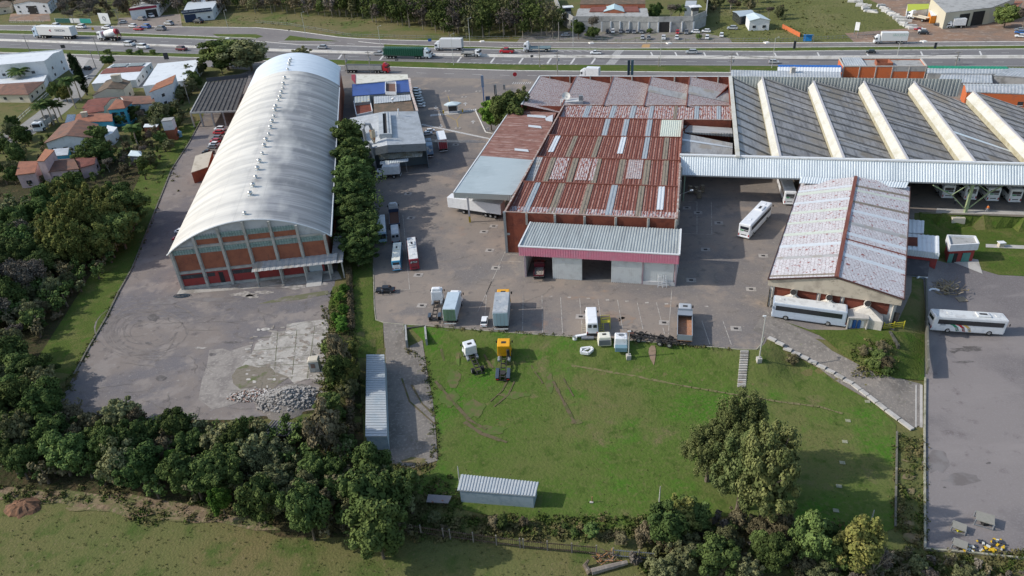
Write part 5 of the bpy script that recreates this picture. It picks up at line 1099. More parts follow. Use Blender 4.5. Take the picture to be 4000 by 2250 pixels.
cp=thing('dark_carport','wide carport with a black ribbed fibre roof beside the arched warehouse','carport',P(*c1(1840,1120)))
za=5.0;a=[P(*c1(1798,1065),za),P(*c1(2230,1050),za),P(*c1(2340,735),za+.6),P(*c1(1950,778),za+.6)]
q=MB();q.ribbed(a[0],a[1],a[2],a[3],1.6,.22,duty=.55);q.build('roof',mk('sooty_fibre_roof',(.062,.06,.06),.9,0,[(.5,(.10,.097,.095),.5,.66),(2,(.06,.06,.06),.55,.7)]),cp)
q=MB();q.bar(a[0],a[1],.4,.5);q.bar(a[0],a[3],.4,.5);q.build('edge_beam',w_grey,cp)
for u in (0,.2,.45,.7):p=lerp(a[0],a[1],u);q=MB();q.bar(V((p.x,p.y,0)),p,.5);q.build('post',w_cream if u==0 else w_grey,cp)
for u in (.35,.7,1):p=lerp(a[0],a[3],u);q=MB();q.bar(V((p.x,p.y,0)),p,.4);q.build('post',w_grey,cp)
q=MB();q.bar(a[3]+V((0,.5,.8)),a[2]+V((0,.5,.8)),.1,1.6);q.build('rear_screen',mk('dark_screen',(.07,.075,.085)),cp)
house('brick_lean_to','brick lean-to with a pale sloping roof on the left flank of the arched warehouse','lean-to',[C(2,1,1800,300),C(2,1,1960,245),C(2,1,2010,118),C(2,1,1850,165)],3.4,.8,'shed',m_brick,w_cream,.2)

zM=6.5
t=house('white_warehouse','white warehouse with a big dark door and small windows at the top left','warehouse',[c1(120,38),c1(445,28),c1(540,-60),c1(190,-55)],zM,1.6,'y',w_white,r_dtile,.2,fw=4,rw=5,door=(0,.38,.65,5.0))[0]
house('dark_tiled_cottage','dark roofed cottage left of the white warehouse','cottage',[c1(-160,90),c1(95,60),c1(140,5),c1(-150,10)],4.2,1.4,'x',w_cream,r_dtile,.3,fw=2)
t,c,ws=house('red_fascia_garage','garage with a dark red fascia and a deep open bay','garage',[c1(1215,88),c1(1478,55),c1(1610,-75),c1(1330,-60)],6.0,1.0,'y',w_white,w_grey,.1,rw=4,door=(0,.55,.95,4.4))
q=MB();a,b_=c[0]+V((0,-.3,-.2)),c[1]+V((0,-.3,-.2));q.bar(a,b_,.2,1.3);q.build('red_fascia',mk('dark_red_fascia',(.24,.02,.05),.5),t)
t,c,ws=house('navy_office','navy blue shopfront with a white and navy sign and pale metal roof','office',[c1(1722,118),c1(2000,88),c1(2095,-30),c1(1800,-15)],5.6,.6,'x',w_white,mk('pale_metal_roof',(.5,.53,.54),.5,.1),.1,fw=3,rw=2)
q=MB();a,b_=c[0]+V((-.3,-.4,.1)),c[1]+V((0,-.4,.1));q.bar(a,b_,.25,2.0);q.build('sign_board',mk('navy_sign',(.02,.035,.08),.5),t)
q=MB();p=c[0].xy.to_3d();q.bar(p+V((.3,.0,2.1)),lerp(p,c[1].xy.to_3d(),.4)+V((0,0,2.1)),.3,4.2);q.build('navy_wall',mk('navy_sign',(.02,.035,.08)),t)
def text(s,size,loc,rot,mat,name,parent=None,ext=.01):
 cu=bpy.data.curves.new(name,'FONT');cu.body=s;cu.size=size;cu.extrude=ext;cu.align_x='CENTER';cu.align_y='CENTER'
 o=bpy.data.objects.new(name,cu);sc.collection.objects.link(o);dg=bpy.context.evaluated_depsgraph_get();me=bpy.data.meshes.new_from_object(o.evaluated_get(dg));bpy.data.objects.remove(o)
 m=bpy.data.objects.new(name,me);sc.collection.objects.link(m);me.materials.clear();me.materials.append(mat);m.rotation_euler=rot;m.location=loc
 if parent is not None:m.parent=parent;m.location=V(loc)-(parent.location if parent.get('_w') else V((0,0,0)))
 return m
m_ltr=mk('white_lettering',(.8,.8,.8),.6);m_ltd=mk('dark_lettering',(.06,.07,.1),.6)
def signtext(s,p,q_,size,mat,parent,dy=-.32,z=0):
 m_=(p+q_)/2;d=(q_-p);rz=math.atan2(d.y,d.x);no=V((d.y,-d.x,0)).normalized()
 return text(s,size,m_+no*abs(dy)+V((0,0,z)),(R(90),0,rz),mat,'lettering',parent)
signtext('PESSOAS, PROCESSOS & RESULTADOS',a,b_,1.0,m_ltr,t,.2,.1)
def board(name,lab,p0,p1,h,mat,txt=None,tm=None,z0=.5,ts=None,cat='billboard',bands=()):
 a,b_=P(*p0),P(*p1);t=thing(name,lab,cat,(a+b_)/2);q=MB();up=V((0,0,z0+h/2));q.bar(a+up,b_+up,.12,h);q.build('panel',mat,t)
 for u in (.08,.92):p=lerp(a,b_,u);q=MB();q.bar(p+V((0,.15,0)),p+V((0,.15,z0+h)),.18);q.build('post',m_steel,t)
 for u0,u1,m in bands:q=MB();o=V((0,-.1,0));q.bar(lerp(a,b_,u0)+up+o,lerp(a,b_,u1)+up+o,.06,h*.98);q.build('printed_band',m,t)
 if txt:signtext(txt,a+up,b_+up,ts or h*.5,tm,t,.2)
 return t
m_teal=mk('teal_print',(.02,.28,.24),.5);m_grnd=mk('dark_green_print',(.015,.09,.08),.5)
board('long_hoarding','long roadside hoarding with dark green, white and teal sections',c1(530,222),c1(870,228),2.6,w_white,bands=((.01,.42,m_grnd),(.7,.99,m_teal)))
board('white_billboard','square white billboard with a large letter Q',c1(955,232),c1(1050,236),6.0,w_white,'Q',m_ltd,ts=3.2)
board('street_billboard','small white for-sale board on two legs in the rough meadow',C(1,4,808,335),C(1,4,848,340),3.2,w_white,None,z0=2.2)

zP=hg(*C(1,3,930,295),200/2.415)
pw=thing('compound_wall','high stained concrete perimeter wall with posts and walkway','wall',PC(1,3,1100,295))
pts=[(490,240),(580,295),(930,295),(1380,305),(1610,300),(1700,300),(1750,275),(1820,245)];W=[PC(1,3,*p) for p in pts]
q=MB()
for i,(a,b_) in enumerate(zip(W,W[1:])):
 if i==3:m_=lerp(a,b_,.5);q2=MB();wboxw(q2,a,m_,0,zP,.5);q2.build('gate_recess',m_dark,pw);a=m_
 wboxw(q,a,b_,0,zP,.4)
q.build('wall',w_grey,pw);wk=MB()
for a,b_ in zip(W,W[1:]):up=V((0,.8,zP+.2));wk.bar(a+up,b_+up,2.2,.35);up=V((0,-.2,zP+1.3));wk.bar(a+up,b_+up,.25,2.0)
wk.build('walkway',w_grey,pw)
for (x,y) in ((845,300),(930,295),(1018,297),(1105,299),(1190,300),(1285,302),(1375,304),(1490,303),(1600,300),(1705,298)):p=PC(1,3,x,y);q=MB();q.bar(p+V((0,-.4,0)),p+V((0,-.4,zP)),.6);q.build('post',w_white,pw)
q=MB()
a,b_=W[-1],PC(1,3,1850,-20);wboxw(q,a,b_,0,zP,.5);wboxw(q,W[0],PC(1,3,400,10),0,zP,.5);q.build('return_wall',w_grey,pw)
for nm,(x,y) in (('right',(1715,215)),('left',(530,235))):
 p=PC(1,3,x,y+25) if nm=='right' else PC(1,3,x,y);k=thing('watch_tower','small %s watch tower with a white flared roof on the compound wall' % nm,'tower',p)
 q=MB();q.box((p.x,p.y,zP/2+1),(2.6,2.6,zP+2));q.build('shaft',w_grey,k);q=MB();q.box((p.x,p.y,zP+2.9),(2.9,2.9,1.6));q.build('cabin',m_glassd,k);q=MB();q.box((p.x,p.y,zP+3.9),(5,4.6,.3));q.box((p.x,p.y,zP+4.2),(3.4,3.2,.3),taper=.3);q.build('roof',w_white,k)
zc=6.0
house('compound_block','low grey-roofed block inside the compound','building',[C(1,3,600,158),C(1,3,1290,158),C(1,3,1260,70),C(1,3,640,75)],zc,1.4,'x',w_grey,w_grey,.2)
house('red_wing','red roofed middle wing inside the compound','building',[C(1,3,730,108),C(1,3,890,108),C(1,3,890,60),C(1,3,760,62)],zc+1.2,.6,'x',m_brick,r_rtile,.1)
house('pale_skylight_wing','pale blue gabled skylight between the red compound roofs','building',[C(1,3,862,108),C(1,3,1062,108),C(1,3,1040,55),C(1,3,890,58)],zc+1.4,1.2,'y',m_brick,mk('sky_blue_sheet',(.40,.52,.55)),.1)
house('red_wing_east','right-hand red roofed wing inside the compound','building',[C(1,3,1062,108),C(1,3,1200,108),C(1,3,1180,55),C(1,3,1050,58)],zc+1.2,.6,'x',m_brick,r_rtile,.1)
house('orange_rear_block','long orange brick rear block with a dark roof at the top edge','building',[C(1,3,640,40),C(1,3,1260,35),C(1,3,1250,-20),C(1,3,660,-15)],8.5,.8,'x',m_brick,r_dtile,.1,fw=8)
house('white_cottage','small white cottage with a pale blue gabled roof in the meadow','cottage',[C(1,3,2240,195),C(1,3,2440,188),C(1,3,2350,135),C(1,3,2205,140)],4.4,1.0,'y',w_white,mk('pale_blue_sheet',(.52,.6,.62)),.3,fw=2,rw=1)
house('porch_cottage','grey cottage with an open glazed porch beside the white cottage','cottage',[C(1,3,2150,155),C(1,3,2290,135),C(1,3,2255,92),C(1,3,2080,105)],3.8,.6,'x',m_glassd,mk('grey_blue_sheet',(.36,.42,.46),.6),.2)
house('far_white_house','pale house with a light roof behind the compound wall','house',[C(1,3,1630,60),C(1,3,1730,55),C(1,3,1745,5),C(1,3,1640,5)],5,0,None,w_white,r_grey,.1)
t,c,ws=house('big_grey_warehouse','wide warehouse with a huge grey roof, crenellated white side and two dark doors','warehouse',[C(1,4,1680,118),C(1,4,2110,70),C(1,4,2330,10),C(1,4,1530,5)],6.6,1.2,'shed',mk('cream_front',(.50,.46,.36)),w_grey,.1,door=(0,.33,.55,5.2))
a,b_=ws[0],ws[1];dv=(b_-a).normalized();L=(b_-a).length;q=MB();p=a+dv*L*.62;s_=a+dv*L*.88;no=V((dv.y,-dv.x,0))*.12;p,s_=p+no,s_+no;p.z=s_.z=2.8;q.bar(p,s_,.12,5.6);q.build('door',m_dark,t)
house('orange_roofed_office','cream office with an orange tiled roof right of the grey warehouse','office',[C(1,4,2100,90),C(1,4,2330,95),C(1,4,2400,30),C(1,4,2200,30)],5.0,.8,'shed',w_cream,r_tile,.2,fw=2)
house('lime_container','lime green topped white site cabin','cabin',[C(1,4,1312,105),C(1,4,1518,80),C(1,4,1520,35),C(1,4,1318,38)],3.2,0,None,w_white,mk('lime_paint',(.42,.46,.04),.6),0)
house('orange_cabin','small white and orange site cabin by the warehouse door','cabin',[C(1,4,1540,150),C(1,4,1635,140),C(1,4,1600,95),C(1,4,1520,100)],3.2,0,None,mk('orange_panel',(.6,.22,.03),.6),w_white,0)
bs=thing('bus_shelter','bright blue bus shelter at the roadside','shelter',PC(1,4,385,398));a,b_=PC(1,4,345,398),PC(1,4,425,398);m_b=mk('bright_blue',(.02,.20,.52),.5)
q=MB();q.bar(a+V((0,1.6,1.3)),b_+V((0,1.6,1.3)),.12,2.6);q.build('back_panel',m_b,bs);q=MB();q.slab([a+V((0,0,2.9)),b_+V((0,0,2.9)),b_+V((0,2,2.6)),a+V((0,2,2.6))],.12);q.build('roof',m_b,bs)
for p in (a,b_):q=MB();q.bar(p,p+V((0,0,2.8)),.12);q.build('post',m_steel,bs)
a,b_=PC(1,4,135,265),PC(1,4,300,350);q=MB();wboxw(q,a,b_,0,1.7,.25);tag(q.build('brick_fence',mk('bright_orange_brick',(.5,.13,.045))),'ruined orange brick boundary wall in the meadow','wall')

zz=1.2
house('white_annex','low white-roofed annex tucked against the flaking white roof','annex',[C(2,4,1300,868),C(2,4,1470,872),C(2,4,1475,755),C(2,4,1300,738)],2.0,0,None,m_dbrick,r_white,.1,rib=.8)
t,c,ws=house('white_fascia_annex','red annex with a white ribbed roof and corrugated fascia','annex',[C(2,4,1300,1030),C(2,4,1618,1068),C(2,4,1615,900),C(2,4,1300,872)],2.2,0,None,m_brick2,r_white,.1,rib=.8)
q=MB();q.ribbed(c[0]+V((0,-.1,-1.1)),c[1]+V((0,-.1,-1.1)),c[1]+V((0,-.1,.25)),c[0]+V((0,-.1,.25)),.45,.08);q.build('fascia',m_wcorr,t)
q=MB();q.poly([P(*C(2,4,1300,905),2.35),P(*C(2,4,1300,985),2.35),P(*C(2,4,1412,995),2.35),P(*C(2,4,1412,910),2.35)]);q.build('open_court',m_dbrick,t)
house('black_roofed_store','black tarred roof of the low store below the red annex','store',[C(2,4,1300,1260),C(2,4,1510,1275),C(2,4,1530,1095),C(2,4,1300,1065)],.4,0,None,mk('blue_grey_wall',(.22,.27,.33)),mk('tar_roof',(.07,.065,.068),.9,0,[(.6,(.11,.1,.1),.5,.66)]),.1)
zb_=1.3
t,c,ws=house('gas_store','small brick store with a white box fascia, green doors and ribbed roof','store',[C(2,4,1715,1000),C(2,4,1985,985),C(2,4,1950,915),C(2,4,1690,905)],zb_,0,None,m_brick2,w_grey,.2)
t_,c_,ws_=t,c,ws
q=MB()
for i in range(4):a,b_=c[i],c[(i+1) % 4];q.bar(a+V((0,0,-.3)),b_+V((0,0,-.3)),.25,1.5)
q.build('fascia',w_white,t);a,b_=ws[0],ws[1];dv=(b_-a);no=V((dv.y,-dv.x,0)).normalized()*.1
for nm,u0,u1,m in (('green_door',.02,.2,mk('teal_door',(.08,.22,.19),.6)),('doorway',.22,.36,m_dark),('green_door',.55,.85,mk('teal_door',(.1,.2,.2)))):q=MB();p,s_=a+dv*u0+no,a+dv*u1+no;p.z=s_.z=-1.5;q.bar(p,s_,.1,2.2);q.build(nm,m,t)

def shed(nm,lab,base4,h0,h1,wall,roof,per,cat='shed'):
 """base4 ground corners FL,FR,BR,BL px; roof rises from front (h0) to back (h1)"""
 g4=[P(*p) for p in base4];t=thing(nm,lab,cat,(sum(g4,V())/4));zb=min(p.z for p in g4);q=MB()
 tops=[V((g4[i].x,g4[i].y,g4[i].z+(h0 if i<2 else h1))) for i in range(4)]
 for i in range(4):j=(i+1) % 4;q.poly([(g4[i].x,g4[i].y,zb-.4),(g4[j].x,g4[j].y,zb-.4),tops[j],tops[i]])
 q.build('wall',wall,t);ctr=sum(tops,V())/4;ex=[p+(p-ctr).normalized()*.35 for p in tops]
 q=MB();q.ribbed(ex[0],ex[1],ex[2],ex[3],per,.09) if per>0 else q.ribbed(ex[1],ex[2],ex[3],ex[0],-per,.07);q.slab([p-V((0,0,.03)) for p in ex],.1);q.build('roof',roof,t);return t,g4,tops
lw_=mk('light_blue_wall',(.30,.36,.40),.9,0,[(1,(.22,.29,.33),.5,.66),(2,(.36,.42,.42),.6,.7)])
rlb=mk('pale_blue_grey_roof',(.42,.445,.455),.55,.15,[(.3,(.34,.39,.42),.5,.66),(1.5,(.5,.54,.56),.6,.7)])
shed('blue_wall_shed','low mono-pitch shed with a grey corrugated roof and light blue wall on the lawn',[(1802,1962),(2085,1985),(2098,1935),(1815,1905)],2.5,2.6,lw_,rlb,.42)
t,c,ws=house('long_garage','very long narrow garage with a pale blue-grey roof beside the gravel lane','garage',[(1427,1704),(1512,1704),(1501,1384),(1431,1384)],.55,0,None,lw_,rlb,.25)
for i in range(34):q=MB();a,b_=lerp(c[0],c[3],i/34),lerp(c[1],c[2],i/34);q.bar(a+V((0,0,.05)),b_+V((0,0,.05)),.06,.06);q.build('roof_seam',rlb,t)
q=MB();t4=[P(x,y,-2) for x,y in ((1667,1970),(1752,1975),(1766,1946),(1674,1940))];q.slab([p+V((0,0,.5)) for p in t4],.12);o=q.build('metal_cover',mk('rusty_plate',(.24,.22,.22),.7,.2,[(1,(.25,.12,.07),.58,.64)]));tag(o,'flat rusty grey sheet metal cover lying in weeds left of the blue shed','cover')

q=MB();q.ribbed(P(935,1700,-1),P(1140,1705,-1),P(1172,1655,-.2),P(1000,1632,-.2),.5,.1);tag(q.build('sunken_roof',mk('old_grey_roof',(.16,.16,.165),.9,0,[(1,(.1,.1,.1),.5,.65)])),'low old dark corrugated roof half hidden among the trees below the rubble','roof')

def paint(nm,c):return mk('paint_'+nm,c,.3,0,[(1.5,tuple(x*.85 for x in c),.5,.7)],spec=.6)
p_white=paint('white',(.72,.73,.74));p_silver=paint('silver',(.38,.40,.42));p_black=paint('black',(.02,.022,.026));p_red=paint('red',(.42,.02,.03));p_dred=paint('maroon',(.14,.015,.025));p_blue=paint('blue',(.03,.12,.35));p_grey=paint('grey',(.16,.17,.19));p_yel=paint('amber',(.72,.34,.01));p_lblue=paint('light_blue',(.30,.45,.58));p_green=paint('green',(.03,.14,.09));p_bgrey=paint('bluish_grey',(.40,.46,.55));p_dblue=paint('dark_blue',(.03,.05,.10));p_sblue=paint('sky_blue',(.06,.30,.48));p_bred=paint('bus_red',(.24,.02,.035));p_cream=paint('ivory',(.70,.67,.56))
m_tyre=mk('tyre_rubber',(.02,.02,.02),.9);m_hub=mk('wheel_rim',(.42,.43,.44),.4,.6);m_red_l=mk('red_lamp',(.35,.01,.01),.4);m_clear=mk('clear_lamp',(.75,.75,.7),.3);m_frame=mk('black_chassis',(.035,.033,.032),.8,0,[(3,(.10,.085,.07),.6,.75)]);m_gl=mk('vehicle_glass',(.02,.024,.03),.12,0,spec=.8)
m_owhite=mk('worn_white',(.60,.61,.60),.6,0,[(.8,(.46,.46,.45),.5,.66),(2,(.28,.27,.26),.62,.76)],spec=.4)
def rbox(name,par,mat,c,d,bev=.08,seg=2,taper=None):
 bm=bmesh.new();bmesh.ops.create_cube(bm,size=1)
 for v in bm.verts:
  v.co=V((v.co.x*d[0],v.co.y*d[1],v.co.z*d[2]))
  if taper and v.co.z>0:v.co.x=v.co.x*taper[0]+(taper[2] if len(taper)>2 else 0);v.co.y *= taper[1]
  v.co+=V(c)
 if bev:bmesh.ops.bevel(bm,geom=bm.edges[:],offset=min(bev,min(d)*.45),segments=seg,affect='EDGES',profile=.6)
 me=bpy.data.meshes.new(name);bm.to_mesh(me);bm.free();me.materials.append(mat);o=bpy.data.objects.new(name,me);sc.collection.objects.link(o);o.parent=par
 return o
def wheel(par,x,y,r=.5,w=.3):
 q=MB();s=1 if y>0 else -1;q.tube([(x,y-s*w,r),(x,y,r)],r,14);t=q.build('wheel',m_tyre,par);q=MB();q.tube([(x,y-s*.02,r),(x,y+s*.015,r)],r*.56,12);q.build('rim',m_hub,t)
def newv(name,label='x',cat='vehicle'):return thing(name,label,cat,world=False)
def bus(nm,body,roof,L=12.5,rear='glass',three=False,ac=True,rearmat=None,midwin=True):
 t=newv(nm);W,H=2.55,3.45
 rbox('body',t,body,(0,0,.3+(H-.3)/2),(L,W,H-.35),.22,3);rbox('roof',t,roof,(0,0,H-.08),(L-.5,W-.15,.2),.1,2)
 for s in (-1,1):
  rbox('side_windows',t,m_gl,(.1,s*(W/2),2.35),(L-1.3,.05,.95),0)
  rbox('luggage_doors',t,body,(-.3,s*(W/2+.01),.95),(L*.45,.03,.7),.01,1)
 rbox('windscreen',t,m_gl,(L/2-.04,0,2.15),(.16,W-.3,1.5),.05,1)
 rbox('rear_window',t,m_gl,(-L/2+.03,0,2.55),(.14,W-.7,.7),.04,1)
 if rearmat:rbox('rear_panel',t,rearmat,(-L/2+.0,0,1.35),(.1,W-.35,1.5),.04,1)
 rbox('rear_grille',t,m_frame,(-L/2-.04,0,1.0),(.06,1.2,.18),0);rbox('bumper',t,body,(-L/2,0,.55),(.3,W,.35),.08,1)
 for s in (-1,1):rbox('tail_light',t,m_red_l,(-L/2-.05,s*1.05,.95),(.08,.2,.5),0);rbox('headlight',t,m_clear,(L/2+.0,s*.95,.85),(.1,.4,.25),0)
 for s in (-1,1):rbox('mirror',t,m_frame,(L/2+.25,s*(W/2+.15),2.6),(.2,.2,.5),.05,1)
 if ac:
  a=rbox('ac_unit',t,roof,(L*.18,0,H+.12),(2.3,1.6,.3),.1,2);rbox('ac_grille',t,m_frame,(L*.18,0,H+.28),(1.3,.5,.04),0)
 for x in (-L*.28,L*.38):rbox('roof_hatch',t,roof,(x,0,H+.06),(.75,.75,.12),.03,1)
 for x in ((-L*.27,L*.30) if not three else (-L*.33,-L*.22,L*.30)):
  for s in (-1,1):wheel(t,x,s*(W/2+.01),.5,.32)
 return t
def cab(par,mat,x,W=2.4,H=2.9,D=1.9,z0=.9,defl=True):
 c=rbox('cab',par,mat,(x,0,z0+(H-z0)/2),(D,W,H-z0),.16,2,(.9,.93,-.06));rbox('windscreen',par,m_gl,(x+D/2-.04,0,H*.72),(.1,W-.35,.85),.03,1)
 for s in (-1,1):rbox('side_window',par,m_gl,(x+.3,s*(W/2-.05),H*.73),(.75,.06,.6),0);rbox('mirror',par,m_frame,(x+D/2-.1,s*(W/2+.2),H*.72),(.15,.22,.5),.03,1);rbox('headlight',par,m_clear,(x+D/2,s*(W/2-.35),.85),(.08,.35,.22),0)
 rbox('front_bumper',par,mat,(x+D/2-.15,0,.65),(.5,W,.5),.08,1);rbox('roof_hatch',par,m_frame,(x-.1,0,H+.01),(.5,.8,.05),.01,1)
 if defl:rbox('wind_deflector',par,mat,(x-.2,0,H+.3),(1.3,W-.5,.6),.15,2,(.6,.9,-.2))
 return c
def frame(par,x0,x1,axles,W=2.3,tanks=True,ladder=True):
 q=MB()
 for s in (-.42,.42):q.bar((x0,s,.95),(x1,s,.95),.12,.26)
 for k in range(6):x=x0+(x1-x0)*(k+.5)/6;q.bar((x,-.42,.95),(x,.42,.95),.14,.18)
 q.bar((x0,-.95,.65),(x0,.95,.65),.12,.16)
 q.build('chassis_frame',m_frame,par)
 if tanks:
  for s in (-1,1):rbox('fuel_tank',par,m_steel,(x1-1.3,s*.85,.75),(1.1,.5,.55),.15,2)
 for x in axles:
  for s in (-1,1):wheel(par,x,s*W/2,.5,.55 if x<x1-1 else .3)
def truck(nm,cm,L=8.5,kind='box',bm=None,W=2.45,bh=2.7,rear=None,axles=None,cabL=2.0,defl=True,H=2.8,roofm=None,cab_on=True):
 t=newv(nm);xf=L/2-cabL/2
 if cab_on:cab(t,cm,xf,2.3,H,cabL,defl=defl)
 frame(t,-L/2,L/2-cabL*.6,axles or (-L/2+1.6,L/2-1.2))
 x0,x1=-L/2,L/2-cabL-.25;xc=(x0+x1)/2;bl=x1-x0
 if kind=='box':
  rbox('cargo_box',t,bm,(xc,0,1.15+bh/2),(bl,W,bh),.05,1);rbox('box_roof',t,roofm or bm,(xc,0,1.17+bh),(bl-.1,W-.1,.05),0)
  rbox('rear_doors',t,rear or bm,(x0-.01,0,1.15+bh/2),(.06,W-.15,bh-.12),0)
  q=MB();
  for s in (-.6,0,.6):q.bar((x0-.06,s,1.25),(x0-.06,s,1.05+bh),.04)
  q.build('lock_bars',m_steel,t)
  rbox('underride_bar',t,m_gutter,(x0-.1,0,.6),(.1,W-.2,.16),0)
 elif kind in ('flat','tipper'):
  h=1.1 if kind=='tipper' else .35
  rbox('bed_floor',t,rear or bm,(xc,0,1.22),(bl,W,.14),0)
  for s in (-1,1):rbox('side_board',t,bm,(xc,s*(W/2-.04),1.25+h/2),(bl,.08,h),0)
  rbox('tailboard',t,bm,(x0+.04,0,1.25+h/2),(.08,W,h),0);rbox('headboard',t,bm,(x1-.04,0,1.25+(h+.5)/2),(.1,W,h+.5),0)
  if kind=='tipper':rbox('cab_guard',t,bm,(x1-.7,0,1.25+h+.1),(1.5,W,.08),0)
 elif kind=='tractor':
  for s in (-1,1):rbox('mudguard',t,m_grdm,(-L/2+1.25,s*.92,1.08),(2.3,.6,.12),.05,1);rbox('tail_light',t,m_red_l,(-L/2-.02,s*.9,.85),(.06,.4,.14),0)
  q=MB();q.tube([(-L/2+1.3,0,1.1),(-L/2+1.3,0,1.2)],.5,14);q.build('fifth_wheel',m_frame,t)
  rbox('exhaust_stack',t,m_frame,(L/2-cabL-.25,-.75,2.0),(.35,.5,1.7),.1,1)
 elif kind=='mixer':
  q=MB();q.tube([(x0+.2,0,3.1),(x0+1.0,0,2.8),(xc,0,2.4),(x1-.8,0,2.1),(x1-.2,0,2.0)],[.7,1.05,1.25,1.0,.5],16);q.build('drum',p_white,t,smooth=True)
  q=MB();q.tube([(x0+.1,0,3.12),(x0+.75,0,2.9)],[.75,1.02],16);q.build('red_drum_end',p_red,t);q=MB();q.tube([(x1-.75,0,2.11),(x1-.15,0,1.95)],[.98,.5],16);q.build('red_drum_band',p_red,t)
  q=MB();q.bar((x0,-.8,1),(x0,-.3,3.4),.18);q.bar((x0,.8,1),(x0,.3,3.4),.18);q.bar((x0-.2,0,3.5),(x0-.9,0,1.6),.5,.1);q.build('chute_frame',p_dred,t)
 return t
m_grdm=mk('mudguard_plastic',(.05,.07,.10),.6)
def semi(nm,cm,tm,L=18.6,kind='box',low=None,rear=None,bh=2.9):
 t=newv(nm);xf=L/2-1.1;cab(t,cm,xf,2.45,3.3,2.2,defl=True);frame(t,L/2-6.2,L/2-1.4,(L/2-5.4,L/2-4.1,L/2-1.4));frame(t,-L/2,L/2-4.0,(-L/2+1.4,-L/2+2.7,-L/2+4.0),tanks=False)
 x0,x1=-L/2,L/2-2.6;xc=(x0+x1)/2;bl=x1-x0
 if kind=='box':rbox('trailer_box',t,tm,(xc,0,1.2+bh/2),(bl,2.55,bh),.05,1);rbox('rear_doors',t,rear or tm,(x0-.02,0,1.2+bh/2),(.06,2.4,bh-.15),0)
 elif kind=='cage':
  rbox('inner_load',t,mk('dark_load',(.02,.06,.045),.9),(xc,0,2.5),(bl-.3,2.2,2.3),0);q=MB()
  for s in (-1.25,1.25):
   for k in range(8):q.bar((x0,s,1.25+k*.38),(x1,s,1.25+k*.38),.1)
   for k in range(19):x=x0+bl*k/18;q.bar((x,s,1.2),(x,s,4.0),.12)
  for k in range(19):x=x0+bl*k/18;q.bar((x,-1.25,3.95),(x,1.25,3.95),.1)
  for y in (-.6,0,.6):q.bar((x0,y,3.98),(x1,y,3.98),.1)
  q.build('crate_lattice',p_green,t)
 elif kind=='dump':
  for s in (-1,1):rbox('side_board',t,tm,(xc,s*1.2,2.1),(bl,.1,1.7),0)
  rbox('bed_floor',t,m_frame,(xc,0,1.35),(bl,2.4,.2),0);rbox('headboard',t,tm,(x1,0,2.2),(.1,2.4,1.9),0);rbox('tarpaulin',t,mk('dark_tarp',(.07,.075,.08),.8),(xc,0,2.85),(bl-.2,2.3,.15),.03,1)
 return t
def car(nm,mat,kind='hatch'):
 t=newv(nm);L,W,H={'hatch':(4.0,1.7,1.5),'sedan':(4.5,1.75,1.45),'suv':(4.6,1.85,1.72),'pickup':(5.1,1.85,1.75),'utility':(4.5,1.7,1.5),'van':(5.9,2.0,2.55)}[kind]
 hb=.62*H+.0;q=rbox('body',t,mat,(0,0,.28+(hb-.28)/2),(L,W,hb-.28),.16,3,(.96,.96))
 gx={'hatch':(-.25,.70),'sedan':(-.25,.56),'suv':(-.3,.72),'pickup':(.35,.42),'utility':(.35,.33),'van':(-.25,.86)}[kind]
 gl=L*gx[1];gc=gx[0]
 if kind=='van':
  rbox('upper_body',t,mat,(-.35,0,1.95),(L-.75,W-.05,1.3),.18,3,(.95,.9,-.06));rbox('windscreen',t,m_gl,(L/2-.72,0,1.95),(.3,W-.35,.8),.05,1)
  for s in (-1,1):rbox('rear_window',t,m_gl,(-L/2+.0,s*.43,2.0),(.1,.62,.6),.03,1);rbox('mirror',t,m_frame,(L/2-.9,s*1.12,1.6),(.2,.2,.35),.03,1)
  rbox('bumper',t,m_frame,(-L/2,0,.45),(.2,W-.1,.3),.04,1)
 else:
  rbox('windows',t,m_gl,(gc,0,hb+(H-hb)/2-.03),(gl,W-.12,H-hb+.02),.1,2,(.74,.82,-.04))
  rbox('roof',t,mat,(gc-.04,0,H-.02),(gl*.72,W*.78,.09),.05,2)
 if kind in ('pickup','utility'):
  bx=-L/2+(gc-gl/2+L/2)/2;bl=(gc-gl/2+L/2)-.25;rbox('load_bed',t,m_frame,(bx,0,hb+.01),(bl,W-.25,.05),0)
 for s in (-1,1):rbox('headlight',t,m_clear,(L/2-.04,s*(W/2-.3),.62),(.1,.35,.16),.02,1);rbox('tail_light',t,m_red_l,(-L/2+.03,s*(W/2-.2),.72),(.1,.22,.22),.02,1)
 r=.31 if kind not in ('suv','pickup','van') else .36
 for x in (-L*.3,L*.31):
  for s in (-1,1):wheel(t,x,s*(W/2-.01),r,.2)
 t['_L']=L
 return t
protos={}
def proto(key,fn):
 if key not in protos:o=fn();protos[key]=[o,False]
 return protos[key]
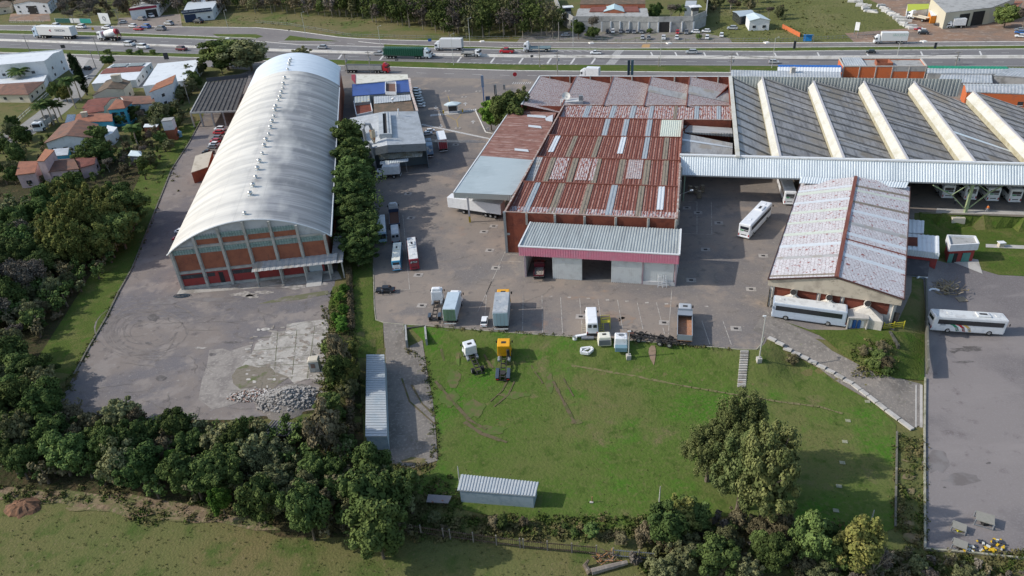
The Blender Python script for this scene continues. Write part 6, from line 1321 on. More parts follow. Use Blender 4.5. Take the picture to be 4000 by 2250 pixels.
def put(key,fn,L,a,b,label,cat,group=None,recolor=None,near=True,sz=None,zoff=None,flatz=None):
 """a: photo pixel of rear, b: of front, read on the ground along the side nearest the camera (near) or the middle"""
 pr=proto(key,fn);A=P(*a) if flatz is None else P(a[0],a[1],flatz);B=P(*b) if flatz is None else P(b[0],b[1],flatz)
 if len(a)==3:A=P(*a);A.z=gz(A.x,A.y)
 if len(b)==3:B=P(*b);B.z=gz(B.x,B.y)
 d=(B-A).xy;ln=d.length;rz=math.atan2(d.y,d.x);s=max(.75,min(1.6,ln/L)) if sz is None else sz
 m=(A+B)/2
 if near:
  n=V((-d.y,d.x)).normalized();n=n if n.y>0 else -n;w_={'car':.9}.get(cat,1.25)*s;m=m+V((n.x*w_,n.y*w_,0))
 m.z=gz(m.x,m.y)+.06+(zoff or 0)
 if not pr[1] and not recolor:o=pr[0];pr[1]=True;o.location=m;o.rotation_euler=(0,0,rz);o.scale=(s,)*3;o['label']=label
 else:o=dup(pr[0],m,rz,s,label,None,recolor)
 o['category']=cat
 z0,z1=gz(A.x,A.y),gz(B.x,B.y)
 if abs(z1-z0)>.05:o.rotation_mode='XYZ';o.rotation_euler=(0,-math.atan2(z1-z0,ln),rz);o.location.z=(z0+z1)/2+.08
 if group:o['group']=group
 return o
def q2(c,r,*xy):return C(r,c,*xy)

G1='coaches parked in the bus hall'
whiteb=lambda:bus('coach',p_white,p_white,13,three=True,rearmat=p_white)
o=put('coach',whiteb,13,(2903,934),(2988,842),'white coach with green rear lettering parked diagonally in the open yard','bus',near=False)
def green_rear(o,w_=1.7):
 q=MB();q.box((-6.62,.5,2.05),(.05,.7,.22));q.build('green_stripe',mk('bus_green',(.02,.28,.08),.5),o);q=MB();q.box((-6.62,-.4,2.05),(.05,.9,.22));q.build('dark_lettering_panel',m_frame,o)
green_rear(o)
U=V((math.cos(R(77)),math.sin(R(77)),0))
def along(px,py,L,key,fn,lab,cat,grp=None,rc=None,h=77):
 A=P(px,py);u=V((math.cos(R(h)),math.sin(R(h)),0));pr=proto(key,fn);c=A+u*L/2;c.z=gz(c.x,c.y)+.06
 if not pr[1] and not rc:o=pr[0];pr[1]=True;o.location=c;o.rotation_euler=(0,0,R(h));o['label']=lab
 else:o=dup(pr[0],c,R(h),None,lab,None,rc)
 o['category']=cat
 if grp:o['group']=grp
 return o
along(3081,803,13,'coach',whiteb,'white coach half hidden under the canopy beside the gabled roof','bus')
for i,(x,y) in enumerate(((3697,779),(3785,785),(3872,790),(3958,795))):along(x,y,13,'coach',whiteb,'white coach in the dark hall, '+['first left of the green Y column','directly behind the green Y column','just right of the green Y column','rightmost at the photo edge'][i],'bus',G1)
put('greybus',lambda:bus('grey_bus',p_bgrey,m_owhite,12.2,ac=False),12.2,(3297,1284),(3012,1244),'bluish grey bus with a mildewed white roof against the workshop gable','bus',sz=1.02)
o=put('stripebus',lambda:bus('striped_coach',p_white,m_owhite,12.6,three=False),12.6,(3630,1297),(3918,1316),'white coach with green, red and yellow swooshes on the lower yard','bus',sz=.98)
for k,(x,m) in enumerate(((-2.6,mk('swoosh_green',(.02,.22,.12),.5)),(-1.5,mk('swoosh_red',(.40,.02,.03),.5)),(-.5,mk('swoosh_yellow',(.62,.42,.12),.5)))):
 q=MB();pts=[(x-1.2,2.0),(x-.3,1.7),(x+.3,1.2),(x+.6,.55),(x+1.15,.55),(x+.8,1.3),(x+.1,1.85)];q.poly([(a,-1.30,b) for a,b in pts]);q.build('swoosh_stripe',m,o)
text('2030',.5,(-4.6,-1.30,1.75),(R(90),0,0),m_ltd,'fleet_number',o)
blueb=lambda:bus('blue_front_coach',p_lblue,m_owhite,12.0)
put('bluebus',blueb,12.0,(1484,832,3.3),(1497,952),'white and blue coach in dappled tree shade at the left edge of the yard','bus',near=False)
put('citybus',lambda:bus('blue_rear_bus',p_sblue,p_cream,11.5,rearmat=p_white,ac=True),11.5,(1554,1038),(1548,957,3.3),'bus with ivory roof and sky blue rear beside the dark red coach','bus',near=False)
o=put('redbus',lambda:bus('red_coach',p_bred,m_owhite,13.2),13.2,(1622,1057),(1604,918,3.3),'dark red coach with a white roof and pale lettering on its rear window','bus',near=False)
tm_=text('JP TUR',.62,(-6.70,0,2.55),(R(90),0,R(-90)),m_ltr,'lettering',o)
put('van',lambda:car('van',p_white,'van'),5.9,(2314,1315),(2308,1237),'white panel van with a dark red bonnet parked by the lawn','van',near=False)
o=put('van',None,5.9,(1548,943),(1546,920),'silver van squeezed between the dark flatbed truck and the ivory roofed bus','van',near=False,sz=1.0,recolor={'body':p_silver,'upper_body':p_silver})

put('darkflat',lambda:truck('dark_flatbed_truck',p_silver,9.5,'flat',p_dblue,rear=mk('rusty_bed',(.10,.05,.035),.9),defl=True),9.5,(1545,900),(1540,830),'dark blue flatbed truck with a pale cab in the tree shade','truck',near=False,sz=1.0)
put('chassis_w',lambda:truck('chassis_cab_truck',p_white,8.6,'chassis',axles=(-2.9,3.0),defl=True,H=3.0),8.6,(1699,1255),(1712,1180),'white cab truck with a bare black chassis beside the green container truck','truck',near=False,sz=1.0)
q=protos['chassis_w'][0]
for s in (-1,1):rbox('mudguard',q,m_grdm,(-2.9,s*.95,1.1),(1.5,.6,.14),.05,1)
put('greenbox',lambda:truck('container_truck',p_white,8.3,'box',mk('pale_blue_grey_box',(.42,.50,.56),.5,0,[(1,(.34,.41,.47),.5,.7)]),bh=2.6,rear=mk('faded_green_door',(.17,.26,.17),.6,0,[(1.5,(.13,.20,.13),.5,.65)])),8.3,(1763,1266),(1785,1188),'box truck with a pale blue roof and faded green rear doors','truck',near=False,sz=1.0)
put('tipbox',lambda:truck('box_tipper_truck',p_yel,8.6,'box',mk('dusty_grey_box',(.30,.33,.36),.7,0,[(.6,(.42,.43,.43),.48,.62),(1.5,(.14,.14,.15),.58,.7)]),bh=2.6,rear=mk('pale_blue_door',(.36,.47,.52),.5),defl=False,H=3.1,W=2.5),8.6,(1960,1287),(1970,1195),'orange cab truck with a dusty grey box body and blue rear flaps','truck',near=False,sz=1.12)
put('tractor_w',lambda:truck('white_chassis_truck',p_white,6.8,'chassis',axles=(-2.1,2.3),defl=False,H=2.9),6.8,(1866,1452),(1838,1392),'small white cab truck with stripped chassis standing askew on the lawn','truck',near=False,sz=1.0)
put('tractor_y',lambda:truck('amber_tractor_unit',p_yel,7.4,'tractor',axles=(-2.9,-1.6,2.6),defl=False,H=3.3,cabL=2.2),7.4,(1967,1468),(1972,1400),'amber yellow tractor unit with mudguards parked on the lawn','truck',near=False,sz=1.05)
put('tipper',lambda:truck('tipper_truck',p_silver,9.4,'tipper',mk('grey_tipper',(.22,.25,.29),.5),W=2.5,rear=mk('rusty_floor',(.36,.17,.09),.8,0,[(1,(.27,.14,.09),.45,.62),(3,(.42,.25,.17),.5,.7)]),defl=False,H=2.6),9.4,(2672,1362),(2673,1225),'silver cab tipper truck with an empty rusty red bed','truck',near=False,sz=1.05)
put('smallbox',lambda:truck('small_box_truck',p_white,6.2,'box',p_white,bh=2.2,W=2.2,defl=False,H=2.3,cabL=1.5),6.2,(1545,699),(1490,702),'small white box truck under the stepped awning','truck',sz=1.05)
put('bluebox',lambda:truck('blue_box_truck',p_white,8.6,'box',mk('blue_grey_box',(.30,.38,.46),.5),rear=mk('blue_white_door',(.20,.32,.46),.5,0,[(.9,(.6,.62,.6),.5,.55)])),8.6,(1682,630),(1668,570),'box truck with blue and white rear doors beside the grey workshop','truck',near=False,sz=1.0)
put('reddoor',lambda:truck('red_door_truck',p_sblue,9.6,'box',p_white,rear=paint('door_red',(.30,.03,.04)),bh=2.8),9.6,(1740,618),(1716,535),'long white box truck with dark red rear doors and a blue cab','truck',near=False,sz=1.05)

st=newv('semitrailer');st['label']='long white semitrailer backed in under the grey wing roof';st['category']='trailer'
rbox('trailer_box',st,p_white,(0,0,2.65),(14.5,2.55,2.7),.05,1);frame(st,-7.2,7.0,(-5.6,-4.3,-3.0,3.0),tanks=False)
A,B=P(1748,828),P(1975,862);st.location=(A+B)/2+V((.2,1.3,.05));st.rotation_euler=(0,0,math.atan2((A-B).y,(A-B).x))

lc=newv('scrap_cab');lc['label']='detached white and yellow truck cab lying on the lawn edge';lc['category']='truck cab'
rbox('shell',lc,p_cream,(0,0,.95),(2.1,2.4,1.8),.2,2,(.85,.9));rbox('roof_hatch',lc,m_frame,(.1,0,1.87),(.5,.7,.06),.02,1);rbox('rear_panel',lc,p_grey,(-1.02,0,.8),(.1,2.1,1.1),.02,1)
lc.location=P(2360,1340);lc.location.z=gz(lc.location.x,lc.location.y);lc.rotation_euler=(0,0,R(88))
lc=newv('scrap_cab');lc['label']='detached white truck cab with a wind deflector frame and blue-grey rear';lc['category']='truck cab'
rbox('shell',lc,p_white,(0,0,1.15),(2.2,2.4,2.1),.18,2,(.85,.9));rbox('roof_hatch',lc,p_grey,(.2,0,2.25),(.6,.8,.1),.03,1);rbox('rear_panel',lc,mk('blue_grey_panel',(.14,.24,.29),.6),(-1.5,0,.5),(1.0,2.1,.9),.05,1)
q=MB();q.bar((.6,-.9,2.2),(-.6,-.5,2.8),.06);q.bar((.6,.9,2.2),(-.6,.5,2.8),.06);q.bar((-.6,-.5,2.8),(-.6,.5,2.8),.06);q.bar((-.6,-.5,2.8),(-1,-.6,1.4),.06);q.build('tube_frame',m_steel,lc)
lc.location=P(2425,1350);lc.location.z=gz(lc.location.x,lc.location.y);lc.rotation_euler=(0,0,R(82))
sx_=newv('scrap_chassis');sx_['label']='black stripped truck chassis with axles lying across the lawn edge';sx_['category']='chassis'
frame(sx_,-4.2,4.2,(-3.0,-1.3,2.4),tanks=False)
q=MB();random.seed(9)
for k in range(60):x,y=random.uniform(-4.4,4.4),random.uniform(-1.1,1.1);q.bar((x,y,random.uniform(.3,1.2)),(x+random.uniform(-.8,.8),y+random.uniform(-.5,.5),random.uniform(.3,1.5)),random.uniform(.05,.2))
q.build('scrap_parts',m_frame,sx_);q=MB();q.tube([(3.6,-.2,.7),(4.4,.2,.8)],.45,10);q.build('rusty_engine',mk('rusty_engine',(.12,.06,.045),.9),sx_)
A,B=P(2475,1322),P(2630,1348);sx_.location=(A+B)/2+V((0,0,.05));sx_.rotation_euler=(0,0,math.atan2((A-B).y,(A-B).x))
ca=thing('front_panel_ring','white moulded bus front panel lying on the grass','scrap panel',P(2292,1375));q=MB();c=ca.location
pts=[c+V((x,y,.35)) for x,y in ((-1.1,-.5),(-.9,.6),(.8,.75),(1.1,.1),(.2,-.9))]
for a,b in zip(pts,pts[1:]+pts[:1]):q.bar(a,b,.35,.5)
q.bar(pts[0]+V((.5,.3,.1)),pts[2],.2);q.build('shell',p_white,ca)
ca=thing('scrap_pile','pile of white and grey bumper panels beside the panel van','scrap',P(2275,1322));c=ca.location;q=MB();q.bar(c+V((-1.2,.3,.4)),c+V((.8,.5,.45)),.5,.2);q.build('white_panel',p_white,ca);q=MB();q.bar(c+V((-.2,-.2,.3)),c+V((2.0,-.5,.35)),.7,.25);q.build('grey_panel',p_grey,ca);q=MB();q.tube([c+V((-1.4,-.2,.1)),c+V((-1.4,-.2,.6))],.4,12,cap=False);q.build('drum',p_white,ca)
def ladder(nm,lab,p,h,w_,mat,lean=.5,rz=0,cat='ladder',grp=None):
 t=thing(nm,lab,cat,p,grp);c,s=math.cos(rz),math.sin(rz)
 def W_(x,y,z):return p+V((x*c-y*s,x*s+y*c,z))
 for sg in (-1,1):
  q=MB();q.bar(W_(sg*w_,-lean,0),W_(sg*w_*.6,0,h),.08);q.build('stile',mat,t);q=MB();q.bar(W_(sg*w_,lean,0),W_(sg*w_*.6,0,h),.06);q.build('rear_strut',mat,t)
 for k in range(1,7):u=k/7;q=MB();ww=w_*(1-.4*u);q.bar(W_(-ww,-lean*(1-u),h*u),W_(ww,-lean*(1-u),h*u),.07);q.build('rung',mat,t)
 return t
ladder('step_ladder','wooden step ladder standing left of the white panel van',P(2281,1305),2.4,.45,mk('ladder_wood',(.55,.47,.36)))
ladder('step_ladder','left white step ladder by the annex plinth',PC(2,3,1390,1370),2.6,.4,w_white,grp='white step ladders at the annex')
ladder('step_ladder','right white step ladder next to a red hose by the annex plinth',PC(2,3,1435,1375),2.6,.4,w_white,grp='white step ladders at the annex')
yp=thing('work_platform','yellow wheeled work platform ladder right of the white panel van','platform',P(2350,1300));c=yp.location;ym=mk('yellow_steel',(.45,.40,.04),.5)
q=MB();q.box((c.x+.9,c.y+1.4,1.5),(1.6,.9,.1));q.build('deck',ym,yp)
q=MB()
for sx,sy in ((.1,.9),(1.7,.9),(.1,1.9),(1.7,1.9)):q.bar(c+V((sx,sy,0)),c+V((sx,sy,2.5)),.08)
for z_ in (2.5,2.0):q.bar(c+V((.1,.9,z_)),c+V((1.7,.9,z_)),.06);q.bar(c+V((.1,1.9,z_)),c+V((1.7,1.9,z_)),.06)
q.build('guard_rail',ym,yp)
q=MB()
for s in (-.35,.45):q.bar(c+V((s-.1,-.9,0)),c+V((s,.9,1.5)),.08)
for k in range(6):u=k/6;q.bar(c+V((-.45+.1*u,-.9+1.8*u,1.5*u)),c+V((.4,-.9+1.8*u,1.5*u)),.06)
q.build('steps',ym,yp)

put('mini',lambda:truck('parked_flatbed',p_dred,5.5,'flat',p_dred,W=2.1,H=2.2,cabL=1.5,defl=False,rear=mk('scrap_load',(.3,.28,.25),.8,0,[(3,(.1,.07,.06),.5,.6)])),5.5,PCX if False else (C(2,3,255,1318)),C(2,3,262,1215),'maroon flatbed loaded with scrap in the open left bay of the annex','truck',near=False,sz=1.0)

put('c_black',lambda:car('parked_car',p_black,'sedan'),4.5,(1541,1148),(1466,1150),'black saloon with a person at its open door on the left of the yard','car')
put('c_white',lambda:car('parked_car',p_white,'hatch'),4.0,(1890,1281),(1896,1247),'white hatchback between the green-doored truck and the orange cab truck','car',near=False)
def cars(lst,grp,key='c_hatch_w'):
 for a,b,col,kind,lab in lst:
  k='c_'+kind+col[0];Ls={'hatch':4.0,'sedan':4.5,'suv':4.6,'pickup':5.1,'utility':4.5,'van':5.9}
  put(k,(lambda kd,cc:(lambda:car('parked_car' if 'mov' not in grp else 'moving_car',cc,kd)))(kind,col[1]),Ls[kind],a,b,lab,'car',grp,sz=None)
Wt,Sv,Bk,Rd,Bl,Gy,Mr=('w',p_white),('s',p_silver),('b',p_black),('r',p_red),('bl',p_blue),('g',p_grey),('m',p_dred)
X=lambda x,y:C(1,1,x,y)
Y2=lambda x,y:C(1,2,x,y)
Y3=lambda x,y:C(1,3,x,y)
Y4=lambda x,y:C(1,4,x,y)
cars([(X(550,265),X(475,262),Wt,'hatch','white hatchback on the far service road, leftmost of three'),(X(790,275),X(714,272),Wt,'hatch','white hatchback on the far service road below the long hoarding'),(X(1040,283),X(957,280),Wt,'sedan','white saloon on the far service road below the white billboard'),
 (X(1160,438),X(1250,441),Wt,'suv','front-left white SUV of the pair on the near carriageway'),(X(1290,463),X(1383,467),Wt,'suv','second white SUV of the pair on the near carriageway'),(X(1656,482),X(1745,486),Mr,'hatch','maroon hatchback on the near carriageway left of the roadside trees'),
 (X(1335,292),X(1258,290),Rd,'sedan','red saloon on the service road by the garage'),(X(1548,293),X(1463,290),Gy,'suv','dark grey SUV on the service road by the navy office'),
 (Y2(662,466),Y2(577,465),Sv,'hatch','silver hatchback on the far carriageway beyond the arched roof'),(Y2(1105,524),Y2(1200,527),Sv,'pickup','silver double cab pickup behind the green cage truck'),(Y2(1600,535),Y2(1680,538),Sv,'hatch','silver hatchback hidden beside the cage truck cab'),
 (Y2(2425,508),Y2(2295,505),Rd,'pickup','red pickup on the far carriageway'),(Y3(842,517),Y3(735,517),Wt,'utility','white utility pickup on the far carriageway right of the flatbed'),(Y3(1750,513),Y3(1637,512),Sv,'suv','silver SUV on the far carriageway above the sawtooth roofs'),
 (Y4(2,604),Y4(103,606),Sv,'hatch','silver people carrier on the near carriageway above the blue awning'),(Y4(1017,508),Y4(920,507),Bk,'hatch','black hatchback on the far carriageway below the white rigid truck')],'cars moving on the roads')
cars([(X(1275,265),X(1212,262),Wt,'hatch','white hatchback parked in front of the garage'),(X(1400,275),X(1325,270),Bl,'hatch','blue hatchback parked in front of the garage'),(X(1195,225),X(1120,230),Sv,'hatch','silver hatchback parked left of the garage'),(X(1360,200),X(1290,195),Gy,'hatch','grey car in front of the open garage bay'),(X(1428,175),X(1380,160),Wt,'hatch','white car nosing out of the garage bay'),(X(1615,245),X(1545,240),Sv,'hatch','silver car parked by the white wall'),(X(1900,225),X(1820,222),Bk,'hatch','black car at the navy office door'),
 (X(845,665),X(782,660),Bk,'suv','black SUV parked behind the tall cypress'),(X(95,1310),X(168,1300),Rd,'hatch','red hatchback on the residential street at the left edge'),(X(850,740),X(800,755),Wt,'hatch','white car between the cypress and the solar roofed shop'),(X(2200,640),X(2130,640),Sv,'suv','silver SUV under the roadside trees behind the arched warehouse'),(X(2060,640),X(1990,640),Gy,'suv','grey SUV under the roadside trees behind the arched warehouse')],'parked cars in the streets left')
hc=[(1230,Wt,'white car'),(1265,Rd,'red car'),(1315,Gy,'dark grey car'),(1345,Rd,'second red car'),(1375,Wt,'second white car'),(1400,Gy,'second grey car')]
for i,(y,c_,nm) in enumerate(hc):cars([(X(2105-i*14+10,y+10),X(2050-i*13-30,y+8),c_,'hatch',nm+' in the row along the left flank of the arched warehouse, number %d from the carport' % (i+1) if False else nm+' in the row beside the arched warehouse, '+['nearest the dark carport','next to the white one','between the two red cars','in the middle of the row','just past the second red car','last before the brick lean-to'][i])],'cars beside the arched warehouse')
cars([(C(2,1,2000,130),C(2,1,1920,132),Bk,'pickup','black pickup right behind the brick lean-to'),(C(2,1,1740,885),C(2,1,1650,880),Wt,'hatch','white car poking out under the arched roof eave'),(C(2,1,1730,955),C(2,1,1622,950),Rd,'hatch','red car poking out under the arched roof eave')],'cars beside the arched warehouse')
rowc=[(1500,862,Wt),(1505,888,Wt),(1510,915,Sv),(1520,942,Sv),(1530,962,Sv),(1540,990,Sv),(1545,1015,Wt)]
for i,(x,y,c_) in enumerate(rowc):cars([(Y2(x-30,y),Y2(x+42,y+4),c_,'suv' if i % 2 else 'hatch',['white','white','silver','silver','silver','silver','white'][i]+' car in the staff row beside the blue roof, '+['farthest from the booth','second from the far end','third from the far end','middle of the row','third from the near end','second from the near end','nearest the grey workshop'][i])],'staff cars beside the service block')
cars([(Y2(1590,1285),Y2(1660,1275),Wt,'hatch','front white hatchback of the pair beside the grey workshop'),(Y2(1612,1258),Y2(1682,1250),Wt,'hatch','rear white hatchback of the pair beside the grey workshop')],'white cars by the grey workshop')
pc=[(950,320,Wt),(1022,320,Gy),(1087,322,Gy),(1150,325,Gy),(1220,325,Gy),(1560,330,Rd),(1643,330,Gy),(1730,315,Wt),(1832,308,Wt),(2078,280,Sv),(1230,380,Sv),(1288,383,Gy),(1428,382,Wt),(1552,382,Wt),(1838,380,Wt),(1975,358,Wt),(505,345,Sv),(900,322,Bk)]
pl_=['white car first left at the compound wall','black-roofed car second along the compound wall','dark car third along the compound wall','dark car fourth along the compound wall','grey car by the round bush at the wall','bright red car right of the wall gate','grey pickup right of the red car','white car near the wall corner','white car on the grass beyond the wall corner','silver estate alone near the white cottage','silver car left of the pair by the roadside fence','grey car right of the pair by the roadside fence','white pickup by the roadside fence','white saloon between pickup and small tree','white saloon by the small round tree','white small car farthest right by the fence','silver car under trees left of the wall','black car beside the trees at the wall']
for i,(x,y,c_) in enumerate(pc):
 kd='pickup' if i==12 else ('suv' if i in (6,9) else 'hatch')
 if i in (7,8,9,16):a,b=Y3(x+40,y),Y3(x-40,y-2)
 else:a,b=Y3(x+3,y-30),Y3(x,y+6)
 k='c_'+kd+c_[0];L_={'hatch':4.0,'suv':4.6,'pickup':5.1}[kd]
 put(k,(lambda kd_,cc:(lambda:car('parked_car',cc,kd_)))(kd,c_[1]),L_,a,b,pl_[i],'car','cars parked outside the compound wall',near=False,sz=1.0)
cars([(Y4(1460,292),Y4(1372,288),Rd,'sedan','red saloon on the dirt lot'),(Y4(1500,310),Y4(1410,305),Wt,'hatch','white hatchback behind the black one on the dirt lot'),(Y4(1517,330),Y4(1408,327),Bk,'hatch','black hatchback at the edge of the dirt lot'),(Y4(1610,250),Y4(1555,240),Bk,'hatch','black car by the orange cabin'),(Y4(1663,250),Y4(1612,245),Sv,'hatch','silver car by the orange cabin'),(Y4(2420,300),Y4(2315,290),Gy,'sedan','grey car in the right edge row, farthest'),(Y4(2430,325),Y4(2318,318),Bl,'sedan','dark blue car in the right edge row, middle'),(Y4(2440,360),Y4(2325,355),Wt,'sedan','white car in the right edge row, nearest')],'cars on the dirt lot')

o=put('semi_w',lambda:semi('articulated_lorry',paint('pale_cab',(.45,.56,.68)),mk('trailer_white',(.62,.62,.62),.4),18.6),18.6,X(692,375),X(326,362),'white articulated lorry with dark side lettering on the far carriageway','truck')
text('GARZON',1.1,(-3.2-1.2,1.30,2.9),(R(90),0,R(180)),m_ltd,'lettering',o);q=MB();q.tube([(.2,1.29,2.8),(.2,1.31,2.8)],.62,3);q.build('emblem',mk('emblem_red',(.25,.05,.08)),o)
put('mixer',lambda:truck('cement_mixer',p_white,8.6,'mixer',axles=(-3.0,-1.7,1.9,3.1),defl=False,H=2.9),8.6,X(1110,392),X(928,386),'cement mixer truck with a white drum and red ends','truck')
o=put('cage',lambda:semi('cage_lorry',paint('pale_cab2',(.55,.62,.66)),p_green,18.6,'cage'),18.6,Y2(1208,556),Y2(1637,561),'lorry stacked with dark green cages on the near carriageway','truck')
put('boxtruck',lambda:truck('box_truck',p_white,10.5,'box',mk('trailer_white',(.62,.62,.62)),bh=3.0,H=2.7),10.5,Y2(1943,483),Y2(1685,482),'white bonneted box truck on the far carriageway','truck')
put('flat',lambda:truck('small_flatbed',p_white,6.8,'flat',m_grey_b if False else w_grey,W=2.2,defl=False,H=2.4,cabL=1.6),6.8,Y2(1932,540),Y2(2107,544),'small white flatbed truck on the near carriageway','truck')
put('flat2',lambda:truck('long_flatbed',p_white,9.5,'flat',paint('teal_grey',(.22,.3,.32)),defl=True,H=2.9),9.5,Y3(362,493),Y3(108,497),'long flatbed truck with teal side boards on the far carriageway','truck')
o=put('rigid',lambda:truck('white_rigid_truck',p_white,12,'box',mk('trailer_white',(.62,.62,.62)),bh=3.2,axles=(-4.2,-2.9,4.5)),12,Y4(1308,417),Y4(998,418),'white rigid truck with pale green lettering on the far service road','truck')
text('SÃO JOÃO',1.15,(-3.0,1.25,3.4),(R(90),0,R(180)),mk('pale_green_ink',(.35,.48,.42)),'lettering',o)
put('redsemi',lambda:semi('red_tipper_lorry',p_red,w_grey,18.6,'dump'),18.6,Y2(840,690),Y2(1248,695),'red cab lorry with a dark tipper trailer on the local road','truck')
put('whitebox2',lambda:truck('delivery_truck',p_white,7.2,'box',p_white,W=2.3,defl=True,H=2.3),7.2,Y4(1858,268),Y4(1685,272),'white delivery truck on the dirt lot before the dark doors','truck')
put('crane',lambda:truck('crane_truck',p_white,8.5,'flat',w_cream,H=2.6),8.5,Y4(1480,215),Y4(1308,178),'cream flatbed with red loader crane beside the lime topped cabin','truck')
put('resitruck',lambda:truck('white_tipper',p_white,8.0,'tipper',w_grey,H=2.6,defl=False),8.0,X(455,1165),X(320,1260),'white tipper truck on the residential street behind palms','truck')
put('boxfar',lambda:truck('white_lorry',p_white,7,'box',p_white),7,Y3(755,740),Y3(716,738),'white truck cab showing above the rusty sawtooth parapet','truck',near=False,sz=1.05)
mo=newv('motorcycle');mo['label']='motorcycle and rider on the far carriageway behind the cement mixer';mo['category']='motorcycle'
for x in (-.65,.65):q=MB();q.tube([(x,-.06,.32),(x,.06,.32)],.32,12);q.build('wheel',m_tyre,mo)
rbox('frame',mo,p_black,(0,0,.65),(1.1,.25,.4),.08,2);rbox('handlebar',mo,m_steel,(.55,0,1.05),(.06,.7,.06),0);mo.location=P(*X(1270,397));mo.scale=(1.3,)*3;mo.rotation_euler=(0,0,R(180))

def person(loc,rz,top,legs,pose='stand',label='',sc_=1.0):
 J=[(0,0,.95),(0,0,1.15),(0,0,1.40),(0,0,1.50),(.02,0,1.60),(.03,0,1.72)]
 rad=[.15,.13,.16,.065,.09,.085];E_=[(0,1),(1,2),(2,3),(3,4),(4,5)]
 def add(p,r,par):J.append(p);rad.append(r);E_.append((par,len(J)-1));return len(J)-1
 st={'stand':((.05,-.02),(.12,.25)),'walk':((.28,-.22),(.25,-.2)),'lean':((.08,-.05),(.45,.4))}[pose]
 for s,lx,ax in ((-1,st[0][0],st[1][0]),(1,st[0][1],st[1][1])):
  h=add((0,s*.10,.90),.10,0);k=add((lx*.5+.03,s*.11,.50),.075,h);a=add((lx,s*.11,.08),.045,k);add((lx+.16,s*.12,.04),.04,a)
  sh=add((0,s*.20,1.40),.07,2);el=add((ax*.3-.02,s*.26,1.13),.05,sh);wr=add((ax,s*.24,.92),.035,el);hd=add((ax+.05,s*.24,.84),.035,wr)
  for f in range(4):add((ax+.07+.012*f,s*(.215+.017*f),.76+.008*abs(f-1)),.009,hd)
  add((ax+.09,s*.20,.82),.010,hd)
 me=bpy.data.meshes.new('person');me.from_pydata(J,E_,[]);o=bpy.data.objects.new('person',me);sc.collection.objects.link(o)
 m=o.modifiers.new('s','SKIN');sv=me.skin_vertices[0].data
 for i,r in enumerate(rad):sv[i].radius=(r,r*(1.15 if i in (0,1,2) else 1))
 sv[0].use_root=True;m2=o.modifiers.new('d','SUBSURF');m2.levels=1;m2.render_levels=1
 dg=bpy.context.evaluated_depsgraph_get();me2=bpy.data.meshes.new_from_object(o.evaluated_get(dg));o.modifiers.clear();o.data=me2
 sk=mk('skin',(.36,.21,.15),.6);sh_=mk('shoe_black',(.02,.02,.02));me2.materials.clear()
 for mm in (sk,top,legs,sh_):me2.materials.append(mm)
 for p in me2.polygons:
  z,r_=p.center.z,abs(p.center.y);p.material_index=3 if z<.1 else (0 if (z>1.48 or (r_>.18 and z<.95)) else (2 if z<.98 else 1))
 hr=MB();hr.tube([(0,0,1.69),(-.01,0,1.77),(-.01,0,1.81)],[.105,.10,.04],10);hr.build('hair',mk('dark_hair',(.02,.015,.012)),o)
 o.location=loc;o.rotation_euler=(0,0,rz);o.scale=(sc_,)*3;tag(o,label,'person');return o
person(P(1496,1154),R(80),mk('grey_shirt',(.12,.13,.15)),mk('dark_trousers',(.03,.035,.05)),'lean','person in grey and dark clothes leaning to the side of the black saloon')
person(P(1524,1142),R(100),mk('black_shirt',(.03,.03,.035)),mk('dark_trousers',(.03,.035,.05)),'walk','person in black walking beside the rear of the black saloon')
person(PC(2,4,2062,672),R(200),mk('orange_vest',(.6,.16,.03)),mk('grey_trousers',(.3,.3,.32)),'walk','worker in an orange hard hat and pale trousers on the hall walkway')
person(P(3728,800),R(30),mk('white_shirt',(.5,.5,.5)),mk('dark_trousers',(.03,.035,.05)),'stand','worker in a pale shirt between the first two coaches in the hall')

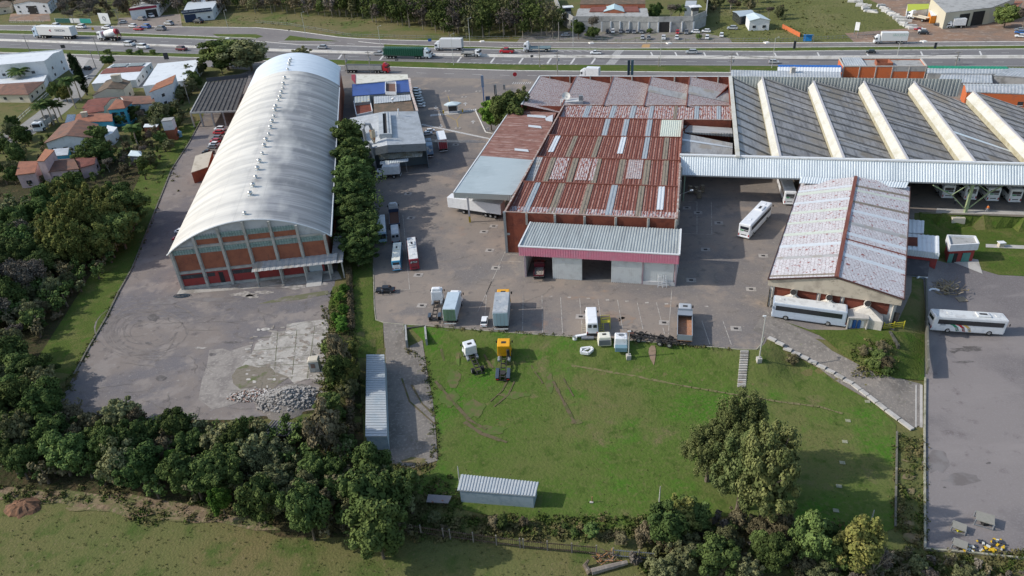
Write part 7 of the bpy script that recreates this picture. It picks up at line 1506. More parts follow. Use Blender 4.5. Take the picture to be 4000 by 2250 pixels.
def leafmat(nm,a,b,c=None):
 m=bpy.data.materials.new(nm);m.use_nodes=True;nt=m.node_tree;N=nt.nodes;L=nt.links;bs=N['Principled BSDF'];bs.inputs['Roughness'].default_value=1;bs.inputs['Specular IOR Level'].default_value=.06
 oi=N.new('ShaderNodeObjectInfo');tc=N.new('ShaderNodeTexCoord');nz=N.new('ShaderNodeTexNoise');nz.inputs['Scale'].default_value=.55;nz.inputs['Detail'].default_value=3
 ad=N.new('ShaderNodeVectorMath');ad.operation='ADD';L.new(tc.outputs['Object'],ad.inputs[0]);mu=N.new('ShaderNodeMath');mu.operation='MULTIPLY';mu.inputs[1].default_value=50;L.new(oi.outputs['Random'],mu.inputs[0]);L.new(mu.outputs[0],ad.inputs[1]);L.new(ad.outputs[0],nz.inputs['Vector'])
 mr=N.new('ShaderNodeMapRange');mr.inputs[1].default_value=.40;mr.inputs[2].default_value=.62;L.new(nz.outputs[0],mr.inputs[0])
 mx=N.new('ShaderNodeMixRGB');mx.inputs[1].default_value=(*a,1);mx.inputs[2].default_value=(*b,1);L.new(mr.outputs[0],mx.inputs[0])
 hs=N.new('ShaderNodeHueSaturation');L.new(mx.outputs[0],hs.inputs['Color']);v=N.new('ShaderNodeMapRange');v.inputs[3].default_value=.7;v.inputs[4].default_value=1.35;L.new(oi.outputs['Random'],v.inputs[0]);L.new(v.outputs[0],hs.inputs['Value'])
 m3=N.new('ShaderNodeMath');m3.operation='FRACT';m4=N.new('ShaderNodeMath');m4.operation='MULTIPLY';m4.inputs[1].default_value=7.31;L.new(oi.outputs['Random'],m4.inputs[0]);L.new(m4.outputs[0],m3.inputs[0]);hr=N.new('ShaderNodeMapRange');hr.inputs[3].default_value=.482;hr.inputs[4].default_value=.515;L.new(m3.outputs[0],hr.inputs[0]);L.new(hr.outputs[0],hs.inputs['Hue'])
 L.new(hs.outputs[0],bs.inputs['Base Color']);return m
lf_dark=leafmat('dark_foliage',(0.046,0.072,0.023),(0.090,0.125,0.038));lf_mid=leafmat('mid_foliage',(0.070,0.102,0.031),(0.128,0.173,0.054));lf_olive=leafmat('olive_foliage',(0.109,0.118,0.054),(0.173,0.177,0.087));lf_bright=leafmat('bright_foliage',(.05,.105,.018),(.11,.19,.035));lf_yel=leafmat('yellow_green_foliage',(0.090,0.109,0.031),(0.173,0.173,0.051));lf_brown=leafmat('brown_foliage',(0.102,0.090,0.051),(0.173,0.147,0.087));lf_grey=leafmat('grey_twig_haze',(.095,.082,.066),(.16,.14,.115));lf_cyp=leafmat('cypress_foliage',(.010,.020,.010),(.022,.040,.016));lf_palm=leafmat('palm_frond',(.035,.06,.018),(.08,.11,.035))
m_bark=mk('tree_bark',(.12,.095,.07),.95,0,[(2,(.20,.17,.14),.5,.65)]);m_bark2=mk('pale_bark',(.30,.26,.21),.95,0,[(2,(.18,.15,.12),.5,.65)])
def leaves(b,c,r,n,s,rnd,st=(1,1,1),up=.35,shell=.55):
 for _ in range(n):
  d=V((rnd.gauss(0,1),rnd.gauss(0,1),rnd.gauss(0,1))).normalized();k=r*(shell+(1-shell)*rnd.random() ** .6)
  p=V((c[0]+d.x*k*st[0],c[1]+d.y*k*st[1],c[2]+d.z*k*st[2]))
  nn=(d+V((rnd.uniform(-1,1),rnd.uniform(-1,1),rnd.uniform(-1,1)+up))*.8).normalized();x=nn.orthogonal().normalized();x.rotate(Matrix.Rotation(rnd.uniform(0,6.28),3,nn));y=nn.cross(x);q=s*rnd.uniform(.6,1.3)
  b.poly([p-x*q*.5-y*q*.3,p+x*q*.5-y*q*.35,p+x*q*.35+y*q*.4,p-x*q*.4+y*q*.35],0,[(0,0)]*4)
def tree_proto(nm,seed,H,Rr,nb,nl,s,leaf,crown0=.3,blob=.36,flat=.8,trunk=True,st=(1,1,1),shell=.5,bark=None,trn=.22):
 rnd=random.Random(seed);t=newv(nm,'x','tree');b=MB();cz=H*(crown0+1)/2;hz=H*(1-crown0)/2;tips=[];lob=[(V((rnd.gauss(0,1),rnd.gauss(0,1),rnd.gauss(0,.6))).normalized(),rnd.uniform(-.3,.32)) for _ in range(7)]
 nb,nl,blob=int(nb*2.4),int(nl*.46),blob*.66
 for i in range(nb):
  while 1:
   v=V((rnd.uniform(-1,1),rnd.uniform(-1,1),rnd.uniform(-.9,1)))
   if .25<v.length<1:break
  br=Rr*blob*rnd.uniform(.65,1.25);vn=v.normalized();km=1+sum(w_*max(0,vn.dot(d_)) ** 3 for d_,w_ in lob);c=V((v.x*(Rr-br*.7)*km,v.y*(Rr-br*.7)*km,cz+v.z*(hz-br*.6)*min(km,1.12)));tips.append(c)
  leaves(b,c,br,int(nl*1.7*rnd.uniform(.7,1.2)),s*.74,rnd,(1,1,flat),shell=shell)
 leaves(b,(0,0,cz),Rr*.62,int(nl*nb*.12),s*1.5,rnd,(1,1,hz/Rr*.95),shell=.2)
 b.build('crown',leaf,t)
 if trunk:
  q=MB();tr_=max(.12,H*trn*.1);q.tube([(0,0,-.4),(rnd.uniform(-.1,.1),0,H*crown0*.6),(rnd.uniform(-.3,.3),rnd.uniform(-.3,.3),H*.62)],[tr_*1.3,tr_,tr_*.5],7)
  for c in tips[:9]:z0=H*rnd.uniform(.25,.5);q.tube([(0,0,z0),V((c.x*.5,c.y*.5,(z0+c.z)/2+.2)),c],[tr_*.5,tr_*.32,tr_*.12],5)
  q.build('trunk',bark or m_bark,t)
 t['_H']=H;t['_R']=Rr;return t
def bare_proto(nm,seed,H,Rr,bark,fuzz=None,dens=1):
 rnd=random.Random(seed);t=newv(nm,'x','tree');q=MB();f=MB()
 def grow(p,d,l,r,lev):
  e=p+d*l;q.tube([p,p.lerp(e,.5)+V((rnd.uniform(-.1,.1),rnd.uniform(-.1,.1),0))*l,e],[r,r*.8,r*.6],5 if lev<2 else 3,cap=False)
  if lev >= 4:
   if fuzz:leaves(f,e,l*.9,int(16*dens),.26,rnd,shell=.1)
   return
  for k in range(4 if lev<3 else 3):
   dd=(d+V((rnd.uniform(-1,1),rnd.uniform(-1,1),rnd.uniform(-.35,.6)))*(.75 if lev else .6)).normalized();grow(e if k<3 else p.lerp(e,.7),dd,l*rnd.uniform(.6,.82),r*.58,lev+1)
 grow(V((0,0,-.3)),V((0,0,1)),H*.30,H*.022,0);q.build('branches',bark,t)
 if fuzz:f.build('crown',fuzz,t)
 t['_H']=H;t['_R']=Rr;return t
def palm_proto(nm,seed,H,fr,n=20,droop=1.0):
 rnd=random.Random(seed);t=newv(nm,'x','palm');q=MB();q.tube([(0,0,-.3),(.15,0,H*.5),(0,.1,H)],[.24,.17,.15],8);q.build('trunk',m_bark2,t);b=MB()
 for k in range(n):
  a=k*2.4;el=rnd.uniform(.1,1.1);p=V((0,.1,H));pr=None;d=V((math.cos(a)*math.cos(el),math.sin(a)*math.cos(el),math.sin(el)))
  for j in range(9):
   d=(d+V((0,0,-.17*droop))).normalized();e=p+d*fr/9;s=V((-d.y,d.x,0)).normalized();w_=.62*math.sin((j+1)/10*3.1)+.1
   for sg in (-1,1):b.poly([p,e,e+s*sg*w_+V((0,0,-.28)),p+s*sg*w_*.8+V((0,0,-.28))],0,[(0,0)]*4)
   p=e
 b.build('fronds',lf_palm,t);t['_H']=H+1;t['_R']=fr;return t
K={}
for i in range(3):
 K['dark%d' % i]=tree_proto('broadleaf_tree',10+i,9,4.0,22,260,.42,lf_dark,.12,.38)
 K['mid%d' % i]=tree_proto('broadleaf_tree',20+i,8,3.6,20,260,.40,lf_mid,.12,.38)
for i in range(2):
 K['olive%d' % i]=tree_proto('olive_tree',30+i,8,3.6,20,230,.36,lf_olive,.12,.34,shell=.3)
 K['bright%d' % i]=tree_proto('bright_green_tree',34+i,6,2.6,14,240,.36,lf_bright,.08,.42)
 K['brown%d' % i]=tree_proto('brown_tree',38+i,6,2.9,18,190,.30,lf_brown,.08,.34,shell=.2)
 K['yel%d' % i]=tree_proto('yellow_green_tree',42+i,9,3.4,24,200,.36,lf_yel,.1,.30,1.5,shell=.3)
 K['bush%d' % i]=tree_proto('shrub',46+i,2.4,1.9,9,120,.26,(lf_mid,lf_brown)[i],.0,.45,trunk=False)
 K['bare%d' % i]=bare_proto('bare_tree',50+i,8,4,m_bark2,lf_grey,1)
K['tall']=tree_proto('tall_evergreen_tree',60,13,4.4,34,330,.42,lf_mid,.05,.34)
K['tall2']=tree_proto('tall_evergreen_tree',61,13,4.2,34,330,.42,lf_dark,.05,.32)
lf_willow=leafmat('willow_foliage',(0.074,0.096,0.035),(0.138,0.156,0.059))
K['big']=tree_proto('large_tree',62,16,7.0,46,260,.40,lf_willow,.16,.25,1.25,shell=.3,trn=.35)
K['big2']=tree_proto('large_tree',63,14,6.0,44,270,.40,lf_willow,.12,.26,1.1,shell=.3,trn=.3)
K['cyp']=tree_proto('cypress_tree',64,12,1.5,30,130,.32,lf_cyp,.03,.55,1.8)
K['palm']=palm_proto('palm_tree',65,8,2.6,22);K['date']=palm_proto('date_palm',66,5,3.4,34,.8)
K['bareonly']=bare_proto('leafless_tree',67,8,4,m_bark2)
used=set()
ntree=0
def plant(kind,x,y,z,s,label,group=None,sz=None,cat='tree',rz=None):
 global ntree;ntree+=1
 pr=K[kind];rz=random.uniform(0,6.28) if rz is None else rz;sc3=(s,s,sz or s)
 if kind not in used:used.add(kind);o=pr;o.location=(x,y,z);o.rotation_euler=(0,0,rz);o.scale=sc3;o['label']=label;o.pop('group',None) if False else None
 else:o=dup(pr,(x,y,z),rz,sc3,label)
 o['category']=cat
 if group:o['group']=group
 return o
def tree_px(kind,bx,by,topy,wpx,label,group=None,cat='tree'):
 p=P(bx,by);h=hg(bx,by,topy);l=P0(bx-wpx/2,by,p.z);r_=P0(bx+wpx/2,by,p.z);w_=(r_-l).length*.93
 s=w_/2/K[kind]['_R'];return plant(kind,p.x,p.y,p.z,s,label,group,h/K[kind]['_H'],cat)
random.seed(11)
KD={'dark':'dark green round-crowned tree','mid':'mid green leafy tree','olive':'grey-olive tree','bright':'bright green small tree','brown':'brown leaf-losing tree','yel':'yellow-green plume-topped bamboo clump','bare':'grey nearly bare tree','bush':'low shrub','tall':'tall evergreen tree'}
def scatter(poly,step,kinds,smin,smax,place,group,seed):
 rnd=random.Random(seed);pts=[P(*p) for p in poly];pl=[(p.x,p.y) for p in pts];xs=[p[0] for p in pl];ys=[p[1] for p in pl];y=min(ys);row=0
 while y<max(ys):
  x=min(xs)+(row % 2)*step/2
  while x<max(xs):
   X_,Y_=x+rnd.uniform(-.35,.35)*step,y+rnd.uniform(-.35,.35)*step
   if inside(X_,Y_,pl):
    q=proj((X_,Y_,3))
    if -150<q[0]<4150 and -120<q[1]<2400:
     k=rnd.choice(kinds);n={'dark':3,'mid':3}.get(k,2);kk=k if k in K else '%s%d' % (k,rnd.randrange(n));s=rnd.uniform(smin,smax)
     plant(kk,X_,Y_,gz(X_,Y_),s,KD[k]+' '+place,group,s*rnd.uniform(.85,1.2),'shrub' if k=='bush' else 'tree')
   x+=step
  y+=step*.87;row+=1

scatter([(-150,1620),(60,1600),(210,1590),(330,1640),(560,1665),(700,1680),(880,1700),(1020,1800),(1020,1985),(760,1960),(600,1935),(300,1890),(-150,1860)],4.1,['dark','mid','mid','olive','dark','bright','brown'],.62,1.0,'in the creek wood below the hangar yard','trees of the creek wood',1)
scatter([(1020,1790),(1200,1800),(1400,1840),(1500,1900),(1600,1990),(1640,2100),(1560,2150),(1350,2130),(1150,2050),(1020,1980)],4.0,['mid','olive','dark','brown','mid','olive'],.55,.95,'in the mixed wood left of the blue shed','trees of the mixed wood by the shed',2)
scatter([(1270,1350),(1370,1330),(1400,1480),(1425,1780),(1300,1780),(1160,1740),(1240,1600),(1262,1480)],3.2,['olive','brown','mid','bush','yel','bush'],.35,.62,'on the overgrown strip left of the long garage','thicket beside the long garage',3)

scatter([(150,870),(300,850),(500,850),(560,880),(520,960),(420,1050),(260,1080),(180,980)],4.6,['yel','yel','yel','dark','mid'],1.0,1.45,'in the bamboo stand left of the hangar lane','bamboo stand',4)
scatter([(-150,880),(60,870),(150,890),(180,1000),(200,1150),(60,1300),(-150,1300)],4.4,['dark','olive','bare','mid','dark'],.85,1.2,'in the dark wood at the left edge','dark wood at the left',5)
scatter([(60,1160),(250,1100),(330,1150),(230,1240),(150,1330),(-150,1350),(-150,1240)],4.2,['brown','olive','bush','bare','mid'],.45,.8,'at the ragged edge of the left lawn','scrub at the lawn edge',6)
scatter([(-150,1380),(90,1400),(150,1480),(250,1610),(60,1640),(-150,1660)],3.9,['dark','mid','olive'],.7,1.0,'in the lower left wood near the lawn','lower left wood',7)

scatter([(2500,2110),(2620,2080),(2750,2030),(2900,2040),(3080,2080),(3200,2130),(3330,2150),(3360,2270),(3000,2330),(2500,2290)],3.7,['olive','mid','bare','dark','brown','olive'],.5,.85,'in the thicket below the big field trees','thicket below the field',8)
scatter([(3300,2170),(3450,2190),(3600,2190),(4060,2235),(4100,2340),(3300,2340)],3.3,['bare','brown','bush','olive','bare'],.32,.55,'in the leafless scrub below the right yard','scrub below the right yard',9)
scatter([(1620,2010),(1760,2020),(2080,2040),(2300,2060),(2520,2080),(2520,2130),(2250,2125),(1900,2080),(1640,2060)],2.6,['bush','brown','bush','mid','olive'],.28,.48,'in the weedy bank behind the picket fence','weeds behind the picket fence',10)

def mass(nm,poly,step,mats,smin,smax,seed,ls=.75,nn=55):
 rnd=random.Random(seed);pl=[(P(*p).x,P(*p).y) for p in poly];xs=[p[0] for p in pl];ys=[p[1] for p in pl];b=MB();y=min(ys);row=0
 while y<max(ys):
  x=min(xs)+(row % 2)*step/2
  while x<max(xs):
   X_,Y_=x+rnd.uniform(-.4,.4)*step,y+rnd.uniform(-.4,.4)*step;q=proj((X_,Y_,8))
   if inside(X_,Y_,pl) and -60<q[0]<4060 and q[1]>-60:
    z0=gz(X_,Y_);k=rnd.randrange(len(mats)-1);h=rnd.uniform(smin,smax);b.tube([(X_,Y_,z0),(X_,Y_,z0+h*.7)],[.25,.1],5,len(mats)-1);n0=len(b.m)
    for _ in range(7):
     c=(X_+rnd.gauss(0,h*.16),Y_+rnd.gauss(0,h*.16),z0+h*rnd.uniform(.35,.9));leaves(b,c,h*rnd.uniform(.14,.24),nn,ls,rnd,shell=.3)
    for i in range(n0,len(b.m)):b.m[i]=k
   x+=step
  y+=step*.87;row+=1
 return b.build(nm,mats,kind='stuff')
mass('winter_wood',[(540,66),(700,55),(1000,52),(1300,70),(1330,60),(1250,-10),(1300,-80),(540,-80)],7.5,[lf_grey,lf_olive,lf_grey,lf_brown,lf_dark,m_bark2],9,13,12)
mass('dark_wood',[(1300,68),(1480,92),(1640,118),(1760,148),(2010,156),(2180,154),(2200,110),(2080,60),(2040,-90),(1300,-90)],6.6,[lf_dark,lf_mid,lf_dark,lf_mid,lf_grey,lf_olive,m_bark2],10,16,13)
mass('undergrowth',[(-150,1600),(250,1620),(420,1665),(900,1665),(1250,1700),(1420,1810),(1600,1960),(1640,2100),(1400,2130),(1100,2020),(760,1975),(300,1905),(-150,1880)],2.7,[lf_mid,lf_dark,lf_olive,lf_brown,lf_mid,m_bark],2.4,4.6,40,.34,42)
mass('undergrowth',[(-150,800),(120,800),(500,790),(560,850),(500,980),(330,1150),(150,1330),(-150,1360)],3.2,[lf_dark,lf_olive,lf_mid,lf_brown,m_bark],2.5,5,41,.38,40)
mass('undergrowth',[(2480,2070),(2900,2040),(3330,2140),(3400,2290),(2480,2290)],2.4,[lf_olive,lf_brown,lf_mid,lf_grey,m_bark],1.6,3.4,42,.3,40)
scatter([(-100,55),(60,45),(60,-60),(-100,-60)],9,['bare','brown','olive'],.8,1.1,'at the top left corner','trees at the top left corner',14)
scatter([(230,85),(420,80),(520,80),(560,-20),(230,-20)],10,['bare','brown','bare'],.9,1.25,'between the top left warehouses','bare trees between the warehouses',15)
scatter([(2780,60),(3060,60),(3040,110),(2980,120),(2960,-60),(2720,-60),(2720,30)],10,['bare','olive','brown'],.6,.95,'around the meadow cottage','trees around the meadow cottage',16)

scatter([(535,500),(580,450),(700,400),(745,430),(700,560),(640,640),(560,700),(450,720),(390,640),(480,560),(530,550)],6.0,['mid','dark','olive','brown','bare'],.42,.68,'in the back gardens beside the brick water tower','garden trees by the water tower',17)
scatter([(-60,520),(120,500),(170,560),(160,640),(60,740),(-60,760)],7.5,['mid','olive','dark'],.5,.8,'along the residential street at the left edge','street trees left',18)
scatter([(720,300),(800,285),(800,350),(740,400),(700,400)],6,['dark','olive'],.6,.85,'behind the dark carport','trees behind the carport',19)

for i,(x,y,t_,w_,k) in enumerate(((1378,640,462,165,'tall'),(1390,720,545,180,'tall2'),(1392,790,610,190,'tall'),(1395,860,672,190,'tall2'),(1400,925,760,185,'tall'),(1408,985,840,180,'tall2'),(1416,1035,905,170,'tall2'))):
 tree_px(k,x,y,t_,w_,'evergreen in the row between arched roof and yard, '+['farthest, beside the duct','second from the far end','third from the far end','middle one','third from the near end','second from the near end','nearest to the camera'][i],'evergreen row beside the arched warehouse')
tree_px('big',2880,1840,1530,250,'tallest olive-green tree standing in the lawn, topmost of the group')
tree_px('big2',2965,2060,1640,300,'broad mid green tree at the lawn edge, lower right of the group')
tree_px('big',2760,1880,1660,210,'lower left limb-heavy tree beside the tallest lawn tree')
tree_px('big2',2880,1990,1680,260,'middle tree joining the tallest and the broad lawn tree')
tree_px('yel0',2650,2110,1960,190,'yellow-green small tree left of the big pair');tree_px('dark1',2600,2150,1970,200,'dark leafy tree in the left of the field thicket');tree_px('mid1',3150,2200,2010,190,'mid green tree below the tree shadow');tree_px('yel1',3330,2230,2030,230,'yellowish tree with visible limbs near the field corner')
tree_px('bright0',880,2010,1900,100,'bright round green bush-like tree on the meadow edge');tree_px('mid2',1040,2050,1850,170,'tall leafy tree at the meadow edge right of the bright one');tree_px('dark2',1230,2110,1880,220,'dark grey-green dense tree at the meadow edge');tree_px('mid0',1480,2080,1830,280,'broad green tree left of the metal cover');tree_px('mid1',1500,2180,1960,260,'leafy tree over the left end of the picket fence')
tree_px('brown0',1300,1780,1560,190,'golden brown weeping tree below the rubble pile');tree_px('bareonly',1280,1800,1600,150,'leafless tangled tree in front of the golden brown one');tree_px('bareonly',3400,2260,2090,150,'pale leafless tree at the bottom right scrub')
tree_px('brown1',1340,1450,1290,110,'reddish brown tree at the upper end of the thicket');tree_px('dark0',1330,1520,1370,110,'dark ivy-clad tree above the small kiosk')

tree_px('mid2',2000,520,338,180,'round green tree touching the rusty wing, nearest the gate garden');tree_px('bright1',1920,510,385,110,'lighter green shrub tree of the gate garden');tree_px('olive0',2035,470,330,110,'olive tree against the peeling sawtooth roof');tree_px('bush0',1890,450,415,50,'small round shrub at the gate garden kerb',None,'shrub')
tree_px('mid0',895,275,138,205,'left dense roadside tree behind the arched warehouse');tree_px('olive1',985,278,145,190,'right dense roadside tree behind the arched warehouse');tree_px('dark1',870,290,210,70,'small tree in the verge by the roadside pair');tree_px('olive0',1180,240,178,80,'round tree poking over the bluish end of the arched roof')
tree_px('cyp',340,372,205,38,'tall dark slim cypress, nearer of the two');tree_px('cyp',300,300,200,26,'slim cypress just behind the tall one');tree_px('dark2',432,262,212,55,'dark pointed round tree behind the solar roof');tree_px('bareonly',668,310,250,75,'bare tree in front of the white flat-roofed building')
tree_px('date',95,330,268,84,'date palm in front of the white showroom',None,'palm')
for i,(x,y,t_) in enumerate(((210,490,385),(228,480,392),(243,470,402),(190,500,398))):tree_px('palm',x,y,t_,68,['tallest slender palm of the street cluster','second slender palm of the street cluster','rightmost slender palm of the street cluster','leftmost slender palm of the street cluster'][i],'slender palms in the street','palm')
for i,(x,y,t_) in enumerate(((298,425,300),(318,395,296))):tree_px('palm',x,y,t_,62,['left palm of the pair by the cypress','right palm of the pair by the cypress'][i],'palms by the cypress','palm')
tree_px('mid1',232,395,318,60,'round green tree on a bare stem beside the palm pair');tree_px('yel0',265,400,330,55,'yellowish small tree beside the palm pair')
tree_px('palm',545,580,485,80,'garden palm near the small grey shed',None,'palm');tree_px('mid0',395,570,485,90,'round dense tree in front of the brown tiled gable');tree_px('dark0',400,640,530,130,'dark tree below the brown tiled gable');tree_px('olive1',640,480,395,80,'brownish tree beside the brick water tower');tree_px('mid2',610,470,410,60,'green tree left of the brick water tower');tree_px('dark1',530,475,405,80,'dark tree right of the turquoise house');tree_px('mid1',480,490,430,60,'smaller tree right of the turquoise house')
for i,x in enumerate((422,507,548,598)):tree_px('bush0',x,212,188+i,32,'verge bush, '+['leftmost of four below the motorway','second of four below the motorway','third of four below the motorway','rightmost of four below the motorway'][i],'bushes on the verge','shrub')
tree_px('dark1',2260,152,70,75,'dark round tree at the left of the compound wall');tree_px('dark0',2320,152,100,70,'lower dark tree in front of the compound wall');tree_px('bare0',2315,140,50,90,'bare spreading tree before the compound wall');tree_px('dark2',2555,90,5,70,'dark tree inside the compound');tree_px('date',2655,80,25,60,'palm inside the compound',None,'palm');tree_px('bare1',2620,80,5,90,'bare tree inside the compound');tree_px('palm',2185,110,35,60,'palm beside the left watch tower',None,'palm')
tree_px('bush0',2535,130,108,32,'round bush against the compound wall',None,'shrub');tree_px('bush0',2730,155,128,30,'small round tree in the compound car park',None,'shrub');tree_px('mid0',3920,110,10,130,'tree at the right end of the grey warehouse');tree_px('bare1',3990,120,15,110,'bare tree at the top right corner')
tree_px('date',3665,300,270,50,'small palm in the office courtyard',None,'palm');tree_px('bush1',3095,1420,1385,60,'dark tuft bush on the lawn slope by the ramp',None,'shrub')
for i,(x,y,w_) in enumerate(((3420,1395,90),(3455,1430,95),(3405,1430,80),(3375,1385,70),(3470,1465,70),(3445,1370,80))):tree_px(('bush0','bush1')[i % 2],x,y,y-34,w_*.9,'overgrown shrub on the mound beside the ramp','shrubs on the mound','shrub')
for i,(x,y) in enumerate(((1330,1180),(1345,1230),(1335,1275),(1350,1150),(1340,1300),(1318,1260))):tree_px('bright%d' % (i % 2),x,y,y-42,52,'low bright green weed clump in the strip beside the slab floor','weed clumps','shrub')
mass('undergrowth',[(3380,2150),(3600,2175),(4060,2225),(4100,2340),(3300,2340)],1.7,[lf_brown,lf_grey,lf_olive,lf_brown,m_bark2],.9,2.0,44,.2,34)
mass('garden_shrubs',[(300,560),(420,590),(530,500),(720,400),(740,440),(640,640),(560,720),(300,740),(100,740),(-60,720),(-60,560),(150,520)],4.6,[lf_mid,lf_brown,lf_olive,lf_dark,m_bark],1.4,3.2,45,.34,30)
mass('tree_row_understorey',[(1335,590),(1420,590),(1440,800),(1470,1030),(1400,1045),(1340,800)],2.6,[lf_mid,lf_dark,lf_mid,m_bark],6.5,9.5,43,.36,70)

hd=thing('hedge','long narrow brown clipped hedge running beside the mown strip','hedge',P(1368,1200));b=MB();rnd=random.Random(5)
for k in range(60):u=k/59;p=P(1364+12*u,1060+230*u);leaves(b,(p.x,p.y,gz(p.x,p.y)+.7),.75,70,.22,rnd,(1,1,1.1),shell=.4)
for k in range(50):u=k/49;p=P(1372-4*u,1500+260*u);leaves(b,(p.x,p.y,gz(p.x,p.y)+.7),.8,60,.22,rnd,shell=.4)
b.build('foliage',lf_brown,hd)

b=MB();rnd=random.Random(8)
for (x0,y0,x1,y1,n) in ((1600,2020,2560,2110,260),(1560,1850,1800,2000,60),(3510,1700,3605,2130,60),(3330,1330,3500,1470,50),(1290,1130,1370,1310,70),(500,1960,1200,2050,90),(-50,1900,500,1960,60),(1260,1440,1420,1800,90),(2500,2050,3400,2240,160),(3450,2160,4000,2250,120),(130,640,700,760,60)):
 for _ in range(n):
  p=P(rnd.uniform(x0,x1),rnd.uniform(y0,y1));leaves(b,(p.x,p.y,gz(p.x,p.y)+.2),rnd.uniform(.4,1.0),26,.28,rnd,(1.2,1.2,.6),shell=.1)
for pts,n,w_ in (([(464,1142),(414,1245),(352,1350),(290,1464),(240,1560)],90,7),([(787,468),(671,662),(518,1047)],60,4),([(1283,1200),(1278,1330),(1262,1450),(1255,1590)],130,14),([(1587,1365),(1650,1400),(1672,1480),(1695,1620),(1706,1760),(1690,1815),(1600,1835),(1510,1810)],120,9),([(1378,1100),(1378,1290),(1400,1390)],40,6),([(1700,1277),(2300,1322),(2880,1367)],70,3),([(3500,1700),(3498,2040)],40,5),([(3606,1700),(3608,2120)],30,5)):
 for _ in range(n):
  i=rnd.randrange(len(pts)-1);u=rnd.random();p=P(pts[i][0]*(1-u)+pts[i+1][0]*u+rnd.gauss(0,w_),pts[i][1]*(1-u)+pts[i+1][1]*u+rnd.gauss(0,w_*.6));leaves(b,(p.x,p.y,gz(p.x,p.y)+.1),rnd.uniform(.25,.7),18,.22,rnd,(1.3,1.3,.4),shell=.05)
o=b.build('weeds',leafmat('weed_foliage',(.06,.085,.02),(.15,.125,.06)),kind='stuff')

b=MB()
for (x0,y0,x1,y1,n,s) in ((0,2010,2300,2250,500,.07),(1700,1400,3400,2050,260,.06),(640,66,1500,100,120,.3),(2800,-20,3300,140,160,.35)):
 for _ in range(n):
  p=P(rnd.uniform(x0,x1),rnd.uniform(y0,y1));leaves(b,(p.x,p.y,gz(p.x,p.y)+.1),s*rnd.uniform(1,3),7,s*1.6,rnd,(1.5,1.5,.4),shell=0)
o=b.build('grass_tufts',leafmat('tuft_foliage',(.09,.10,.035),(.15,.145,.06)),kind='stuff')
print('trees',ntree)

m_pole=mk('pale_pole',(.45,.45,.43),.6,.2);m_wood=mk('grey_wood',(.22,.19,.16),.9,0,[(2,(.32,.28,.24),.5,.65)]);m_cpole=mk('concrete_pole',(.24,.22,.20),.9,0,[(1,(.32,.30,.27),.5,.65)])
def lamp(bx,by,ty,lab,arm=(1.5,0),foot=False,grp=None,nm='lamp_post'):
 p=P(bx,by);h=hg(bx,by,ty);t=thing(nm,lab,'lamp post',p,grp);q=MB();q.tube([p,p+V((0,0,h))],[.13,.07],8);q.build('pole',m_pole,t)
 e=p+V((arm[0],arm[1],h+.25));q=MB();q.bar(p+V((0,0,h)),e,.08);q.build('arm',m_pole,t);q=MB();q.box((e.x,e.y,e.z),(.55,.25,.14));q.build('lamp_head',m_gutter,t) if nm=='lamp_post' else None
 if foot:q=MB();q.box((p.x,p.y,p.z+.35),(.8,.8,.9));q.build('footing',m_conc,t)
def pylon(bx,by,ty,lab,arms=1,tr=False,grp=None):
 p=P(bx,by);h=hg(bx,by,ty);t=thing('utility_pole',lab,'utility pole',p,grp);q=MB();q.tube([p,p+V((0,0,h))],[.2,.13],8);q.build('pole',m_cpole,t)
 for k in range(arms):
  z=h-.4-k*1.3;q=MB();q.bar(p+V((-1.1,0,z)),p+V((1.1,0,z)),.12);q.build('crossarm',m_wood,t);q=MB()
  for s in (-1,-.4,.4,1):q.bar(p+V((s,0,z)),p+V((s,0,z+.3)),.1)
  for_=q.build('insulators',m_conc,t)
 if tr:q=MB();q.tube([p+V((.45,-.2,h-3.4)),p+V((.45,-.2,h-2.3))],.35,10);q.build('transformer',m_steel,t)
lamp(2455,1400,1299,'slim lamp post on a concrete footing on the lawn below the scrap cabs',(0,0),True)
lamp(2964,1412,1245,'lamp post on a concrete footing right of the lawn stairs',(0,.4),True)
lamp(2575,1968,1905,'thin pale post in the lower lawn',(0,0),nm='thin_post');lamp(3394,2065,1998,'thin greenish post in the tree shadow',(0,0),nm='thin_post');lamp(1798,1900,1826,'thin post at the corner of the blue shed',(0,0),nm='thin_post')
for (b,t_,l) in ((C(1,2,475,365),120,'left tall lamp post on the traffic island'),(C(1,2,1175,430),250,'lamp post on the motorway verge left of the box truck'),(C(1,2,1865,612),325,'lamp post on the near verge in front of the box truck'),(C(1,2,2022,440),175,'tall lamp post in front of the dark wood'),(C(1,3,1397,625),350,'lamp post on the near verge above the sawtooth roofs'),(C(1,4,35,640),360,'lamp post at the left end of the blue awning'),(C(1,4,1215,548),350,'lamp post behind the orange office block'),(C(1,3,577,440),190,'lamp post left of the compound car park'),(C(1,1,2160,300),100,'lamp post beside the navy office'),(C(1,3,1265,405),345,'short lamp post at the orange crossing')):
 lamp(b[0],b[1],t_/2.415,l,(1.2,.2))
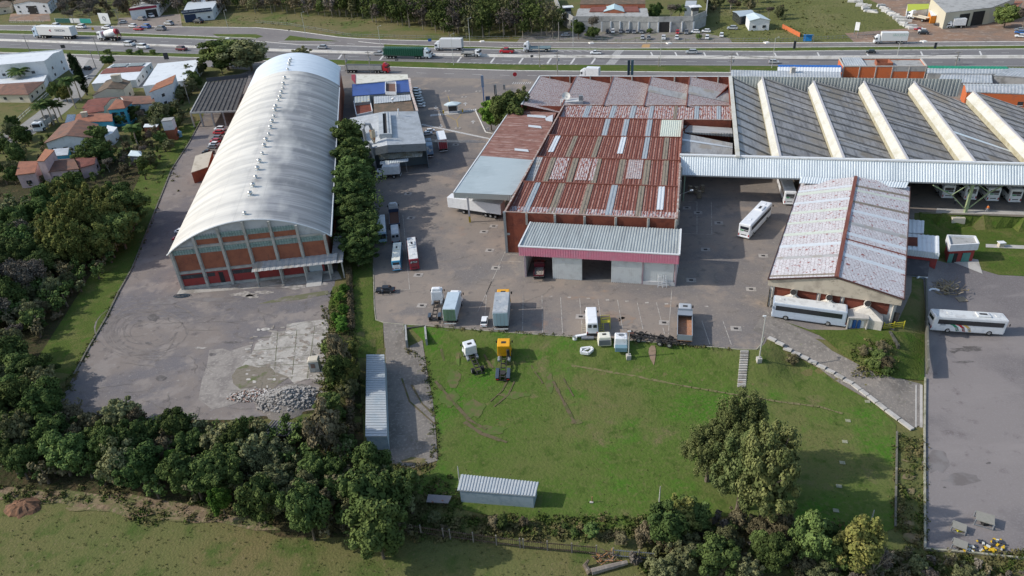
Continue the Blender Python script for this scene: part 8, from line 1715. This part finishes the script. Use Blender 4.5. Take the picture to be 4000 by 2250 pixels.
for (b,t_,a,tr,l) in ((C(1,1,282,490),335,1,0,'leaning pole at the far left beside the white showroom'),(C(1,1,965,600),345,1,0,'tall pole beside the near roadway'),(C(1,1,908,650),480,1,0,'pole between the cypress and the solar roof'),(C(1,1,2012,560),400,2,1,'utility pole left of the roadside trees'),(C(1,1,1790,975),770,2,0,'wooden utility pole in the yard behind the orange-roofed house'),(C(1,2,862,690),505,1,1,'utility pole at the back corner of the arched warehouse'),(C(1,2,1085,690),485,2,1,'utility pole with transformer beside the red lorry'),(C(1,3,430,710),490,2,1,'utility pole above the first sawtooth roof'),(C(1,3,2060,680),500,3,1,'utility pole at the corner of the bus hall'),(C(1,4,1770,615),485,3,1,'utility pole with many crossarms behind the green awning'),(C(1,3,262,630),420,0,0,'plain pole on the near verge above the gate yard'),(C(1,3,443,385),210,0,0,'pale pole at the left compound fence'),(C(1,3,1383,625),535,0,0,'short dark pole on the near verge'),(C(1,1,1135,245),90,1,0,'pale pole left of the red fascia garage'),(C(1,1,703,230),140,1,0,'pale pole behind the long hoarding')):
 pylon(b[0],b[1],t_/2.415,l,a,tr)
def signpost(b,t_,lab,mat,w_=1.2,h_=1.4,round_=False):
 p=P(*b);h=hg(b[0],b[1],t_);t=thing('road_sign',lab,'sign',p);q=MB();q.bar(p,p+V((0,0,h)),.1);q.build('post',m_steel,t);q=MB();c=p+V((0,-.1,h-h_/2))
 q.tube([c+V((0,.04,0)),c-V((0,.04,0))],w_/2,16) if round_ else q.box(c,(w_,.08,h_));q.build('panel',mat,t)
m_sg=mk('sign_back',(.05,.05,.055),.6)
signpost(C(1,1,605,470),175,'dark road sign seen from behind on two legs at the near verge',m_sg,2.2,1.6);signpost(C(1,1,1765,515),190,'small dark round sign beside the maroon hatchback',m_sg,1,1,True);signpost(C(1,1,1578,570),206,'dark rectangular pylon sign in front of the white flat-roofed building',m_sg,2.2,3.0)
signpost(C(1,2,1328,572),232,'dark triangular sign in front of the cage lorry',m_sg,1.4,1.0);signpost(C(1,2,1640,390),151,'blue sign at the far road edge',mk('sign_blue',(.03,.12,.4)),1.6,1.4);signpost(C(1,2,315,290),114,'small round sign on the curve kerb',m_sg,1,1,True)
t_s=C(1,3,28,715);signpost((t_s[0],302),282,'red and white round stop sign at the gate exit',mk('sign_red',(.45,.03,.04)),1.6,1.6,True)
signpost(C(1,3,190,600),215,'dark sign post on the near verge',m_sg,1.2,.8);signpost(C(1,4,1572,460),166,'dark narrow sign on the verge by the dirt lot',m_sg,1,2.2);signpost(C(1,4,245,468),160,'pair of dark narrow sign panels right of the orange line',m_sg,1,3.0);signpost(C(1,1,880,285),107,'yellow diamond sign on the service road',mk('sign_yellow',(.55,.38,.03)),1.4,1.4);signpost(C(1,2,2190,1240),498,'round white sign at the garden kerb',m_gutter,.9,.9,True)

for (b,t_,l,w_) in ((C(1,3,1119,715),575,'tall dark double pylon sign rising behind the sawtooth parapet',2.6),(C(1,2,2262,900),808,'black flag sign beside the gate pavement',1.0),(C(1,2,2345,850),808,'smaller black flag sign nearer the road',.8)):
 p=P(*b);h=hg(b[0],b[1],t_/2.415);t=thing('pylon_sign',l,'sign',p);q=MB();q.box((p.x-w_*.3,p.y,h/2+.3),(w_*.35,.5,h));q.build('left_face',mk('dark_pylon',(.03,.05,.07),.5),t);q=MB();q.box((p.x+w_*.2,p.y,h/2+.3),(w_*.35,.5,h));q.build('right_face',mk('teal_pylon',(.06,.12,.15),.5),t)

p=P(2658,760,7.0);t=thing('wall_lamp','lamp on a long arm fixed to the side wall of the red factory','lamp',p);q=MB();q.bar(p,p+V((2.2,-.2,.9)),.09);q.build('arm',m_steel,t);q=MB();q.box(p+V((2.4,-.2,.95)),(.7,.35,.22));q.build('lamp_head',m_gutter,t)

def fence(nm,lab,pts,h,gap,w_,mat,postgap=3.0,rails=True,cat='fence'):
 ps=[P(*p) for p in pts];t=thing(nm,lab,cat,ps[0]);q=MB();r_=MB();po=[]
 for a,b in zip(ps,ps[1:]):
  L=(b-a).xy.length;n=int(L/gap)
  for i in range(n):p=lerp(a,b,i/n);z=gz(p.x,p.y);q.bar((p.x,p.y,z),(p.x,p.y,z+h),w_,.04)
  for k in (.25,.85):
   if rails:
    m=max(1,int(L/3))
    for i in range(m):c,d=lerp(a,b,i/m),lerp(a,b,(i+1)/m);r_.bar((c.x,c.y,gz(c.x,c.y)+h*k),(d.x,d.y,gz(d.x,d.y)+h*k),.08)
  for i in range(int(L/postgap)+1):po.append(lerp(a,b,min(1,i*postgap/L)))
 q.build('pickets',mat,t);
 if rails:r_.build('rails',mat,t)
 for p in po:z=gz(p.x,p.y);q=MB();q.bar((p.x,p.y,z),(p.x,p.y,z+h*1.12),.16);q.build('post',m_wood,t)
fence('picket_fence','rusty brown picket fence along the bottom of the lawn',[(1560,2075),(1760,2105),(2045,2142),(2330,2168)],1.7,.28,.1,mk('rusty_pickets',(.10,.062,.045),.9,0,[(2,(.16,.12,.1),.5,.65)]),3.2)
fence('field_gate','grey tubular metal gate at the end of the picket fence',[(2395,2178),(2495,2186),(2560,2192)],1.7,.3,.05,m_steel,4.2,cat='gate')
for nm,lb,pts,h in (('front_fence','low white panel fence before the top left warehouse',[X(90,215),X(420,210)],1.4),('street_fence','white railings along the residential street',[X(20,1290),X(110,1210),X(240,1090),X(330,1010),X(520,840)],1.5),('roadside_fence','thin wire fence with posts along the compound car park',[Y3(10,370),Y3(900,395),Y3(1500,398),Y3(2400,392)],1.6),('meadow_fence','wire fence with concrete posts along the right meadow',[Y4(0,398),Y4(1000,350),Y4(1300,350)],1.4),('wild_meadow_fence','post and wire fence above the junction kerb',[Y2(0,215),Y2(320,240),Y2(900,345),Y2(1700,365),Y2(2400,372)],1.4)):fence(nm,lb,pts,h,1.5,.06,m_steel if 'wire' in lb else m_gutter,6)

st=thing('lawn_stairs','narrow concrete stairs running down the grass bank beside the lamp post','stairs',P(2910,1440));a,b=P(2908,1372),P(2896,1516);n=16
for i in range(n):
 p=lerp(a,b,(i+.5)/n);z=gz(p.x,p.y)+.12;q=MB();q.box((p.x,p.y,z),(1.35,.38,.3),R(-6));q.build('step',m_slab if i % 2 else m_conc,st)

def rwall(nm,lab,a,b,h,w_=.3,mat=w_grey,sink=2.8):
 p,q_=P(*a),P(*b);z=max(p.z,q_.z)+h;q=MB();wboxw(q,p,q_,z-sink,z,w_,0);return tag(q.build(nm,mat),lab,'wall')
rwall('retaining_wall','dark stained retaining wall at the head of the lawn bank',(1588,1284),(1660,1274),.15,.35,mk('mossy_dark_wall',(.06,.06,.05),.95,0,[(1,(.14,.13,.11),.5,.66)]))
rwall('wing_wall','left concrete wing wall beside the gravel lane',(1583,1268),(1592,1360),.1,.35);rwall('wing_wall','right concrete wing wall at the lawn corner',(1660,1274),(1668,1350),.1,.35)
rwall('mound_wall','weathered concrete wall holding the mound beside the yellow railing',(3475,1300),(3508,1365),.4,.4,mk('mossy_dark_wall',(.10,.10,.085)),4);rwall('yard_edge_wall','low dark wall between workshop strip and lower yard',(3615,1060),(3614,1480),.5,.3,mk('dark_kerb',(.1,.1,.1)),1.5)
yr=thing('yellow_railing','yellow steel railing of the stair head by the workshop corner','railing',P(3490,1285));c=P(3490,1285);c.z=0
for k in (0,.5,1.0):q=MB();q.bar(c+V((-1.8,0,.3+k*.8)),c+V((1.8,.3,.3+k*.8)),.12);q.build('rail',ym,yr)
for k in (-1.8,0,1.8):q=MB();q.bar(c+V((k,.1,-.6)),c+V((k,.1,1.5)),.14);q.build('post',ym,yr)
gs=thing('gas_cylinder_shelter','concrete shelter with gas cylinders behind the rear of the grey bus','shelter',P(3345,1288));c=P(3345,1289);c.z=0;dx=V((math.cos(R(-12)),math.sin(R(-12)),0));dy=V((-dx.y,dx.x,0))
q=MB();q.slab([c+dx*-1.7+V((0,0,2.5)),c+dx*1.7+V((0,0,2.5)),c+dx*1.7+dy*2.4+V((0,0,2.8)),c+dx*-1.7+dy*2.4+V((0,0,2.8))],.3);q.build('roof',m_conc,gs)
q=MB()
for s in (-1.6,1.6):wboxw(q,c+dx*s,c+dx*s+dy*2.3,0,2.4,.2)
wboxw(q,c+dx*-1.6+dy*2.3,c+dx*1.6+dy*2.3,0,2.4,.2);q.build('side_walls',m_conc,gs)
for i,(s,m_) in enumerate(((-1.0,p_white),(-.3,p_blue),(.45,p_blue),(1.05,p_white))):p=c+dx*s+dy*.8;q=MB();q.tube([p,p+V((0,0,1.4)),p+V((0,0,1.7))],[.32,.32,.12],10);tag(q.build('gas_cylinder',m_),['left white gas cylinder in the shelter','left blue gas cylinder in the shelter','right blue gas cylinder in the shelter','right white gas cylinder in the shelter'][i],'gas cylinder','gas cylinders in the shelter')

k=thing('small_kiosk','small weathered white kiosk with a window on the slab floor','kiosk',P(1234,1444));c=k.location;q=MB();q.box((c.x,c.y,1.15),(1.7,1.5,2.3),R(3));q.build('wall',mk('dirty_white_booth',(.45,.45,.42),.8,0,[(1,(.3,.3,.27),.5,.66)]),k);q=MB();q.box((c.x,c.y,2.4),(1.9,1.7,.25),R(3),taper=.8);q.build('roof',w_cream,k);q=MB();q.box((c.x-.1,c.y-.8,1.4),(.7,.06,.9),R(3));q.build('window',mk('brown_board',(.22,.15,.12)),k)

rnd=random.Random(21);b=MB();b2=MB();c=P(1125,1565);c2=P(1000,1545)
for i in range(1300):
 a,r=rnd.uniform(0,6.28),rnd.random() ** .6;x,y=c.x+math.cos(a)*r*5.2,c.y+math.sin(a)*r*3.4;z=max(0,2.0*(1-r)+rnd.uniform(-.1,.25));s=rnd.choice((.14,.2,.26,.34,.5))*rnd.uniform(.8,1.2);b.box((x,y,z+.1),(s,s*rnd.uniform(.7,1),s*.8),rnd.uniform(0,3),taper=rnd.uniform(.6,.95))
t=b.build('stone_rubble_pile',mk('grey_setts',(.33,.31,.285),.95,0,[(1.5,(.20,.185,.17),.48,.6),(4,(.45,.42,.39),.55,.66)]),kind='stuff');q=MB();q.tube([(c.x,c.y,-.1),(c.x,c.y,1.7)],[4.8,.5],20);q.build('pile_core',m_gravel,t)
for i in range(420):
 a,r=rnd.uniform(0,6.28),rnd.random() ** .6;x,y=c2.x+math.cos(a)*r*5.0,c2.y+math.sin(a)*r*1.6;s=rnd.uniform(.12,.42);b2.box((x,y,.1+.4*(1-r)),(s,s*.6,s*.4),rnd.uniform(0,3),rnd.randrange(5))
b2.build('demolition_debris',[mk('debris_white',(.5,.48,.45)),mk('debris_red',(.28,.17,.13)),mk('debris_grey',(.3,.28,.26)),mk('debris_pale',(.42,.38,.34)),mk('debris_dark',(.14,.12,.1))],kind='stuff')

cc=P(3690,1140);b=MB()
for i in range(120):
 x,y=cc.x+rnd.gauss(0,1.5),cc.y+rnd.gauss(0,1.1);a=rnd.uniform(0,3.14);l=rnd.uniform(.6,2.2);z=cc.z+rnd.uniform(.1,1.3);b.bar((x,y,z),(x+math.cos(a)*l,y+math.sin(a)*l,z+rnd.uniform(-.4,.5)),rnd.uniform(.05,.2),.05,rnd.randrange(3))
b.build('scrap_wood_heap',[mk('old_timber',(.16,.125,.09)),mk('pale_timber',(.34,.28,.2)),mk('yellow_scrap',(.26,.20,.10))],kind='stuff')
for i,(px,py,lab) in enumerate(((3755,1172,'wooden pallet lying beside the scrap timber heap'),)):
 p=P(px,py);t=thing('wooden_pallet',lab,'pallet',p);q=MB()
 for k in range(6):q.box((p.x,p.y-.7+k*.28,p.z+.2),(1.7,.18,.05),0)
 q.build('deck_boards',mk('pale_timber',(.34,.28,.2)),t);q=MB()
 for k in (-.75,0,.75):q.box((p.x+k,p.y,p.z+.1),(.15,1.6,.14))
 q.build('bearers',mk('old_timber',(.16,.125,.09)),t)
wp=[(3600,1090,'bumper','white bumper shell beside the scrap heap, left'),(3645,1140,'bumper','white curved panel beside the scrap heap')]
for x,y,n_,l in wp:p=P(x,y);t=thing('scrap_bumper',l,'scrap panel',p,'white scrap panels');q=MB();q.tube([p+V((-.9,0,.3)),p+V((-.3,.4,.4)),p+V((.5,.3,.4)),p+V((1.0,-.2,.3))],.2,6);q.build('shell',p_white,t)

def skid(px,py,s,rz,lab,ycol=False):
 p=P(px,py);t=thing('equipment_crate',lab,'crate',p,'equipment on the lower yard');c_,s_=math.cos(rz),math.sin(rz)
 def Wp(x,y,z):return p+V(((x*c_-y*s_)*s,(x*s_+y*c_)*s,z*s))
 q=MB();q.slab([Wp(-1.1,-.8,1.1),Wp(1.1,-.8,1.1),Wp(1.1,.8,1.3),Wp(-1.1,.8,1.3)],.12);q.build('lid',mk('pale_mesh_lid',(.24,.23,.20),.8,0,[(2,(.2,.2,.17),.5,.66)]),t)
 q=MB()
 for x,y in ((-1.1,-.8),(1.1,-.8),(1.1,.8),(-1.1,.8)):q.bar(Wp(x,y,0),Wp(x,y,1.1),.12)
 q.bar(Wp(-1.1,-.8,.2),Wp(1.1,-.8,.2),.12);q.bar(Wp(-1.1,.8,.2),Wp(1.1,.8,.2),.12);q.bar(Wp(1.1,-.8,.2),Wp(1.1,.8,.2),.12);q.build('frame',m_steel,t)
 q=MB();q.bar(Wp(0,0,.1),Wp(.2,.1,.9),1.0*s,.9*s);q.build('load',ym if ycol else m_frame,t)
skid(3840,2045,.95,R(-30),'larger mesh-lidded crate on the lower yard, upper right of the two');skid(3742,2072,.72,R(-35),'smaller mesh-lidded crate on the lower yard with yellow parts',True);skid(3745,2140,.72,R(-35),'low mesh-lidded frame beside the yellow debris')
p=P(3835,2136);b=MB()
for i in range(60):x,y=p.x+rnd.uniform(-2.9,2.9),p.y+rnd.uniform(-.9,.8)-.0;s=rnd.uniform(.2,.5);b.box((x,y,p.z+rnd.uniform(.1,.35)),(s,s*.7,s*.5),rnd.uniform(0,3),rnd.randrange(4))
b.build('yellow_equipment_debris',[mk('amber_plastic',(.6,.38,.02)),mk('pale_panel',(.55,.54,.48)),mk('dark_part',(.04,.045,.06)),mk('amber_plastic',(.6,.38,.02))],kind='stuff')

mp_=mk('precast_concrete',(.52,.51,.49),.9,0,[(.5,(.38,.37,.35),.5,.66)])
for i in range(26):
 u=i/25;x=3310+u*220+rnd.uniform(-8,8);y=6+u*108+rnd.uniform(-6,6)
 if i>9:x=3420+(i-9)*7.5+rnd.uniform(-8,8);y=22+(i-9)*5.8
 a=P(x,y);an=rnd.uniform(-1.0,.1);l=rnd.uniform(3,6);e=a+V((math.cos(an)*l,math.sin(an)*l,0));q=MB();h=rnd.uniform(.5,1.1);q.bar(a+V((0,0,h/2)),e+V((0,0,h/2)),rnd.uniform(.8,1.6),h);q.bar(a+V((.4,.3,h+.15)),lerp(a,e,.7)+V((0,0,h+.15)),.5,.3);tag(q.build('concrete_beam',mp_),'pale precast concrete beam in the stack between meadow and dirt lot','concrete beam','precast concrete beams')
for x,y,l in ((C(1,1,325,246)[0],102,'left kerb ramp'),(888,151,'kerb block at the junction'),(1884,163,'kerb block before the dark wood'),(3608,163,'kerb block at the dirt lot'),(2310,169,'kerb block before the compound gate'),(2613,170,'kerb block right of the orange crossing'),(2995,168,'kerb block near the bus shelter')):
 p=P(x,y);q=MB();q.box((p.x,p.y,.2),(2.2,2.4,.4),.2,taper=.8);tag(q.build('kerb_block',m_kerb),'pale concrete '+l+' on the far service road','kerb block')

t=thing('fallen_log','thick grey fallen log lying on the meadow below the gate','log',P(2380,2225));q=MB();q.tube([P(2310,2240)+V((0,0,.3)),P(2380,2222)+V((0,0,.35)),P(2450,2205)+V((0,0,.4))],[.45,.4,.3],8);q.build('trunk',m_wood,t);q=MB();q.tube([P(2305,2245)+V((0,0,.2)),P(2285,2215)+V((0,0,.4)),P(2300,2205)+V((0,0,.9))],[.4,.35,.15],7);q.build('root',m_bark,t)
b=MB()
for i in range(60):x,y=P(2365,2185).x+rnd.uniform(-1.3,1.3),P(2365,2185).y+rnd.uniform(-.7,.7);z=gz(x,y)+rnd.uniform(.05,.6);b.bar((x,y,z),(x+rnd.uniform(-1,1),y+rnd.uniform(-.6,.6),z+.2),.08,.06,rnd.randrange(2))
b.build('branch_heap',[m_bark,mk('fresh_wood',(.36,.18,.08))],kind='stuff')
t=thing('wooden_stake','short wooden stake with a brick at its foot on the lawn','stake',P(2313,1962));q=MB();q.bar(t.location,t.location+V((0,0,1.1)),.12);q.build('stake',mk('stake_wood',(.4,.2,.1)),t);q=MB();q.box(t.location+V((-.1,-.1,.1)),(.5,.3,.2));q.build('brick',m_conc,t)
for i,(x,y) in enumerate(((3300,1727),(3290,1809),(3277,1901),(3265,1996),(3388,1570),(3312,1645))):p=P(x,y);q=MB();q.box((p.x,p.y,p.z+.08),(.75,.6,.12),R(-15));tag(q.build('lawn_manhole',mk('mossy_slab',(.27,.27,.19),.95,0,[(2,(.17,.18,.10),.5,.62)])),'flat pale manhole slab in the lawn, '+['first below the ramp foot','second below the ramp foot','third, above the tree shadow','fourth, inside the tree shadow','largest, touching the ramp edging','small one beside dry straw'][i],'manhole','manhole slabs in the lawn')
t=thing('cable_tangle','tangle of dark blue cable on the asphalt by the left corner of the arched warehouse','cable',P(720,1157));q=MB()
for k in range(9):r=rnd.uniform(.6,1.7);o_=V((rnd.uniform(-.8,.8),rnd.uniform(-.3,.3),.08));q.tube([t.location+o_+V((r*math.cos(a*.52),r*.4*math.sin(a*.52),.05*(a % 3))) for a in range(12)],.05,4)
q.build('coils',mk('dark_cable',(.03,.05,.07)),t)
for i in range(4):p=P(808+i*13,1107+0*i)+V((0,.2,0));q=MB();q.box((p.x,p.y,.25),(.7,.5,.15));q.bar(p+V((0,0,.3)),p+V((.1,0,.9)),.18);tag(q.build('white_seat_frame',p_white),'white metal seat frame leaning at the red wall, '+['leftmost of four','second of four','third of four','rightmost of four'][i],'seat frame','white seat frames')

for i,(x,y) in enumerate(((2695,755),(2718,758),(2730,775),(2742,752))):
 p=P(x,y);t=thing('timber_rack',['leftmost','second','third','rightmost'][i]+' small timber storage rack in the shadow under the canopy','rack',p,'timber racks under the canopy');q=MB()
 for k in range(4):q.box((p.x,p.y,.3+k*.55),(.9,.9,.07))
 q.build('shelves',mk('pale_timber',(.34,.28,.2)),t);q=MB()
 for sx,sy in ((-.42,-.42),(.42,-.42),(.42,.42),(-.42,.42)):q.bar(p+V((sx,sy,0)),p+V((sx,sy,2.1)),.07)
 q.build('legs',mk('old_timber',(.16,.125,.09)),t)
t=thing('concrete_tank','low pale concrete tank on the small lawn by the green Y column','tank',P(3740,872));c=t.location;q=MB();q.box((c.x,c.y+.5,c.z+.7),(2.9,1.8,1.4),R(-8),taper=.93);q.build('body',w_cream,t);q=MB();q.box((c.x,c.y+.5,c.z+1.43),(.9,.6,.08),R(-8));q.build('lid',w_grey,t)
t=thing('white_utility_box','small white utility box on the concrete path','box',P(3907,965));c=t.location;q=MB();q.box((c.x,c.y,c.z+.55),(1.1,.8,1.1));q.build('body',w_cream,t);q=MB();q.box((c.x,c.y,c.z+1.15),(1.4,1.1,.12));q.build('lid',w_white,t)
t=thing('earth_heap','reddish loose earth heap at the left edge of the meadow','earth heap',P(90,1985));c=t.location;q=MB();n=22;rings=[]
for k,(r,z) in enumerate(((2.9,-.2),(2.4,.3),(1.6,.7),(.8,1.0))):rings.append([c+V((r*math.cos(a*6.283/n)*rnd.uniform(.85,1.15),r*.7*math.sin(a*6.283/n)*rnd.uniform(.85,1.15),z+rnd.uniform(-.15,.15))) for a in range(n)])
for A_,B_ in zip(rings,rings[1:]):
 for a in range(n):q.poly([A_[a],A_[(a+1) % n],B_[(a+1) % n],B_[a]])
q.poly(rings[-1]);q.build('soil',mk('fresh_red_soil',(.20,.105,.06),1,0,[(1,(.12,.07,.045),.48,.6)]),t)

wr=MB();wp_=[C(1,1,965,360),C(1,1,2012,415),C(1,2,1085,500),C(1,3,430,505),C(1,3,2060,520),C(1,4,1770,500)]
bs_=[C(1,1,965,600),C(1,1,2012,560),C(1,2,1085,690),C(1,3,430,710),C(1,3,2060,680),C(1,4,1770,615)]
tp_=[]
for b_,ty in zip(bs_,wp_):p=P(*b_);tp_.append(p+V((0,0,hg(b_[0],b_[1],ty[1]))))
for a,b in zip(tp_,tp_[1:]):
 for s in (-.9,0,.9):wr.tube([lerp(a,b,i/8)+V((s,0,-2.2*4*(i/8)*(1-i/8))) for i in range(9)],.03,3)
tag(wr.build('overhead_wires',mk('wire_black',(.05,.05,.05))),'overhead wires strung between the utility poles along the local road','wires')
